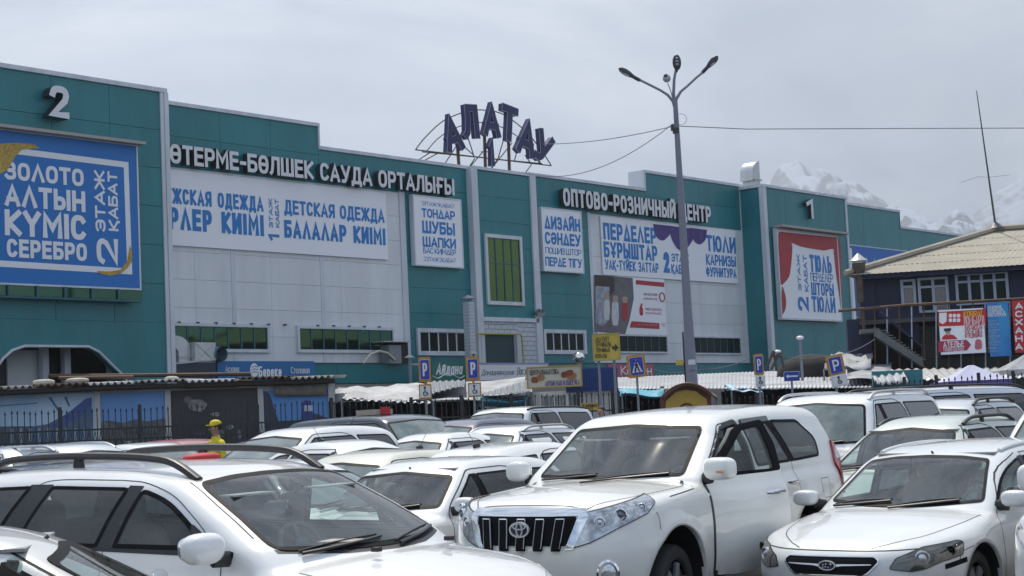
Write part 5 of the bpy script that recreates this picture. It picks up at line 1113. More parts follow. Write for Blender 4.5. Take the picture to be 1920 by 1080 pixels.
# canteen box with ducts
cb, u, zz = wthing('canteen_box', 'dark navy flat-roofed box carrying silver ducts beside the canteen fascia', 'extension', 321, 706, -1.4, z=BASE); w = FW.uv(405, 706, -1.4)[0] - u; h = FW.uv(321, 684, -1.4)[1] - BASE
MB().prism([(0, 0), (w, 0), (w, h + .16), (0, h)], 0, 1.3).build('wall', mat('navy_sheet', (.012, .03, .055), .5), cb); MB().prism([(0, h), (w, h + .16), (w, h + .22), (0, h + .06)], -.04, 1.3).build('roof_edge', ZINC, cb)
ALUD = mat('silver_duct', (.55, .58, .58), .35, metal=.5, noise=.2, nscale=2)
def duct(label, px, py, sz, par=None, elbow=1, v=-.9):
    e, u, z = wthing('vent_duct', label, 'duct', px, py, v, group='silver ducts'); s_ = sz
    pr = [(0, 0)] + [(s_ * math.sin(t) * 1.0, s_ * (1.0) + s_ * (1 - math.cos(t)) * .0 + s_ * .9 * (math.cos(t) - 0) * 0) for t in (0,)]
    arc_ = [(-s_ * .5 + s_ * 1.25 * (1 - math.cos(t)), s_ * .9 + s_ * .95 * math.sin(t)) for t in np.linspace(0, math.pi / 2, 8)]
    pts = [(-s_ * .5 , 0)] + arc_ + [(s_ * .75, s_ * 1.0), (s_ * .5, s_ * .8), (s_ * .5, 0)]
    MB().prism([(x * elbow, z_) for x, z_ in pts], -s_ * .5, s_ * .5).build('duct_bend', ALUD, e); slab('duct_flange', ZINC, e, -s_ * .6, s_ * .6, -s_ * .6, s_ * .6, s_ * .35, s_ * .42); return e
duct('low silver roof duct bend, leftmost on the navy box', 338, 681, .52, elbow=-1); duct('small silver duct bend standing tall on the navy box under the ribbon window', 391, 672, .30)
e, u, z = wthing('duct_box', 'square silver duct box in the middle of the navy box roof', 'duct', 372, 681, -1.0, group='silver ducts'); slab('box', ALUD, e, -.45, .45, -.4, .4, 0, .72); MB().tube([(-.44, -.41, .02), (.44, -.41, .70)], .012, 4).build('crease', ZINC, e); MB().tube([(.44, -.41, .02), (-.44, -.41, .70)], .012, 4).build('crease', ZINC, e)
e, u, z = wthing('round_duct', 'round blue-grey duct mouth at the right end of the navy box', 'duct', 400, 681, -1.0, group='silver ducts'); MB().lathe([(.36, -.4), (.38, -.2), (.30, .1), (.26, .5)], 20, Matrix.Translation((0, 0, .3)) @ Matrix.Rotation(R(90), 4, 'X')).build('duct_mouth', mat('blue_grey_sheet', (.08, .16, .22), .4), e)
# AC unit with cover and bent pipe
e, u, z = wthing('air_conditioner', 'grey air conditioner with a dark side and bent cream hose on the white wall', 'air conditioner', 742, 682, -.45); slab('case', GREYM, e, -.55, .15, -.2, .3, 0, .75); slab('side_grille', DKI, e, .15, .55, -.2, .3, 0, .85); slab('cover', ZINC, e, -.95, .6, -.35, .35, .86, .9)
MB().tube([(-2.1, -.25, 0), (-1.7, -.25, .35), (-1.2, -.25, .5), (-.7, -.25, .42), (-.3, -.25, .15)], .045, 8).build('hose', mat('cream_hose', (.55, .53, .42), .6), e)
e, u, z = wthing('flue_pipe', 'thin grey flue with a cone cap left of the first parking sign', 'flue', 770, 712, -2.4, z=BASE); h = FW.uv(766, 672, -2.4)[1] - BASE
MB().tube([(0, 0, 0), (-.02, 0, h)], .07, 8).build('pipe', GREYM, e); MB().lathe([(.22, 0), (0, .14)], 14, Matrix.Translation((-.02, 0, h + .03))).build('cap', ZINC, e); MB().tube([(0, 0, h - .25), (.9, 0, h - .25)], .05, 6).build('arm', ZINC, e)
e, u, z = wthing('small_flue', 'short flue with a cone cap between the brick flue and the gate', 'flue', 890, 712, -2.4, z=BASE); h = FW.uv(890, 664, -2.4)[1] - BASE; MB().tube([(0, 0, 0), (0, 0, h)], .05, 8).build('pipe', GREYM, e); MB().lathe([(.26, 0), (0, .12)], 14, Matrix.Translation((0, 0, h))).build('cap', ZINC, e)
e, u, z = wthing('turbine_vent', 'shiny turbine vent above the kiosk roof', 'vent', 1086, 690, -4.5, z=BASE); h = FW.uv(1086, 680, -4.5)[1] - BASE; MB().tube([(0, 0, 0), (0, 0, h)], .12, 10).build('stem', GREYM, e); v, q = superell('t', (0, 0, h + .22), (.26, .26, .24), 2); MB().add(v, q, True).build('turbine', M_CHR, e)
e, u, z = wthing('wall_lamp', 'small round wall lamp in the shade of the left tower edge', 'lamp', 318, 633, -.3); MB().tube([(-.2, .2, 0), (0, 0, 0)], .03, 6).build('bracket', GREYM, e); v, q = superell('t', (.05, 0, -.02), (.14, .12, .08), 2); MB().add(v, q, True).build('lamp_head', M_CHR, e)
e, u, z = wthing('wall_speaker', 'dark loudspeaker pair on the wall right of the central bay', 'loudspeaker', 1010, 586, -.35)
for x in (-.16, .12): MB().lathe([(.06, .2), (.09, .0), (.17, -.16), (.14, -.16), (.03, -.02)], 14, Matrix.Translation((x, 0, 0)) @ Matrix.Rotation(R(-90), 4, 'X')).build('horn', GREYM, e)
e, u, z = wthing('gas_pipe', 'yellow gas pipe framing the loading gate', 'pipe', 892, 628, -.5); u2, zz2 = FW.uv(984, 700, -.5); ux, zx = FW.uv(978, 627, -.5); MB().tube([(-.05, 0, zz2 - z), (0, 0, 0), (.1, 0, .05), (ux - u - .1, 0, zx - z), (ux - u, 0, zx - z - .1), (u2 - u, 0, zz2 - z)], .035, 6).build('pipe', mat('gas_yellow', (.42, .34, .03), .5), e)
# roof ducts next to the right tower
e, u, z = wthing('roof_duct', 'silver swan-neck duct on the roof beside the right tower', 'duct', 1409, 352, .8, group='silver ducts'); s_ = .62
arc_ = [(-1.25 * s_ * math.sin(t) + .5 * s_, 1.0 * s_ + 1.35 * s_ * math.cos(t)) for t in np.linspace(0, math.pi / 2, 9)]
MB().prism([(s_ * .5, -.6), (s_ * .5, 1.0 * s_)] + arc_[0:] + [(-s_ * .75, .55 * s_), (-s_ * .4, .75 * s_), (-s_ * .4, -.6)], -.4, .4).build('duct_bend', ALUD, e); slab('duct_flange', ZINC, e, -.42, .45, -.45, .45, .38, .44)
MB().tube([(.7, 0, .05), (1.5, 0, .02)], .22, 12).build('side_duct', ZINC, e); MB().tube([(-.8, 0, -.1), (-.4, 0, -.1)], .2, 12).build('side_duct', ZINC, e)

# ---- street lamp (tall, three arms) and wires
Yl = 52.; base = at_y(1297, 706, Yl); g = ground(Yl); top = at_y(1266, 190, Yl); LMP = mat('lamp_post_grey', (.20, .21, .26), .5, noise=.15)
e = empty('street_lamp', 'tall grey three-armed street lamp rising over the shopping centre roof', 'street lamp', (base.x, Yl, g)); L = lambda px, py, dy=0: at_y(px, py, Yl) - e.location + Vector((0, dy, 0))
tp = L(1266, 190); bx = 0.
MB().tube([(bx, 0, 0), (bx, 0, 3), Vector((tp.x * .35, 0, tp.z * .42)), tp], [.20, .18, .14, .075], 10).build('post', LMP, e); MB().tube([(0, 0, 0), (0, 0, .5)], .26, 10).build('base_sleeve', LMP, e)
for k, pts in enumerate(([(1265, 200), (1262, 190), (1252, 178), (1238, 169), (1218, 159), (1200, 150)], [(1266, 200), (1268, 186), (1276, 172), (1290, 160), (1306, 145), (1317, 136)], [(1264.5, 195), (1263, 175), (1264, 150), (1267, 132)], [(1263, 190), (1258, 172), (1252, 156)])):
    MB().tube([L(*p) for p in pts], [.055, .05, .045, .04, .04, .04][:len(pts)] if k < 3 else .015, 6).build('arm', LMP, e)
M_LH = mat('lamp_head_dark', (.03, .03, .035), .4); M_LG = mat('lamp_lens', (.35, .37, .4), .2, coat=.6)
def lhead(p0, p1, w):
    p0, p1 = L(*p0), L(*p1); d = (p1 - p0); o = MB(); o.tube([p0, p0 + d * .35], .06, 8); t = d.normalized(); 
    o.tube([p0 + d * .3, p0 + d * .5, p0 + d * .72, p0 + d * .9, p1], [.05, w * .85, w, w * .75, .02], 10, flat=.45); h_ = o.build('lamp_head', M_LH, e)
    MB().tube([p0 + d * .5 + Vector((0, -.02, -.05)), p0 + d * .68 + Vector((0, -.02, -.06)), p0 + d * .92 + Vector((0, -.02, -.04))], [w * .4, w * .6, w * .3], 8, flat=.35).build('lamp_lens', M_LG, h_)
lhead((1200, 151), (1160, 128), .11); lhead((1317, 136), (1346, 105), .11)
c_ = L(1269, 117); v, q = superell('h', tuple(c_), (.14, .09, .26), 2.); h_ = MB().add(v, q, True).tube([L(1268, 136), L(1269, 122)], [.035, .1], 8).build('lamp_head', M_LH, e)
for k in range(3): v, q = superell('h', (c_.x, c_.y - .09, c_.z + .12 - .1 * k), (.05, .02, .03), 2); MB().add(v, q, True).build('lamp_lens', M_LG, h_)
c_ = L(1250, 147); v, q = superell('h', tuple(c_), (.13, .13, .13), 2.); MB().add(v, q, True).build('globe_lamp', M_LG, e); v, q = superell('h', (c_.x - .03, c_.y - .06, c_.z + .06), (.07, .08, .08), 2.); MB().add(v, q, True).build('globe_cap', M_LH, e)
slab('junction_box', M_LH, e, *(lambda p: (p.x - .05, p.x + .05, p.y - .2, p.y - .1, p.z - .1, p.z + .1))(L(1260, 241))); slab('clamp', M_LH, e, *(lambda p: (p.x - .09, p.x + .09, p.y - .12, p.y + .12, p.z - .08, p.z + .08))(L(1267, 245)))
MB().tube([L(1268, 225) + Vector((.14 + .18 * math.cos(t), -.1, .1 + .18 * math.sin(t) - .1)) for t in np.linspace(0, 6.3, 14)], .008, 4).build('cable_loop', LMP, e)
WIRE = mat('wire_dark', (.10, .10, .12), .6)
def wire(label, pts, r=.014, sag=0.):
    q = [Vector(p) for p in pts]; o = []
    for a, b in zip(q, q[1:]):
        for t in np.linspace(0, 1, 16): o.append(a + (b - a) * t - Vector((0, 0, sag * 4 * t * (1 - t))))
    tagr(MB().tube(o, r, 4).build('overhead_wire', WIRE), label, 'wire')
pw = at_y(1265, 236, Yl)
wire('overhead wire from the lamp post to the right frame edge', (pw, at_y(1400, 242, 54), at_y(1960, 240, 60))); wire('upper overhead wire from the lamp post to the rooftop sign', (pw, at_y(1020, 270, 69)), sag=.15); wire('lower sagging wire from the lamp post to the roof edge', (at_y(1262, 232, Yl), at_y(980, 323, 70)), sag=.75)
wire('thin stall cable drooping across the plinth band right of the lamp', (at_y(1225, 692, 50), at_y(1300, 694, 50), at_y(1405, 672, 51)), .012, .1); wire('thin cable from the steel trestle to the cafe stairs', (at_y(1450, 660, 50), at_y(1540, 668, 50), at_y(1640, 636, 54)), .012, .15)
# steel trestle, slim lamp, black dome right of it
e = empty('steel_trestle', 'rusty angle-iron trestle standing on the market roof by the right tower foot', 'trestle', at_y(1455, 697, 54)); T_ = lambda px, py: at_y(px, py, 54) - e.location
for a, b in (((1436, 692), (1450, 658)), ((1450, 658), (1456, 696)), ((1450, 660), (1461, 658)), ((1470, 690), (1462, 660)), ((1462, 660), (1446, 694)), ((1444, 668), (1464, 668))): MB().tube([T_(*a), T_(*b)], .045, 5).build('bar', MATS['rusty_steel'], e)
v, q = superell('h', tuple(T_(1458, 659)), (.12, .12, .06), 2.); MB().add(v, q, True).build('flood_lamp', M_CHR, e)
e = empty('slim_lamp', 'slim lamp mast with a round white head before the right tower', 'lamp', (at_y(1504, 700, 56).x, 56, ground(56))); h = at_y(1502, 636, 56).z - ground(56); MB().tube([(0, 0, 0), (0, 0, h)], .05, 6).build('mast', LMP, e); v, q = superell('h', (0, 0, h + .05), (.13, .13, .07), 2.); MB().add(v, q, True).build('lamp_head', SWHT, e)
e = empty('black_dome', 'black domed canopy in front of the right tower', 'canopy', (at_y(1520, 690, 60).x, 60, ground(60))); hz = at_y(1520, 690, 60).z - ground(60); v, q = superell('h', (0, 0, hz - .3), (1.25, 1.0, .8), 2.3); MB().add(v, q, True).build('dome', DKI, e); MB().tube([(0, 0, 0), (0, 0, hz)], .05, 6).build('pole', IRON, e)
e = empty('twin_floodlight', 'twin floodlight on a thin black pole beside the street lamp foot', 'lamp', (at_y(1284, 690, 50).x, 50, ground(50))); h = at_y(1284, 678, 50).z - ground(50); MB().tube([(0, 0, 0), (0, 0, h + .9)], .025, 6).build('pole', IRON, e)
for x in (-.25, .12): slab('lamp_head', YEL if x < 0 else SWHT, e, x, x + .2, -.1, .1, h - .1, h + .05)
# ================================================================== blue cafe building with hipped roof, right
NAVYW = mat('navy_painted_wall', (.008, .013, .05), .6, noise=.35, nscale=1.5); ROOFG = mat('beige_slate_roof', (.37, .335, .27), .85, noise=.25, nscale=.9, bump=.2); FRW = mat('window_frame_paint', (.40, .45, .55), .5, noise=.3, nscale=4)
Yc = 60.; gc = ground(Yc)
cp0 = at_y(1600, 520, Yc); CP = Plane((cp0.x, cp0.y), R(-10)); cafe = CP.thing('cafe_building', 'dark navy two-storey cafe building with a beige hipped slate roof, right edge', 'building', 0, 0, gc)
q = lambda px, py, v=0.: (CP.uv(px, py, v)[0], CP.uv(px, py, v)[1] - gc)
uR2 = q(2200, 600)[0]; h2 = q(1640, 512)[1]; hf = q(1640, 598)[1]
u1 = q(1640, 560)[0]
slab('wall', NAVYW, cafe, u1, uR2, 0, 9, hf - .05, h2 - .05); slab('wall', NAVYW, cafe, q(1700, 650)[0], uR2, .9, 9, 0, hf - .1); slab('floor_slab', STEELD, cafe, u1 - .6, uR2, -1.2, .9, hf - .25, hf - .1)
slab('bay_wall', NAVYW, cafe, q(1612, 560)[0], u1, -.2, 4, hf - .05, h2 - .08); slab('bay_wall', NAVYW, cafe, q(1588, 620)[0], q(1632, 620)[0], -.5, 1.5, q(1600, 668)[1], hf)
# hipped roof as corrugated slates, built row by row
eaveL = q(1585, 517, -.9); eaveR = q(1925, 488, -.9); apex = q(1868, 433, 5.)
def rp(u, v, z): return CP.p0 + CP.d * u + CP.n * v + Vector((0, 0, z + gc))
A_, B_ = rp(eaveL[0], -.9, eaveL[1]), rp(eaveR[0] + 9, -.9, eaveL[1] + .02); T1, T2 = rp(apex[0], 5, apex[1]), rp(apex[0] + 3.2, 5, apex[1])
def slate_rows(p0, p1, t0, t1, rows):
    for r in range(rows):
        a, b = r / rows, (r + 1) / rows + .004; up = Vector((0, 0, .0))
        corrugated('slate_row', ROOFG, cafe, p0.lerp(t0, b) + up, p1.lerp(t1, b) + up, p0.lerp(t0, a) + Vector((0, 0, .010)), p1.lerp(t1, a) + Vector((0, 0, .010)), .16, .008, 1)
slate_rows(A_, B_, T1, T2, 5)
C_ = rp(eaveL[0] + 2.6, 10.5, eaveL[1]); slate_rows(C_, A_, T1, T1 + Vector((.01, 0, 0)), 5)
for a, b in ((A_, T1), (T1, T2), (T2, B_)): adopt(MB().tube([a + Vector((0, 0, .1)), b + Vector((0, 0, .1))], .11, 6).build('ridge_cap', ROOFG), cafe)
adopt(MB().tube([rp(apex[0], 5, apex[1] + .1), rp(apex[0], 5, apex[1] + .35)], [.35, .05], 8).build('apex_cap', STEELD), cafe)
slab('eave_board', NAVYW, cafe, eaveL[0] + .4, uR2, -.7, .0, h2 - .25, h2 - .06)
e = empty('roof_mast', 'tall thin radio mast standing on the top of the hipped roof', 'mast', rp(apex[0], 5, apex[1])); mtop = at_y(1831, 170, (T1.y)) - e.location
MB().tube([(0, 0, 0), mtop], [.045, .018], 6).build('mast', STEELD, e); mm_ = mtop * .38
MB().tube([mm_ + Vector((-1.1, 0, -.15)), mm_ + Vector((-.4, 0, .05)), mm_, mm_ + Vector((.8, 0, .06))], .006, 4).build('guy_wire', WIRE, e)
e = empty('stove_flue', 'rusty stove flue with a pale conical cap at the left eave of the hipped roof', 'flue', rp(*[q(1611, 515, -.6)[0], -.6, 0])); zf0, zf1 = q(1611, 520, -.6)[1], q(1611, 478, -.6)[1]
MB().lathe([(.13, zf0 - .9), (.14, zf1 - .9), (.20, zf1 - .6), (.24, zf1 - .5), (.24, zf1 - .3)], 14).build('pipe', mat('sooty_metal', (.10, .075, .055), .7, noise=.6, nscale=5), e); MB().lathe([(.34, zf1 - .22), (0, zf1 + .08)], 14).build('cap', ZINC, e)
# windows of the upper floor
def cwin(x0, y0, x1, y1, n, gm=DARK_GL, top=.25, curt=()):
    a, z1 = q(x0, y0); b, z0 = q(x1, y1); w = bpy.data.objects.new('window', None); COL.objects.link(w); w.parent = cafe; cw = (b - a) / n
    for i in range(n):
        slab('pane', mat('curtain_pane', (.20, .17, .16), .3, noise=.5, nscale=6, coat=.6) if i in curt else gm, w, a + i * cw + .04, a + (i + 1) * cw - .04, -.04, -.02, z0, z0 + (z1 - z0) * (1 - top)); slab('pane', gm, w, a + i * cw + .04, a + (i + 1) * cw - .04, -.04, -.02, z0 + (z1 - z0) * (1 - top) + .05, z1)
    for i in range(n + 1): slab('frame', FRW, w, a + i * cw - .05, a + i * cw + .05, -.10, -.01, z0, z1)
    for z in (z0, z0 + (z1 - z0) * (1 - top), z1): slab('frame', FRW, w, a - .05, b + .05, -.095, -.012, z - .04, z + .04)
cwin(1690, 527, 1716, 572, 1, curt=(0,)); cwin(1722, 524, 1778, 582, 2, curt=(1,)); cwin(1792, 516, 1890, 566, 4)
slab('rail_bar', FRW, cafe, q(1790, 515)[0], q(1915, 509)[0], -.2, -.12, q(1850, 512)[1], q(1850, 512)[1] + .05)
# balcony: rusty beam, rail posts, stairs
def cb3(px, py, v): u, z = q(px, py, v); return Vector((u, v, z))
MB().tube([cb3(1572, 583, -1.6), cb3(1700, 572, -1.6), cb3(1925, 560, -1.6)], .055, 6).build('balcony_beam', RUSTM, cafe)
MB().tube([cb3(1618, 580, -1.5), cb3(1620, 622, -1.5)], .06, 6).build('balcony_post', RUSTM, cafe)
for i, px in enumerate(range(1640, 1920, 23)): MB().tube([cb3(px, 575 - (px - 1640) * .05, -1.55), cb3(px + 1, 690, -1.55)], .028, 5).build('balcony_post', FRW if i % 2 else RUSTM, cafe)
st0, st1 = cb3(1648, 622, -1.1), cb3(1728, 680, -1.1); STG = mat('stair_grey', (.13, .14, .14), .8, noise=.3)
n = 13; 
for i in range(n):
    p = st0.lerp(st1, (i + .5) / n); slab('stair_tread', STG, cafe, p.x - .16, p.x + .16, -1.9, -.9, p.z + .02, p.z + .06)
d_ = st1 - st0; MB().prism([(st0.x - .2, st0.z + .14), (st0.x - .2, st0.z - .18), (st1.x, st1.z - .2), (st1.x, st1.z + .10)], -1.98, -1.92).build('stringer', STG, cafe); MB().prism([(st0.x - .2, st0.z + .14), (st0.x - .2, st0.z - .18), (st1.x, st1.z - .2), (st1.x, st1.z + .10)], -.88, -.82).build('stringer', STG, cafe)
slab('landing', STG, cafe, cb3(1612, 620, -1.5).x, st0.x, -1.95, -.3, st0.z - .05, st0.z + .08)
MB().tube([cb3(1650, 585, -1.9), cb3(1735, 655, -1.9)], .035, 5).build('handrail', NAVYW, cafe); MB().prism([(cb3(1645, 575, -1).x, cb3(1645, 590, -1).z), (cb3(1725, 640, -1).x, cb3(1725, 645, -1).z), (cb3(1725, 605, -1).x, cb3(1725, 590, -1).z), (cb3(1645, 575, -1).x, cb3(1645, 570, -1).z)], -.75, -.7).build('stair_screen', NAVYW, cafe)
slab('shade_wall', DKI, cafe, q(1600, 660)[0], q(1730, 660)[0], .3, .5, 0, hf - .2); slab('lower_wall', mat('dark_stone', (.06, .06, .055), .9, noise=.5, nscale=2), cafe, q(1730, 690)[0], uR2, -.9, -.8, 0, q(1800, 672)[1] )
for (x0, x1, y0, y1) in ((1724, 1760, 612, 648),): slab('door', mat('old_door', (.10, .095, .085), .7, noise=.4), cafe, q(x0, y0)[0], q(x1, y0)[0], -.05, 0, q(x0, y1 + 25)[1], q(x0, y0)[1])
# banners in front of the balcony
def cbanner(label, TL, BR, m): return banner(label, TL, BR, -1.9, m, .05, 'banner', None, plane=CP)
e, P, T = cbanner('red and white pawnshop and tailor banner with yellow letters, left of the blue banner', (1759, 582), (1849, 661), WPRINT)
RB = mat('bright_red_vinyl', (.52, .02, .025), .5, noise=.1); YT = mat('yellow_print', (.70, .48, .03), .5)
flat(e, 'printed_field', [P(*a) for a in ((1759, 585), (1849, 579.5), (1849, 609), (1759, 612))], -.006, RB); flat(e, 'printed_arrow', [P(*a) for a in ((1759, 640), (1812, 637), (1821, 646), (1813, 657), (1759, 661))], -.006, mat('crimson_vinyl', (.38, .02, .06), .5))
T('KORRAL', 1805, 584, 1843, 592.5, YT, .01, shear=.2); T('ЛОМБАРД', 1806, 594, 1847, 608, WTXT, .02); T('КИТАЙСКАЯ', 1809, 611, 1842, 617, RB, .0); T('КОСМЕТИКА', 1809, 619, 1842, 625, RB, .0); T('И МЕДИЦИНА', 1809, 626, 1842, 632, RB, .0); T('АТЕЛЬЕ', 1768, 641, 1808, 650, WTXT, .015); T('ПОШИВ ОДЕЖДЫ', 1769, 652, 1807, 657, WTXT, -.01)
flat(e, 'printed_shield', [P(*a) for a in ((1761, 587), (1775, 586), (1775, 602), (1768, 608), (1761, 604))], -.010, WTXT)
for r_ in range(2):
    for c_ in range(3): x = 1782 + c_ * 7.6; y = 592 + r_ * 8.5; flat(e, 'printed_tile', fillet([P(x - 3.2, y - 3.4), P(x + 3.2, y - 3.6), P(x + 3.2, y + 3.2), P(x - 3.2, y + 3.4)], .04), -.010, WTXT)
flat(e, 'printed_hat', fillet([P(*a) for a in ((1769, 616), (1784, 615), (1783, 621), (1771, 622))], .05), -.008, DKT); flat(e, 'printed_face', fillet([P(*a) for a in ((1772, 620), (1782, 620), (1781, 629), (1774, 629))], .1), -.007, SKIN); flat(e, 'printed_shoulders', fillet([P(*a) for a in ((1766, 634), (1770, 628), (1787, 627), (1795, 635), (1795, 636), (1766, 637))], .1), -.0065, RB); flat(e, 'printed_badge', fillet([P(*a) for a in ((1829, 636), (1840, 636), (1842, 655), (1827, 656))], .15), -.007, mat('pink_print', (.50, .12, .16), .5))
e, P, T = cbanner('blue banner with small pale lines beside the pawnshop banner', (1850, 568), (1897, 667), mat('azure_vinyl', (.012, .13, .42), .5, noise=.5, nscale=1.2, dark=(.03, .30, .60)))
for i in range(4): T(('ПРЕДПРИЯТИЕ', 'КОМПЬЮТЕРЫ', 'НАЛОГОВОЕ И', 'БУХГАЛТЕРСКОЕ')[i], 1852, 574 + i * 5, 1878 + 3 * i, 577.5 + i * 5, WTXT, .01)
for i in range(11): T(('УСЛУГИ', 'РЕГИСТРАЦИЯ', 'ОТЧЕТЫ', 'ДОГОВОРЫ')[i % 4], 1852, 601 + i * 5.6, 1868 + (i * 5) % 9, 604 + i * 5.6, mat('pale_blue_print', (.35, .45, .6), .5), .0)
e, P, T = cbanner('tall red canteen banner with white stacked letters at the right edge', (1897, 564), (1934, 660), RB)
for i, ch_ in enumerate('АСХАНА'): T(ch_, 1903, 568 + i * 15.3, 1918, 579 + i * 15.3, WTXT, .05)

# ================================================================== mountains
def hills(name, ridge, Yd, depth, m, seed, n=380, rows=90, rough=1.):
    rr = np.random.default_rng(seed); R_ = [at_y(px, py, Yd) for px, py in ridge]; xs = np.array([p.x for p in R_]); zs = np.array([p.z for p in R_]); X = np.linspace(xs[0], xs[-1], n)
    base = np.interp(X, xs, zs)
    def fr(x, y, s0, oct):
        v = 0; a = 1.
        for k in range(oct): ph = rr.uniform(0, 6.28, 6); fx = s0 * 2 ** k; v = v + a * (np.sin(x * fx + ph[0] + 1.7 * np.sin(y * fx * .7 + ph[1])) * np.sin(y * fx * 1.1 + ph[2] + 1.3 * np.sin(x * fx * .6 + ph[3]))); a *= .52
        return v
    V = []; 
    T = np.linspace(0, 1, rows)
    XX, TT = np.meshgrid(X, T); YY = Yd - depth * (1 - TT); 
    noise = fr(XX / 1000, YY / 1000, 11., 7); rid = 1 - np.abs(fr(XX / 1000, YY / 1000 * .6, 6., 5))
    Z = np.interp(XX, X, base) * TT ** 1.15 + (noise * 34 + rid * 95) * rough * np.sin(np.pi * np.clip(TT, 0, .93)) + noise * 9 * rough * (TT > .98)
    P = np.stack([XX.ravel(), YY.ravel(), Z.ravel()], 1); Pb = np.stack([X, np.full(n, Yd + depth * .6), base * 0 - 20], 1); P = np.concatenate([P, Pb]); f = []
    for j in range(rows): 
        for i in range(n - 1): f.append((j * n + i, j * n + i + 1, (j + 1) * n + i + 1, (j + 1) * n + i))
    o = link(name, mesh_np(name, P, f, smooth=True), None, m); o['kind'] = 'structure'; return o
ms = bpy.data.materials.new('snowy_rock'); ms.use_nodes = True; t_ = ms.node_tree; b_ = t_.nodes['Principled BSDF']; b_.inputs['Roughness'].default_value = .9
g_ = t_.nodes.new('ShaderNodeNewGeometry'); sx = t_.nodes.new('ShaderNodeSeparateXYZ'); t_.links.new(g_.outputs['Normal'], sx.inputs[0]); c1 = t_.nodes.new('ShaderNodeTexCoord'); nz = t_.nodes.new('ShaderNodeTexNoise'); nz.inputs['Scale'].default_value = .018; nz.inputs['Detail'].default_value = 12; nz.inputs['Roughness'].default_value = .72; t_.links.new(c1.outputs['Object'], nz.inputs['Vector'])
ad = t_.nodes.new('ShaderNodeMath'); ad.operation = 'ADD'; t_.links.new(sx.outputs['Z'], ad.inputs[0]); t_.links.new(nz.outputs['Fac'], ad.inputs[1]); mr_ = t_.nodes.new('ShaderNodeMapRange'); mr_.inputs['From Min'].default_value = 1.18; mr_.inputs['From Max'].default_value = 1.36; t_.links.new(ad.outputs[0], mr_.inputs['Value'])
mm2 = t_.nodes.new('ShaderNodeMix'); mm2.data_type = 'RGBA'; mm2.inputs['A'].default_value = (.06, .09, .15, 1); mm2.inputs['B'].default_value = (.56, .66, .82, 1); t_.links.new(mr_.outputs[0], mm2.inputs['Factor']); t_.links.new(mm2.outputs['Result'], b_.inputs['Base Color'])
bp = t_.nodes.new('ShaderNodeBump'); bp.inputs['Strength'].default_value = 1.; bp.inputs['Distance'].default_value = 25; t_.links.new(nz.outputs['Fac'], bp.inputs['Height']); t_.links.new(bp.outputs[0], b_.inputs['Normal'])
hills('mountain', [(1180, 700), (1330, 420), (1400, 372), (1440, 345), (1462, 318), (1492, 306), (1515, 325), (1540, 330), (1580, 352), (1640, 388), (1690, 418), (1740, 432), (1800, 470), (1880, 520), (2100, 640)], 5200, 2600, ms, 3)
hills('mountain', [(1560, 640), (1660, 440), (1720, 452), (1790, 438), (1830, 405), (1870, 370), (1900, 352), (1925, 338), (1990, 300), (2100, 270), (2300, 330), (2500, 420)], 6000, 3000, ms, 8)
hills('mountain', [(1500, 600), (1640, 405), (1700, 400), (1730, 412), (1770, 440), (1860, 470), (2000, 600)], 4300, 1600, ms, 5)
# hazy air
hz_ = MB().box(-2400, 6200, -300, 6900, -25, 1500).mesh('haze'); hm = bpy.data.materials.new('haze_air'); hm.use_nodes = True; hm.node_tree.nodes.clear(); vo = hm.node_tree.nodes.new('ShaderNodeVolumePrincipled'); vo.inputs['Color'].default_value = (.80, .86, .95, 1); vo.inputs['Density'].default_value = .00026; vo.inputs['Anisotropy'].default_value = .2
ho = hm.node_tree.nodes.new('ShaderNodeOutputMaterial'); hm.node_tree.links.new(vo.outputs[0], ho.inputs['Volume']); h_o = link('haze', hz_, None, hm); h_o['kind'] = 'stuff'
# ================================================================== the foreground cars
def place(cb, X, Y, yaw, dz=0.):
    sl = math.atan((ground(Y + .5) - ground(Y - .5)))
    cb.put(Matrix.Translation((X, Y, ground(Y) + dz)) @ Matrix.Rotation(sl, 4, 'X') @ Matrix.Rotation(yaw, 4, 'Z')); return cb
def warp_car(c, fn, skip=('wheel', 'rim')):
    done = set()
    def rec(o):
        for ch in [q for q in bpy.data.objects if q.parent == o]:
            if ch.name.split('.')[0] in skip: continue
            if ch.type == 'MESH' and ch.data.name not in done:
                done.add(ch.data.name); me = ch.data; P = np.empty(len(me.vertices) * 3); me.vertices.foreach_get('co', P); P = P.reshape(-1, 3)
                me.vertices.foreach_set('co', fn(P, ch).ravel()); me.update()
            rec(ch)
    rec(c.root)
def P1W(P, o):
    z = P[:, 2]; dz = np.interp(z, [.42, .70, 1.2, 1.30, 1.62, 1.75], [0, .065, .065, .05, .0, .0]); q = P.copy(); q[:, 2] = z + dz; q[:, 1] *= 1.045; q[:, 0] *= 1.01; return q
def ring_mesh(o, c, ra, rb, w, n=28, t=.006):
    """flat elliptical ring in the yz plane, facing +x"""
    v = []; f = []
    for k in range(n):
        a = 2 * math.pi * k / n
        for q in (1, -1): v.append((c[0] + t, c[1] + (ra + q * w / 2) * math.cos(a), c[2] + (rb + q * w / 2) * math.sin(a)))
        for q in (1, -1): v.append((c[0] - t, c[1] + (ra + q * w / 2) * math.cos(a), c[2] + (rb + q * w / 2) * math.sin(a)))
    for k in range(n):
        a, b = 4 * k, 4 * ((k + 1) % n); f += [(a, a + 1, b + 1, b), (a, b, b + 2, a + 2), (a + 1, a + 3, b + 3, b + 1)]
    o.add(v, f, True)
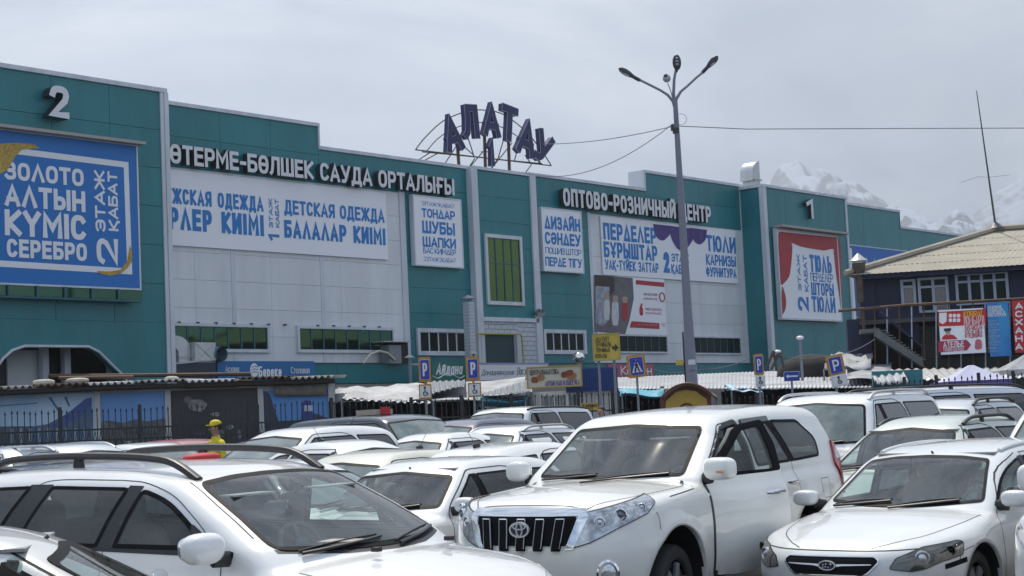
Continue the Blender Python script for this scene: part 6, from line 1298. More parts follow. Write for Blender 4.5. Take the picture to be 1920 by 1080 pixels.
def lamp_detail(c, par, pos, ax, r, m=M_CHR, inner=M_GLOSSBLK, depth=.0):
    """projector ring + dark glass bead sitting on a lamp, facing azimuth ax"""
    Mx = Matrix.Translation(pos) @ Matrix.Rotation(ax, 4, 'Z') @ Matrix.Rotation(math.pi / 2, 4, 'Y')
    o = MB().lathe([(r, -.03), (r, .0), (r * .86, .006), (r * .7, -.006)], 22, Mx).build('lamp_ring', m, par)
    MB().lathe([(r * .72, -.012), (r * .55, .0), (r * .3, .01), (0, .014)], 18, Mx).build('lamp_lens', inner, par)

WHITE = paint('pearl_white_paint', (.80, .80, .77)); WHITE2 = paint('white_paint', (.80, .80, .79)); SILVERW = paint('silver_white_paint', (.70, .72, .73), .35)

# ---- big off-road wagon with the open door
S = car_shape(tall=1, wb=2.79, rw=.387, ra=.475, tr=1.60, clad=0, zb=.30, kf=.62, kr=.25, kw=.34, kb=.10, kz=.085, flare=.022, rs=.085, rg=.10, rp=.06, crown=.07, kr2=0,
    plan=[(.95, .90), (.5, .915), (0, .925), (-.9, .915), (-2.7, .925), (-3.5, .91), (-3.95, .88)],
    side=[(.2, .07), (.4, .03), (.55, 0), (.8, -.01), (.95, .0), (1.08, .02), (1.18, .055), (1.3, .10)],
    top=[(.95, .99), (.84, 1.06), (.7, 1.11), (.35, 1.16), (0, 1.19), (-.45, 1.215), (-1, 1.19), (-2, 1.19), (-3.3, 1.21), (-3.95, 1.19)],
    front=[(.2, .76), (.45, .86), (.6, .885), (.78, .875), (.86, .85), (1.02, .83), (1.08, .79), (1.2, .6)],
    rearx=[(.2, -3.8), (.45, -3.93), (.8, -3.93), (1.1, -3.88), (1.3, -3.84)],
    gw=[(1.0, .865), (1.2, .85), (1.5, .785), (1.7, .715), (1.85, .655)], wsx=[(1.0, -.22), (1.2, -.40), (1.72, -1.12), (1.9, -1.45)],
    rgx=[(1.0, -3.86), (1.25, -3.83), (1.7, -3.66), (1.85, -3.52)], roof=[(-.9, 1.74), (-1.25, 1.80), (-1.7, 1.845), (-2.5, 1.86), (-3.1, 1.85), (-3.5, 1.82), (-3.8, 1.77)])
c = CarBuild(S, 'parked_car', 'big pearl white off-road wagon with its front door standing open', 'car', WHITE, .024, True); c.wz = 1.215
P1 = c
c.win('F', [(-.70, 1.235), (0, 1.225), (.70, 1.235), (.615, 1.70), (0, 1.735), (-.615, 1.70)], .028, G_CLR, r=.05)
c.win('B', [(-.66, 1.24), (.66, 1.24), (.58, 1.66), (-.58, 1.66)], .03, G_MID)
fd = [(-.66, 1.19), (-.74, 1.25), (-1.30, 1.695), (-1.66, 1.73), (-1.72, 1.50), (-1.72, .46), (-1.0, .42), (-.66, .44)]       # front door outline
fw = [(-.86, 1.235, .03), (-1.34, 1.645, .06), (-1.60, 1.675, .04), (-1.645, 1.23, .04)]                        # its glass
rw_ = [(-1.79, 1.235), (-1.75, 1.69), (-2.30, 1.705), (-2.55, 1.235)]
qw = [(-2.62, 1.235, .04), (-2.40, 1.705, .04), (-3.02, 1.685, .06), (-3.30, 1.46, .1), (-3.27, 1.25, .06)]
c.win('L', fw, .03, G_MID, sides=(1,)); c.win('L', rw_, .03, G_DRK); c.win('L', qw, .03, G_DRK, r=.06)
c.pat('pillar_trim', 'L', [(-1.66, 1.235), (-1.62, 1.69), (-1.74, 1.69), (-1.78, 1.235)], M_GLOSSBLK, .01, .004, sides=(1,)); c.pat('pillar_trim', 'L', [(-2.56, 1.235), (-2.31, 1.70), (-2.39, 1.70), (-2.61, 1.235)], M_GLOSSBLK, .005)
c.line('L', fd + [fd[0]], sides=(1,)); c.line('L', [(-1.74, 1.72), (-2.36, 1.73), (-2.58, 1.2), (-2.55, 1.0), (-2.62, .9), (-2.44, .62), (-2.30, .46), (-1.74, .46)])
# left opening: remove the body skin inside the front-door outline, then hang the door
c.cuts.append(('L', inset(fillet(to_dom('L', fd), .03), .01), (0,)))
link('door_seal', patch_mesh(S, 'L', inset(fillet(to_dom('L', fd), .04), -.012), [inset(fillet(to_dom('L', fd), .04), .03)], level=.002, sp=.06, skirt=.06, name='door_seal'), c.root, M_BLK)
hinge = empty('front_door', None, None); hinge.parent = c.root; H0 = Vector((-.60, .90, 0)); hinge.matrix_local = Matrix.Translation(H0) @ Matrix.Rotation(R(-16), 4, 'Z')
old = c.parent; db = bpy.data.objects.new('door_shell', None)
fdp = fillet(to_dom('L', fd), .04); wi = fillet(to_dom('L', fw), .05)
def dpart(nm, me, m, par=hinge):
    me.transform(Matrix.Translation(-H0)); return link(nm, me, par, m)
sk = [(-.66, 1.19), (-1.0, 1.195), (-1.72, 1.20), (-1.72, .46), (-1.0, .42), (-.66, .44)]
dpart('door_skin', patch_mesh(S, 'L', fillet(to_dom('L', sk), .03), level=.0, sp=.045, skirt=.05, name='door_skin'), WHITE)
fr_ = fillet(to_dom('L', [(-.66, 1.195), (-.74, 1.25), (-1.30, 1.695), (-1.66, 1.73), (-1.72, 1.50), (-1.72, 1.205)]), .04)
dpart('door_frame', patch_mesh(S, 'L', fr_, [inset(wi, .0)], level=-.002, sp=.07, skirt=.04, name='door_frame'), M_GLOSSBLK)
dpart('door_lining', patch_mesh(S, 'L', inset(fdp, .03), [inset(wi, -.02)], level=-.07, sp=.09, skirt=.0, name='door_lining'), M_TRIM)
dpart('door_window', patch_mesh(S, 'L', wi, level=-.012, sp=.09, skirt=0, name='door_window'), G_MID)
dpart('window_frame', patch_mesh(S, 'L', fillet(to_dom('L', [(-.70, 1.20), (-.76, 1.25), (-.98, 1.41), (-.98, 1.215)]), .02), level=.006, sp=.09, skirt=.02, name='window_frame'), M_BLK)
hv, hq = superell('m', (-.66 - H0.x, 1.06 - H0.y, 1.30), (.10, .135, .115), 3.2); mo = MB().add(hv, hq, True).build('door_mirror', WHITE, hinge)
MB().tube([(-.67 - H0.x, .96 - H0.y, 1.21), (-.68 - H0.x, .86 - H0.y, 1.20)], [.05, .055], 8, flat=.5).build('mirror_foot', M_BLK, hinge)
MB().tube([(-.565 - H0.x, 1.10 - H0.y, 1.275), (-.565 - H0.x, 1.17 - H0.y, 1.275)], .012, 6).build('mirror_signal', M_AMB, hinge)
q = cast(S, 'L', [(1.55, 1.02)], 0.)[0]
MB().tube([(-1.44 - H0.x, q[1] - H0.y, 1.02), (-1.47 - H0.x, q[1] + .04 - H0.y, 1.025), (-1.55 - H0.x, q[1] + .045 - H0.y, 1.027), (-1.63 - H0.x, q[1] + .04 - H0.y, 1.025), (-1.66 - H0.x, q[1] - H0.y, 1.02)], [.014, .02, .022, .02, .014], 8, flat=.6).build('door_handle', M_CHR, hinge)
c.handle(-2.42, 1.05, M_CHR, sides=(0, 1)); c.handle(-1.55, 1.02, M_CHR, sides=(1,)); c.mirror((-.68, .95, 1.30), (.085, .11, .11), sides=(1,), stalk=.04)
c.pat('visor_strip', 'L', [(-1.74, 1.685), (-1.74, 1.735), (-2.34, 1.745), (-2.34, 1.70)], M_DKG, .01, .02, skirt=.02)
# grille
c.pat('grille', 'F', [(-.455, 1.005), (.455, 1.005), (.385, .775), (-.385, .775)], M_GLOSSBLK, .03, .010)
c.pat('grille_trim', 'F', [(-.53, 1.012), (.53, 1.012), (.50, 1.07), (0, 1.078), (-.50, 1.07)], M_CHR, .015, .016, sp=.04)
for f in (1, -1): c.pat('grille_trim', 'F', [(f * .465, 1.01), (f * .54, 1.01), (f * .435, .745), (f * .375, .745)][::f], M_CHR, .008, .014, sp=.04)
for k in range(-2, 3):
    y = k * .165; sh = .9 if k else .9
    g_ = c.pat('grille_bar', 'F', [(y * 1.02 - .034, .985), (y * 1.02 + .034, .985), (y * .93 + .034, .735), (y * .93 - .034, .735)], M_GLOSSBLK, .008, .030, skirt=.04, sp=.05)
    for f in (1, -1):
        c.pat('bar_edge', 'F', [(y * 1.02 + f * .034, .985), (y * 1.02 + f * .0365, .985), (y * .93 + f * .0365, .755), (y * .93 + f * .034, .755)][::f], M_ALU, .001, .032, skirt=.01, parent=g_, sp=.05)
    c.pat('bar_cap', 'F', [(y * 1.02 - .036, .984), (y * 1.02 + .036, .984), (y * 1.02 + .034, .992), (y * 1.02 - .034, .992)], M_CHR, .003, .034, skirt=.01, parent=g_, sp=.05)
ex = float(cast(S, 'F', [(0, .91)], 0)[0][0]) + .055; em = MB(); ring_mesh(em, (ex, 0, .905), .083, .057, .013); ring_mesh(em, (ex, 0, .905), .026, .052, .010); ring_mesh(em, (ex, 0, .931), .056, .023, .010)
em.build('badge', M_BADGE, c.root); MB().lathe([(.09, 0), (.085, .01), (0, .012)], 24, Matrix.Translation((ex - .02, 0, .905)) @ Matrix.Diagonal((1, 1, .72, 1)) @ Matrix.Rotation(math.pi / 2, 4, 'Y')).build('badge_plate', mat('badge_blue', (.02, .03, .07), .2, coat=1), c.root)
# headlamps
hl = [(.83, .44, .765), (.84, .545, 1.02), (.62, .72, 1.075), (.36, .88, 1.135), (.32, .90, 1.08), (.40, .86, 1.0), (.62, .72, .90), (.78, .56, .80)]
for sd in (0, 1):
    ph = 38; poly = fillet(to_dom(ph, hl), .012)
    lp = link('headlamp', patch_mesh(S, ph, poly, level=.009, sp=.035, skirt=.016, name='headlamp', mirror=bool(sd)), c.root, mat('lamp_silver', (.60, .63, .66), .18, metal=.75, coat=1., noise=.8, nscale=14, dark=(.16, .17, .18)))
    f = -1 if sd else 1
    for (px_, py_, pz_, rr) in ((.60, .735, 1.0, .052), (.72, .62, .95, .045), (.44, .84, 1.05, .032)):
        P = cast(S, ph, to_dom(ph, [(px_, py_, pz_)]), .010)[0]; lamp_detail(c, lp, (P[0], f * P[1], P[2]), f * R(30), rr, M_CHR, M_WHL if rr < .05 else mat('lamp_projector', (.10, .12, .15), .08, coat=1.))
    link('lamp_rim', patch_mesh(S, ph, fillet([p for p in inset(poly, -.007)], .001), [poly], level=.009, sp=.035, skirt=.012, mirror=bool(sd), name='lamp_rim'), lp, M_GAP)
    P = cast(S, 0, [(.66, .575)], .0)[0]
    Mx = Matrix.Translation((P[0] + .004, f * P[1], P[2])) @ Matrix.Rotation(f * R(32), 4, 'Z') @ Matrix.Rotation(math.pi / 2, 4, 'Y')
    fg = MB().lathe([(.092, -.05), (.09, .004), (.075, .012), (.070, .0)], 28, Mx).build('fog_lamp', M_CHR, c.root)
    MB().lathe([(.071, -.01), (.055, .002), (.02, .006), (0, .006)], 24, Mx).build('fog_lens', M_WHL, fg)
# bonnet, bumper lines
c.line('T', [(.70, .50), (.45, .66), (.1, .755), (-.35, .80), (-.46, .76)], w=.009)
c.line('F', [(-.52, 1.012), (-.45, 1.085), (.45, 1.085), (.52, 1.012)], w=.007)
c.line('L', [(.02, 1.10), (-.45, 1.13), (-.56, 1.19)]); c.line('L', [(.34, 1.03), (.30, .95), (.31, .86)], w=.006)
c.pat('lower_intake', 'F', [(-.40, .50), (.40, .50), (.36, .36), (-.36, .36)], M_BLK, .04, .004); c.pat('skid_plate', 'F', [(-.62, .34), (.62, .34), (.58, .42), (-.58, .42)], M_BLK, .02, .003)
c.pat('tail_lamp', 122, [(-3.66, .86, 1.42), (-3.60, .88, 1.20), (-3.66, .88, .98), (-3.72, .88, .84), (-3.83, .78, .86), (-3.83, .76, 1.10), (-3.78, .76, 1.40)], M_RED, .02, .022, skirt=.03, sp=.05)
c.pat('tail_lamp_clear', 122, [(-3.655, .86, 1.31), (-3.63, .88, 1.20), (-3.82, .76, 1.20), (-3.79, .76, 1.31)], M_WHL, .01, .026, sp=.05); c.pat('tail_lamp_clear', 122, [(-3.675, .86, 1.03), (-3.70, .88, .95), (-3.83, .76, .95), (-3.83, .76, 1.03)], M_WHL, .01, .026, sp=.05)
c.line('L', [(-3.12, 1.03, 0), (-3.12, .84), (-3.32, .84), (-3.32, 1.03), (-3.12, 1.03)], sides=(0,), w=.005, name='fuel_flap')
c.pat('side_moulding', 'L', [(-.55, .555), (-2.35, .555), (-2.32, .62), (-.57, .62)], WHITE, .01, .012, sides=(1,))
c.cabin(belt=1.17, dash_x=-.62, seat=M_BEIGE, depth=.42); c.wipers(c, [(.10, .62), (-.5, .02)]) if False else c.wipers([(-.62, -.05), (-.02, .58)])
c.body(); c.wheels(.26, 1, R(6)); place(c, .454, 14.19, R(-122.4)); warp_car(c, P1W)

# ---- white SUV with black roof rails, bottom left
S = car_shape(tall=1, wb=2.82, rw=.365, ra=.44, tr=1.55, clad=.5, zb=.28, kf=.75, kr=.4, kw=.42, kb=.2, kz=.075, flare=.02, rs=.12, rg=.11, rp=.07, crown=.10,
    plan=[(.9, .85), (.5, .89), (0, .915), (-.9, .905), (-2.7, .915), (-3.4, .90), (-3.8, .86)],
    side=[(.2, .07), (.4, .02), (.6, 0), (.8, .0), (.95, .02), (1.05, .05), (1.2, .10)],
    top=[(.9, .78), (.75, .88), (.5, .95), (.1, 1.02), (-.4, 1.075), (-1, 1.05), (-2, 1.06), (-3.3, 1.08), (-3.8, 1.06)],
    front=[(.2, .72), (.45, .84), (.7, .82), (.85, .76), (1, .6)], rearx=[(.2, -3.7), (.5, -3.84), (.9, -3.82), (1.1, -3.76)],
    gw=[(.9, .86), (1.08, .835), (1.4, .76), (1.6, .69), (1.75, .63)], wsx=[(.95, -.0), (1.08, -.17), (1.62, -1.06), (1.78, -1.46)],
    rgx=[(.9, -3.74), (1.1, -3.70), (1.6, -3.42), (1.75, -3.3)], roof=[(-.9, 1.60), (-1.25, 1.67), (-1.7, 1.715), (-2.4, 1.73), (-3.0, 1.715), (-3.5, 1.66)])
c = CarBuild(S, 'parked_car', 'white family SUV with thick black roof rails filling the bottom left corner', 'car', WHITE2, .024, True); P2 = c; c.wz = 1.075
c.win('F', [(-.71, 1.10), (-.35, 1.075), (0, 1.07), (.35, 1.075), (.71, 1.10), (.585, 1.595), (.3, 1.635), (0, 1.645), (-.3, 1.635), (-.585, 1.595)], .024, G_CLR, r=.07)
c.win('B', [(-.62, 1.14), (.62, 1.14), (.54, 1.55), (-.54, 1.55)], .03, G_MID)
c.win('L', [(-.78, 1.10, .05), (-.98, 1.28, .2), (-1.22, 1.47, .2), (-1.50, 1.565, .06), (-1.66, 1.10, .03)], .035, G_MID, cut=True)
c.win('L', [(-1.80, 1.10, .03), (-1.62, 1.57, .05), (-2.38, 1.585, .04), (-2.62, 1.10, .04)], .03, G_DRK)
c.win('L', [(-2.84, 1.12, .04), (-2.58, 1.585, .04), (-3.12, 1.565, .08), (-3.50, 1.16, .10)], .03, G_DRK)
c.pat('pillar_trim', 'L', [(-1.66, 1.08), (-1.50, 1.58), (-1.63, 1.585), (-1.81, 1.08)], M_BLK, .01, .0035); c.pat('pillar_trim', 'L', [(-2.61, 1.08), (-2.37, 1.595), (-2.60, 1.595), (-2.86, 1.08)], M_BLK, .01, .0035)
c.pat('window_trim', 'L', [(-.60, 1.065), (-.60, 1.10), (-3.5, 1.14), (-3.5, 1.10)], M_BLK, .01, .004)
c.pat('mirror_sail', 'L', [(-.70, 1.085, .05), (-.80, 1.17, .05), (-.98, 1.29, .02), (-.96, 1.085)], M_BLK, .02, .012, skirt=.02)
c.line('L', [(-.70, .45), (-.68, 1.02), (-.74, 1.12), (-.96, 1.32), (-1.20, 1.51), (-1.5, 1.61), (-1.72, 1.625)]); c.line('L', [(-1.74, 1.08), (-1.74, .45)]); c.line('L', [(-1.72, 1.625), (-2.4, 1.64), (-2.56, 1.58), (-2.74, 1.08), (-2.5, .75), (-2.3, .5), (-.6, .45)])
c.line('T', [(-1.20, .60), (-.9, .66), (-.55, .72)], w=.009); c.line('T', [(-.18, .74), (.1, .76), (.35, .72), (.6, .60)], w=.009)
c.mirror((-.60, 1.06, 1.155), (.085, .135, .105), base=M_BLK, e=2.7, sides=(1,)); c.handle(-1.58, .98); c.handle(-2.50, 1.0)
c.rails(-1.20, -3.35, .53, .072, .026, M_BLK, (-2.32,))
c.line('F', [(-.70, 1.092), (-.35, 1.063), (0, 1.058), (.35, 1.063), (.70, 1.092)], w=.022, m=M_BLK, name='cowl')
for y in (.35, -.3): MB().box(-.02, .03, y - .02, y + .02, 1.06, 1.085).build('washer_jet', M_BLK, c.root)
hl = [(.66, .42, .70), (.66, .45, .86), (.45, .70, .90), (.30, .80, .88), (.40, .78, .74)]
for sd in (0, 1): link('headlamp', patch_mesh(S, 38, fillet(to_dom(38, hl), .04), level=.004, sp=.06, name='headlamp', mirror=bool(sd)), c.root, M_WHL)
c.pat('grille', 'F', [(-.36, .72), (.36, .72), (.40, .86), (-.40, .86)], M_BLK, .03)
c.cabin(belt=1.05, dash_x=-.60, seat=M_SEAT, depth=.42); c.wipers([(.06, .64), (-.60, -.02)])
MB().box(-.12, .12, -.09, .09, 0, .004, Matrix.Translation((-.52, -.02, 1.085)) @ Matrix.Rotation(R(14), 4, 'Z')).build('paper_slip', mat('pink_paper', (.62, .42, .44), .8), c.root)
c.body(); c.wheels(.24); 
bl = MB(); v, q = superell('b', (-1.95, .18, 1.74), (.08, .15, .03), 2.4); bl.add(v, q, True); rb = bl.build('red_bag', mat('red_cloth', (.50, .03, .04), .7, noise=.3), None); tagr(rb, 'red cloth bundle lying on the roof of the white SUV with black rails', 'bag'); rb.matrix_world = Matrix(); 
place(c, -.66, 9.75, R(-37)); warp_car(c, lambda P, o: P + np.stack([P[:, 0] * 0, P[:, 0] * 0, np.interp(P[:, 2], [.3, .8, 1.1, 1.3, 1.65], [.05, .15, .15, .11, .015]) if o.name.split('.')[0] != 'paper_slip' else P[:, 2] * 0 + .15], 1)); rb.matrix_world = c.root.matrix_world.copy()

# ---- silver-white low estate car, right
S = car_shape(tall=0, wb=2.67, rw=.32, ra=.375, tr=1.50, clad=0, zb=.20, kf=.78, kr=.4, kw=.42, kb=.2, kz=.085, flare=.022, rs=.10, rg=.09, rp=.07, crown=.08,
    plan=[(.95, .80), (.6, .835), (0, .865), (-.9, .86), (-2.6, .865), (-3.3, .845), (-3.75, .80)],
    side=[(.15, .06), (.35, .015), (.5, 0), (.65, .0), (.8, .02), (.9, .05), (1.1, .13)],
    top=[(.95, .64), (.88, .71), (.7, .765), (.3, .85), (0, .895), (-.4, .945), (-1, .90), (-2, .92), (-3.2, .96), (-3.75, .95)],
    front=[(.15, .78), (.35, .93), (.5, .94), (.60, .92), (.70, .895), (.8, .76)], rearx=[(.2, -3.6), (.5, -3.74), (.8, -3.72), (1.0, -3.64)],
    gw=[(.8, .80), (.94, .77), (1.2, .675), (1.35, .60), (1.5, .54)], wsx=[(.8, -.10), (.94, -.33), (1.32, -1.02), (1.45, -1.36)],
    rgx=[(.8, -3.66), (1.0, -3.60), (1.3, -3.24), (1.45, -3.1)], roof=[(-.9, 1.30), (-1.2, 1.365), (-1.6, 1.415), (-2.2, 1.435), (-2.8, 1.42), (-3.3, 1.36)])
c = CarBuild(S, 'parked_car', 'silver-white low estate car with oval badge, bottom right beside the open-door wagon', 'car', SILVERW, .022, True); P3 = c; c.wz = .945
c.win('F', [(-.68, .975), (-.3, .95), (0, .945), (.3, .95), (.68, .975), (.54, 1.305), (.3, 1.335), (0, 1.345), (-.3, 1.335), (-.54, 1.305)], .02, G_CLR, r=.04)
c.win('B', [(-.58, 1.02), (.58, 1.02), (.5, 1.28), (-.5, 1.28)], .03, G_MID)
c.win('L', [(-.62, .955, .03), (-1.02, 1.205, .2), (-1.50, 1.30, .05), (-1.56, .96, .03)], .02, G_MID); c.win('L', [(-1.66, .965, .03), (-1.60, 1.305, .04), (-2.20, 1.31, .04), (-2.42, .98, .05)], .02, G_DRK); c.win('L', [(-2.52, .99), (-2.32, 1.305), (-2.75, 1.29), (-3.28, 1.03)], .02, G_DRK)
c.pat('pillar_trim', 'L', [(-1.555, .95), (-1.50, 1.305), (-1.61, 1.31), (-1.67, .95)], M_BLK, .01, .004)
c.line('L', [(-.50, .30), (-.46, .80), (-.62, .93), (-1.0, 1.24), (-1.5, 1.335)]); c.line('L', [(-1.61, 1.33), (-1.66, .95), (-1.62, .3), (-.5, .3)]); c.line('L', [(-1.6, 1.335), (-2.2, 1.34), (-2.52, .96), (-2.4, .7), (-2.2, .4)])
c.line('T', [(.80, .30), (.70, .43), (.42, .62), (0, .71), (-.35, .73)], w=.008); c.line('F', [(-.62, .705), (-.42, .695), (.42, .695), (.62, .705)], w=.008)
c.line('L', [(.40, .60), (.36, .66), (.10, .70)], w=.006)
c.mirror((-.60, .93, 1.00), (.075, .115, .07), base=M_BLK, e=3., stalk=.06); c.rails(-1.35, -3.1, .535, .03, .016, SILVERW, (), flush=True)
c.pat('grille', 'F', [(-.36, .655, .05), (.36, .655, .05), (.395, .62, .03), (.30, .515, .04), (-.30, .515, .04), (-.395, .62, .03)], M_GLOSSBLK, .03, .010)
gt = fillet([(-.36, .655, .05), (.36, .655, .05), (.395, .62, .03), (.30, .515, .04), (-.30, .515, .04), (-.395, .62, .03)], .03)
link('grille_trim', patch_mesh(S, 'F', inset(gt, -.007), [gt], level=.014, sp=.035, name='grille_trim'), c.root, M_CHR)
for f in (1, -1): c.pat('grille_wing', 'F', [(f * .07, .598), (f * .07, .577), (f * .12, .586), (f * .345, .594), (f * .345, .602), (f * .13, .600)][::f], M_BADGE, .004, .018, skirt=.006, sp=.035)
ex = float(cast(S, 'F', [(0, .59)], 0)[0][0]) + .03; em = MB(); ring_mesh(em, (ex, 0, .588), .068, .036, .008); 
for (yy, zz, rr) in ((.034, .6, .015), (-.006, .600, .009), (-.03, .594, .009), (-.012, .578, .009), (.012, .572, .009), (-.034, .574, .009)):
    em.add([(ex + .002, yy + rr * math.cos(k * math.pi / 4) * (1 if k % 2 == 0 else .35) * 1.2, zz + rr * math.sin(k * math.pi / 4) * (1 if k % 2 == 0 else .35)) for k in range(8)], [tuple(range(8))])
em.build('badge', M_BADGE, c.root); MB().lathe([(.066, 0), (.06, .006), (0, .008)], 24, Matrix.Translation((ex - .012, 0, .588)) @ Matrix.Diagonal((1, 1, .54, 1)) @ Matrix.Rotation(math.pi / 2, 4, 'Y')).build('badge_plate', mat('badge_blue', (.02, .03, .07), .2, coat=1), c.root)
hl = [(.82, .44, .565), (.80, .50, .64), (.62, .64, .715), (.34, .80, .745), (.30, .83, .73), (.34, .835, .64), (.55, .74, .60), (.66, .66, .555), (.74, .58, .54)]
for sd in (0, 1):
    ph = 40; poly = fillet(to_dom(ph, hl), .018); f = -1 if sd else 1
    lp = link('headlamp', patch_mesh(S, ph, poly, level=.009, sp=.03, skirt=.016, name='headlamp', mirror=bool(sd)), c.root, mat('lamp_smoke', (.13, .13, .12), .12, metal=.5, coat=1., noise=.5, nscale=10))
    link('lamp_rim', patch_mesh(S, ph, inset(poly, -.006), [poly], level=.009, sp=.035, skirt=.012, mirror=bool(sd), name='lamp_rim'), lp, M_GAP)
    for (px_, py_, pz_, rr, mm) in ((.66, .64, .635, .058, M_ALU), (.45, .775, .675, .042, M_BLK)):
        P = cast(S, ph, to_dom(ph, [(px_, py_, pz_)]), .009)[0]; lamp_detail(c, lp, (P[0], f * P[1], P[2]), f * R(34), rr, mm, M_WHL if rr > .05 else M_GLOSSBLK)
c.pat('window_sticker', 42, [(.52, .755, .575), (.52, .755, .535), (.30, .85, .575), (.30, .85, .615)], M_GLOSSBLK, .002, .002, sides=(0,), skirt=0, sp=.05)
c.pat('lower_intake', 'F', [(-.45, .42), (.45, .42), (.40, .30), (-.40, .30)], M_BLK, .03); c.pat('number_plate', 'F', [(-.26, .49), (.26, .49), (.26, .385), (-.26, .385)], mat('plate_white', (.75, .75, .73), .4), .005, .012)
c.cabin(belt=.92, dash_x=-.60, seat=M_SEAT, depth=.40, drv=1); c.wipers([(-.60, -.05), (-.02, .50)])
c.handle(-1.42, .84); c.handle(-2.30, .86)
c.body(); c.wheels(.21, 0, R(2)); place(c, 2.98, 14.06, R(-127.8)); warp_car(c, lambda P, o: P * [1, 1.05, 1])
# ================================================================== the rows of parked cars
def kind_shape(kind, **o):
    base = dict(
     sedan=dict(L=4.55, W=1.74, H=1.45, wb=2.65, fo=.87, cow=.96, nose=.70, belt=.94, wx0=-.38, wx1=-1.15, roofc=-1.9, rx1=-2.62, rx0=-3.15, deck=1.03, cl=0, rw=.31, clr=.20, gin=.30),
     hatch=dict(L=4.1, W=1.72, H=1.52, wb=2.55, fo=.80, cow=1.02, nose=.75, belt=.98, wx0=-.25, wx1=-1.10, roofc=-2.0, rx1=-3.05, rx0=-3.25, deck=.98, cl=0, rw=.31, clr=.20, gin=.28),
     wagon=dict(L=4.65, W=1.75, H=1.50, wb=2.66, fo=.90, cow=.97, nose=.70, belt=.95, wx0=-.38, wx1=-1.18, roofc=-2.0, rx1=-3.15, rx0=-3.55, deck=.97, cl=0, rw=.32, clr=.21, gin=.30),
     mpv=dict(L=4.5, W=1.75, H=1.65, wb=2.7, fo=.85, cow=1.06, nose=.78, belt=1.02, wx0=-.05, wx1=-1.05, roofc=-2.1, rx1=-3.20, rx0=-3.45, deck=1.0, cl=0, rw=.32, clr=.22, gin=.26),
     suv=dict(L=4.7, W=1.85, H=1.78, wb=2.75, fo=.87, cow=1.18, nose=.98, belt=1.13, wx0=-.42, wx1=-1.15, roofc=-2.1, rx1=-3.50, rx0=-3.72, deck=1.15, cl=.5, rw=.37, clr=.28, gin=.24),
     boxy=dict(L=4.8, W=1.85, H=1.86, wb=2.75, fo=.85, cow=1.2, nose=1.05, belt=1.15, wx0=-.45, wx1=-.95, roofc=-2.1, rx1=-3.68, rx0=-3.82, deck=1.2, cl=.5, rw=.38, clr=.30, gin=.20),
     old=dict(L=4.5, W=1.72, H=1.42, wb=2.6, fo=.85, cow=.95, nose=.72, belt=.93, wx0=-.40, wx1=-1.00, roofc=-1.8, rx1=-2.95, rx0=-3.25, deck=.96, cl=0, rw=.31, clr=.20, gin=.20),
     van=dict(L=4.7, W=1.80, H=1.92, wb=2.85, fo=.80, cow=1.2, nose=.95, belt=1.15, wx0=.30, wx1=-.40, roofc=-1.9, rx1=-3.62, rx0=-3.78, deck=1.2, cl=.4, rw=.33, clr=.25, gin=.16))[kind].copy(); base.update(o); b = type('B', (), base)
    hw = b.W / 2; fe = b.fo; re = b.fo - b.L; gt = hw - .05 - b.gin * .35
    tall = b.H > 1.55
    top = [(fe + .05, b.nose), (fe - .12, b.nose + .08), (0, b.nose + (b.cow - b.nose) * .7), (b.wx0, b.cow), (b.wx0 - .8, b.belt), (b.rx0 + .2, b.belt + .02), (b.rx0, b.deck), (re + .15, b.deck), (re - .05, b.deck - .06)]
    if kind == 'van': top = [(fe + .05, b.nose), (.45, b.nose + .15), (.2, b.cow), (-.6, b.belt), (re, b.belt + .02)]
    s = car_shape(tall=int(tall), wb=b.wb, rw=b.rw, ra=b.rw + .06, tr=b.W - .26, clad=0, zb=b.clr, kf=.65, kr=.4, kw=.36, kb=.18, kz=.08, flare=.018, rs=.10, rg=.09 if not kind in ('boxy', 'van') else .07, rp=.06, crown=.07,
        plan=[(fe + .05, hw * .94), (fe - .4, hw * .98), (0, hw), (re + 1., hw), (re + .3, hw * .98), (re, hw * .93)],
        side=[(b.clr - .05, .06), (b.clr + .15, .015), (b.clr + .3, 0), (b.belt - .25, 0), (b.belt - .08, .02), (b.belt + .03, .05), (b.belt + .25, .12)], top=top,
        front=[(.15, fe - .10), (.35, fe), (b.nose - .15, fe), (b.nose, fe - .05), (b.nose + .15, fe - .25)], rearx=[(.15, re + .12), (.4, re), (b.deck - .1, re + .02), (b.deck + .2, re + .12)],
        gw=[(b.belt - .1, hw - .06), (b.belt, hw - .08), ((b.belt + b.H) / 2, hw - .08 - b.gin * .38), (b.H - .12, hw - .08 - b.gin * .85), (b.H, hw - .08 - b.gin * 1.15)],
        wsx=[(b.cow - .15, b.wx0 + .15), (b.cow, b.wx0), (b.H - .12, b.wx1), (b.H + .02, b.wx1 - .35)], rgx=[(b.deck - .1, b.rx0 - .06), (b.deck, b.rx0), (b.H - .12, b.rx1), (b.H + .02, b.rx1 + .3)],
        roof=[(b.wx1 + .3, b.H - .13), (b.wx1 - .05, b.H - .06), (b.wx1 - .5, b.H - .01), (b.roofc, b.H), (b.rx1 + .5, b.H - .02), (b.rx1, b.H - .08), (b.rx1 - .3, b.H - .16)])
    s.b = b; return s
def px_solve(cb, ref, px, py, Y, yaw):
    """stand the car on the ground so that its local point ref shows at photo column px, at depth Y"""
    c, s_ = math.cos(yaw), math.sin(yaw); t = at_y(px, py, Y); X0 = t.x - (ref[0] * c - ref[1] * s_); Y0 = Y - (ref[0] * s_ + ref[1] * c)
    need = (t.z - ground(Y0)) / ref[2]; k = min(1.07, max(.93, need)); place(cb, X0, Y0, yaw); cb.root.matrix_world = cb.root.matrix_world @ Matrix.Diagonal((1, 1, k, 1)); return need
NEEDS = []
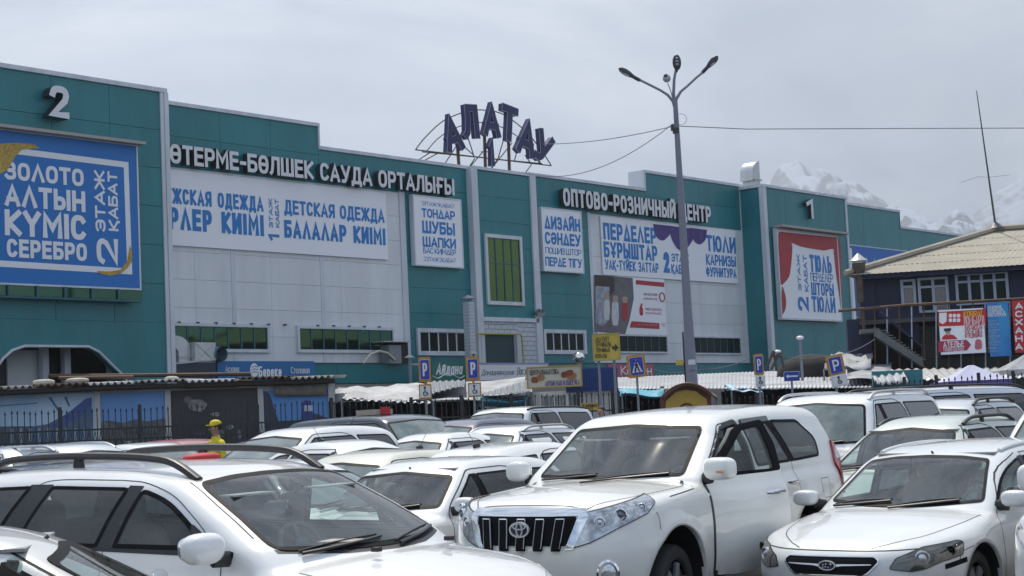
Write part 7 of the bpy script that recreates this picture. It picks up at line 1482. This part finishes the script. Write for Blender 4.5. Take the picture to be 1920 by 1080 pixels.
def parked(label, kind, pm, px, py, Y, yaw, h=.045, ref=None, rails=None, see=False, trim=None, rear=False, glassd=None, vis=False, fs=None, roofrack=None, **o):
    S = kind_shape(kind, **o); b = S.b; c = CarBuild(S, 'parked_car', label, 'car', pm, h, see); hw = b.W / 2
    zb0, zt = b.belt + .04, b.H - .15; gw = lambda z: float(S._gw(z)); wx = lambda z: float(S._wx(z)); rx = lambda z: float(S._rx(z))
    fr = trim or M_GLOSSBLK; ft = (zt + b.H) / 2 - .04
    zc = b.cow + .02; c.wz = zc; bw, tw = gw(zc) - .07, gw(zt) - .05
    c.win('F', [(-bw, zc + .02), (0, zc), (bw, zc + .02), (tw, zt + .0), (0, zt + .045), (-tw, zt + .0)], .026, glassd or (G_CLR if see else M_MDG), r=.05, frame=fr)
    zr = b.deck + .05; bw2, tw2 = gw(zr) - .09, gw(zt) - .07; c.win('B', [(-bw2, zr), (bw2, zr), (tw2, zt), (-tw2, zt)], .026, M_DKG if not see else G_DRK, frame=fr)
    fx = lambda z: wx(z) - S.kw * gw(z) ** 2 - .10 - (.04 if z > zt - .05 else 0); bx = lambda z: rx(z) + S.kb * gw(z) ** 2 + .14
    zm = (zb0 + zt) / 2; B0 = -b.wb * .5 - .02; C0 = -b.wb * .5 - .92; sg = M_DKG if not see else G_MID
    c.win('L', [(fx(zb0) - .04, zb0, .02), (fx(zm), zm, .15), (fx(zt), zt, .12), (B0 + .06, zt, .03), (B0, zb0, .02)], .02, sg, frame=fr)
    c.win('L', [(B0 - .09, zb0, .02), (B0 - .03, zt, .03), (max(C0 + .12, bx(zt) + .1), zt, .05), (max(C0 - .06, bx(zb0) + .15), zb0, .05)], .02, M_DKG if not see else G_DRK, frame=fr)
    if bx(zt) < C0 - .15: c.win('L', [(C0 - .14, zb0, .02), (C0 + .04, zt, .03), (bx(zt), zt - .02, .10), (bx(zb0), zb0 + .02, .08)], .02, M_DKG if not see else G_DRK, frame=fr)
    c.pat('pillar_trim', 'L', [(B0 + .0, zb0), (B0 + .06, zt), (B0 - .03, zt), (B0 - .09, zb0)], fr, .005, .0035)
    c.line('L', [(fx(zb0) + .12, b.clr + .1), (fx(zb0) + .10, zb0 - .08), (fx(zb0) + .04, zb0 + .02), (fx(zm) + .04, zm + .02), (fx(zt) + .02, zt + .035), (B0, zt + .045)], w=.010)
    c.line('L', [(B0 - .04, zb0), (B0 - .04, b.clr + .1)], w=.010); c.line('L', [(B0, zt + .045), (C0 + .1, zt + .045), (C0 - .12, zb0), (C0 - .1, .75)], w=.010)
    hw_ = hw - .18; c.line('T', [(b.fo - .18, hw_ - .18), (.2, hw_), (b.wx0 + .05, hw_ + .02)], w=.010)
    dz = .10 if b.H < 1.6 else .13
    n = b.nose; hl = [(b.fo - .08, .42, n - .14), (b.fo - .08, .46, n), (b.fo - .45, hw - .09, n + .05), (b.fo - .5, hw - .04, n - .06), (b.fo - .3, hw - .12, n - .14)]
    for sd in (0, 1): link('headlamp', patch_mesh(S, 38, fillet(to_dom(38, hl), .03), level=.005, sp=.09, name='headlamp', mirror=bool(sd)), c.root, M_WHL)
    c.pat('grille', 'F', [(-.38, n - .13), (.38, n - .13), (.40, n - .01), (-.40, n - .01)], M_GLOSSBLK, .03); c.pat('number_plate', 'F', [(-.26, .42), (.26, .42), (.26, .53), (-.26, .53)], mat('plate_white', (.75, .75, .73), .4), .005, .012)
    re_ = b.fo - b.L; d = b.deck; tl = [(re_ + .08, hw - .28, d - .30), (re_ + .06, hw - .28, d - .06), (re_ + .30, hw - .05, d - .02), (re_ + .32, hw - .03, d - .26)]
    for sd in (0, 1): link('tail_lamp', patch_mesh(S, 148, fillet(to_dom(148, tl), .03), level=.008, sp=.09, name='tail_lamp', mirror=bool(sd)), c.root, M_RED)
    c.mirror((fx(zb0) + .04, hw + .09, zb0 + .04), (.075, .11, .075 if b.H < 1.6 else .10)); c.handle(B0 + .22, zb0 - .14); c.handle(C0 + .1, zb0 - .13)
    if rails: c.rails(b.wx1 - .25, b.rx1 + .15, gw(zt) - .06, .055 if rails[1] else .02, .020, rails[0], (b.roofc,), flush=not rails[1])
    if roofrack:
        for x in roofrack: P = cast(S, 'T', [(x, 0)], 0.)[0]; MB().tube([(x, -gw(zt) + .05, P[2] + .07), (x, gw(zt) - .05, P[2] + .07)], .022, 6).build('cross_bar', M_ALU, c.root)
    if see: c.cabin(belt=b.belt - .02, dash_x=b.wx0 - .20, depth=.40, rows=2)
    c.wipers([(-.55, -.05), (0., .5)])
    for a in o.get('ant', ()): pass
    if vis: P = cast(S, 'T', [(b.rx1 + .35, 0)], 0.)[0]; v, q = superell('a', (P[0], 0, P[2] + .02), (.07, .025, .035), 2.2); MB().add(v, q, True).tube([(P[0], 0, P[2] + .02), (P[0] - .16, 0, P[2] + .20)], .004, 4).build('antenna', M_BLK, c.root)
    c.body(); c.wheels(.2, 0)
    ref = ref or (b.roofc, 0, b.H); NEEDS.append((label[:40], round(px_solve(c, ref, px, py, Y, yaw), 3))); return c
CREAM = paint('cream_paint', (.68, .66, .56), .35); SILV = paint('silver_paint', (.50, .53, .56), .35, .3); DKGR = paint('dark_grey_paint', (.05, .055, .065), .3); NAVP = paint('dark_navy_paint', (.012, .022, .045), .25); VIOG = paint('dark_violet_paint', (.045, .045, .09), .3, .2)
REDP = paint('red_paint', (.30, .02, .025), .3); PGRN = paint('pale_green_silver_paint', (.52, .57, .52), .35, .15); BLUW = paint('white_van_paint', (.72, .74, .80), .35); OFFW = paint('off_white_paint', (.76, .77, .77), .35)
A_L = R(-123); A_R = R(-42)
parked('old white saloon with a blue-tinted windscreen, between the two front SUVs', 'old', OFFW, 842, 862, 17.6, A_L, .032, see=True, H=1.43, gin=.2)
parked('pale green-silver estate with black roof rails behind the low silver estate', 'wagon', PGRN, 1760, 783, 19.5, R(-127), .035, rails=(M_BLK, 1), see=True, H=1.50, roofrack=())
parked('white full-size off-roader with silver roof rails behind the open-door wagon', 'boxy', OFFW, 1590, 741, 22.5, A_L, .04, rails=(M_ALU, 1), H=1.86)
parked('white van with dark glass and a black roof rack, behind the white off-roader at right', 'van', BLUW, 1735, 727, 28, R(-155), .045, rails=(M_BLK, 1), H=1.88)
parked('silver SUV with black roof rails, behind the pale green estate', 'suv', SILV, 1775, 752, 24.5, A_L, .045, rails=(M_BLK, 1), H=1.68, cow=1.12, belt=1.08)
parked('white SUV cut off by the right frame edge, beside the woman with the bun', 'suv', OFFW, 2085, 712, 17.0, R(-121), .05, H=1.76)
parked('white SUV whose headlamp corner just enters at the bottom right edge', 'suv', WHITE2, 1898, 985, 11.3, R(-121), .035, ref=(.50, -.86, .98), H=1.76)
parked('light silver saloon cut off by the bottom left corner', 'sedan', paint('light_silver_paint', (.62, .62, .60), .35, .15), -230, 990, 8.7, R(8), .028, see=True, ref=(-2.1, 0, 1.45))
parked('dark navy van with a box on its flat roof, by the fence', 'van', NAVP, 690, 780, 31, R(-48), .05, H=1.86)
parked('white high-roofed hatchback with dark window visors, in front of the navy van', 'mpv', OFFW, 600, 802, 25.5, A_L, .045, H=1.64, vis=True)
parked('white saloon with a sloping windscreen facing right, in front of the high-roofed hatchback', 'sedan', OFFW, 635, 828, 22.5, R(-45), .04, H=1.47, vis=True, see=False)
parked('cream saloon with a whip antenna on its roof edge', 'old', CREAM, 715, 848, 20.5, A_L, .04, H=1.41, vis=True)
parked('white coupe-like saloon half hidden behind the black-railed SUV roof', 'sedan', OFFW, 500, 866, 18.0, R(-40), .04, H=1.44)
parked('dark violet estate between the navy van and the white off-roader', 'mpv', VIOG, 900, 785, 31, A_L, .05, H=1.62)
parked('white off-roader with a short rail roof in front of the bread kiosk', 'boxy', OFFW, 985, 762, 34.5, A_L, .05, H=1.90, rails=(M_BLK, 0))
parked('white estate with raised roof rails in front of the dark violet estate', 'wagon', OFFW, 965, 799, 27.5, A_L, .05, H=1.50, rails=(M_ALU, 1), vis=True)
parked('white saloon with dark side glass left of the white railed estate', 'sedan', OFFW, 830, 812, 26.5, A_L, .045, H=1.46)
cr_ = parked('white estate seen from behind with a red high brake lamp', 'wagon', WHITE2, 955, 823, 20.8, R(52), .035, H=1.49, vis=True, rx1=-3.0, rx0=-3.45)
cr_.pat('brake_lamp', 'B', [(-.14, 1.335), (.14, 1.335), (.14, 1.37), (-.14, 1.37)], M_RED, .01, .02, sp=.05)
parked('silver estate with arched bright roof rails, far left of the third row', 'wagon', SILV, 120, 832, 24.5, A_R, .045, H=1.53, rails=(SILV, 1))
parked('dark grey saloon tucked in front of the silver railed estate, left', 'sedan', DKGR, 155, 846, 18.8, A_R, .045, H=1.46)
parked('pale silver hatchback at the far left frame edge', 'hatch', SILV, 15, 834, 25, A_R, .05, H=1.52)
parked('white saloon left of the red hatchback, facing right', 'sedan', OFFW, 265, 829, 27, A_R, .045, H=1.46, vis=True)
parked('red hatchback beside the man in yellow', 'hatch', REDP, 335, 823, 33, A_R, .05, H=1.50)
parked('dark grey saloon just right of the man in yellow', 'sedan', DKGR, 500, 823, 33, A_R, .05, H=1.45)
parked('dark grey hatchback with black rails low behind the black-railed SUV, left', 'wagon', DKGR, 90, 858, 15.8, A_R, .045, H=1.50, rails=(M_BLK, 1))
parked('white saloon behind the silver SUV, near the far right edge', 'sedan', OFFW, 1868, 749, 31, A_L, .05, H=1.46)
parked('white hatchback in the last row by the right fence', 'hatch', OFFW, 1805, 741, 35, A_L, .05, H=1.52)
# box and red cloth on the navy van's roof
nv = [o for o in COL.objects if o.get('label', '').startswith('dark navy van')][0]; bz = Vector(nv.matrix_world @ Vector((-1.7, 0, 1.86)))
e = empty('carton', 'flat cardboard box with a red cloth on the navy van roof', 'box', bz, R(-48)); slab('box', mat('cardboard', (.42, .36, .28), .9, noise=.2), e, -.30, .3, -.2, .2, 0, .10); slab('red_cloth', mat('red_cloth', (.50, .03, .04), .7, noise=.3), e, .3, .36, -.08, .10, 0, .14)
print('NEEDS', NEEDS)
# ================================================================== people
def person(label, X, Y, face, h=1.72, top=(.3, .3, .3), legs=(.04, .05, .08), skin=(.40, .25, .18), hair=(.02, .015, .012), cap=None, pose=0, female=False, bun=False, name='m', z=None, collar=None):
    g = ground(Y) if z is None else z; e = empty('person', label, 'person', (X, Y, g), face); k = h / 1.75
    sh = .175 if female else .20
    # joints: (x forward, y left, z), radius (a, b)
    V = [((0, 0, .98), .155, .12), ((0, 0, 1.18), .135, .105), ((.01, 0, 1.36), .165, .115), ((.0, 0, 1.47), .09, .075), ((.01, 0, 1.54), .055, .055), ((.03, 0, 1.61), .075, .085), ((.03, 0, 1.68), .082, .098), ((.02, 0, 1.735), .06, .07)]
    E_ = [(i, i + 1) for i in range(7)]
    def limb(root, pts):
        p = root
        for q in pts: V.append(q); E_.append((p, len(V) - 1)); p = len(V) - 1
        return p
    for s in (1, -1):
        if pose == 0: arm = [((0, s * sh * .6, 1.425), .078, .072), ((0, s * (sh + .02), 1.40), .070, .066), ((-.01, s * (sh + .05), 1.15), .045, .045), ((.10, s * (sh + .03), .93), .035, .035), ((.15, s * (sh + .01), .84), .034, .02), ((.17, s * (sh + .0), .76), .022, .014)]
        elif pose == 1 and s < 0: arm = [((0, s * sh * .6, 1.425), .078, .072), ((0, s * (sh + .02), 1.40), .070, .066), ((.05, s * (sh + .06), 1.17), .045, .045), ((.28, s * (sh - .02), 1.20), .035, .035), ((.36, s * (sh - .05), 1.22), .034, .02), ((.43, s * (sh - .06), 1.24), .022, .014)]
        else: arm = [((0, s * sh * .6, 1.425), .078, .072), ((0, s * (sh + .02), 1.40), .070, .066), ((-.02, s * (sh + .05), 1.14), .045, .045), ((.05, s * (sh + .04), .90), .035, .035), ((.08, s * (sh + .03), .81), .034, .02), ((.09, s * (sh + .02), .73), .022, .014)]
        limb(2, arm); limb(0, [((0, s * .09, .90), .10, .10), ((.02, s * .10, .50), .065, .065), ((-.02, s * .10, .12), .042, .045), ((.02, s * .10, .05), .045, .04), ((.15, s * .11, .035), .04, .025)])
    me = bpy.data.meshes.new('body'); me.from_pydata([tuple(c * k for c in v[0]) for v in V], E_, [])
    o = bpy.data.objects.new('tmp', me); COL.objects.link(o); o.modifiers.new('s', 'SKIN'); sk = me.skin_vertices[0].data
    for i, v in enumerate(V): sk[i].radius = (v[1] * k, v[2] * k); sk[i].use_root = (i == 0)
    sb = o.modifiers.new('u', 'SUBSURF'); sb.levels = 2; sb.render_levels = 2
    dg = bpy.context.evaluated_depsgraph_get(); m2 = bpy.data.meshes.new_from_object(o.evaluated_get(dg)); bpy.data.objects.remove(o)
    for q in (mat('skin_%.2f' % skin[0], skin, .55), mat('top_%.2f_%.2f_%.2f' % top, top, .8, noise=.15, nscale=5), mat('legs_%.2f' % legs[0], legs, .85), M_BLK): m2.materials.append(q)
    for vv in m2.vertices:
        w_ = min(1., max(0., (vv.co.z / k - .95) / .2)) * min(1., max(0., (1.50 - vv.co.z / k) / .06)); vv.co.y *= 1 + (.22 if not female else .10) * w_
    for p in m2.polygons:
        c = p.center / k; arm_ = abs(c.y) > sh + .0 and c.z < 1.3
        p.material_index = 3 if c.z < .09 else (2 if c.z < .97 and not (arm_ and abs(c.y) > .16 and c.z > .70) else (0 if c.z > 1.50 or (abs(c.y) > sh - .06 and c.z < 1.20 and (c.x > .04 or c.z < 1.12)) else 1)); p.use_smooth = True
    b = link('body', m2, e); hc = mat('hair_%.2f' % hair[0], hair, .7, noise=.4, nscale=20)
    v, q = superell('h', (-.008 * k, 0, 1.70 * k), (.105 * k, .088 * k, .085 * k), 2.1); MB().add(v, q, True).build('hair', hc, b)
    if female: v, q = superell('h', (-.055 * k, 0, 1.62 * k), (.055 * k, .085 * k, .12 * k), 2.2); MB().add(v, q, True).build('hair', hc, b)
    if bun: v, q = superell('h', (-.10 * k, 0, 1.76 * k), (.05 * k, .05 * k, .045 * k), 2.); MB().add(v, q, True).build('hair_bun', hc, b)
    f = MB(); v, q = superell('n', (.122 * k, 0, 1.635 * k), (.018 * k, .012 * k, .022 * k), 2.); f.add(v, q, True); f.build('nose', MATS['skin_%.2f' % skin[0]], b)
    ey = MB()
    for s in (1, -1): v, q = superell('y', (.108 * k, s * .032 * k, 1.662 * k), (.01 * k, .013 * k, .007 * k), 2.); ey.add(v, q, True)
    v, q = superell('y', (.110 * k, 0, 1.595 * k), (.008 * k, .025 * k, .006 * k), 2.); ey.add(v, q, True); o_ = ey.build('face_features', hc, b); o_['kind'] = 'stuff'
    er = MB()
    for s in (1, -1): v, q = superell('y', (.02 * k, s * .093 * k, 1.65 * k), (.02 * k, .012 * k, .03 * k), 2.); er.add(v, q, True)
    o_ = er.build('ears', MATS['skin_%.2f' % skin[0]], b); o_['kind'] = 'stuff'
    if cap:
        cm = mat('cap_%.2f_%.2f' % cap[:2], cap, .7, noise=.1); v, q = superell('c', (.01 * k, 0, 1.735 * k), (.105 * k, .088 * k, .075 * k), 2.2); o2 = MB().add([p_ for p_ in v], q, True).build('cap', cm, b)
        MB().prism(fillet([(.06 * k, -.085 * k), (.17 * k, -.06 * k), (.19 * k, 0), (.17 * k, .06 * k), (.06 * k, .085 * k)], .05), 1.705 * k, 1.722 * k, axis='z').build('cap_peak', cm, o2)
    if collar:
        cm = mat('collar_%.2f' % collar[0], collar, .8); MB().tube([(.065 * math.cos(t) + .012, .07 * math.sin(t), (1.50 - .02 * math.cos(t)) * k) for t in np.linspace(0, 6.283, 14)], .016, 6).build('collar', cm, b)
        for s in (1, -1): slab('chest_mark', M_BLK, b, .118, .128, s * .075 - .04, s * .075 + .04, 1.30 * k, 1.335 * k)
    return e
def person_at(label, px, py, Y, face, h=1.72, **k):
    p = at_y(px, py, Y); z = p.z - h; return person(label, p.x, Y, face, h, z=max(ground(Y) - .25, min(z, ground(Y) + .30)), **k)
person_at('man in a yellow cap and yellow polo shirt walking between the rows of cars', 405, 793, 29.5, R(-150), 1.74, top=(.62, .52, .01), cap=(.64, .50, .02), collar=(.60, .50, .02), pose=1, skin=(.26, .15, .10))
person_at('dark haired person in a red top behind the white wagon roofs, by the kiosk fence', 1066, 780, 39, R(-100), 1.68, top=(.5, .03, .03), female=True)
person_at('person in a pale lilac top walking by the fence under the bread board', 1078, 765, 42, R(-60), 1.74, top=(.45, .42, .55))
person_at('person seen bust-high behind the open-door wagon, near the yellow notice', 1127, 764, 38, R(-120), 1.70, top=(.55, .50, .45), hair=(.05, .025, .015))
person_at('dark haired person in a red shirt beside the raised van tailgate', 1838, 738, 33, R(-170), 1.70, top=(.45, .05, .06), female=True)
person_at('person in a pale olive shirt in the shade of the purple tent', 1872, 735, 38, R(-90), 1.72, top=(.30, .32, .22), hair=(.25, .22, .15))
person_at('woman with her dark hair in a bun and a navy top between the cars, right', 1886, 753, 27, R(160), 1.66, top=(.02, .03, .07), female=True, bun=True)
person_at('man in a dark shirt in the stall shade, right of the purple tent leg', 1912, 738, 40, R(-90), 1.72, top=(.06, .06, .07))
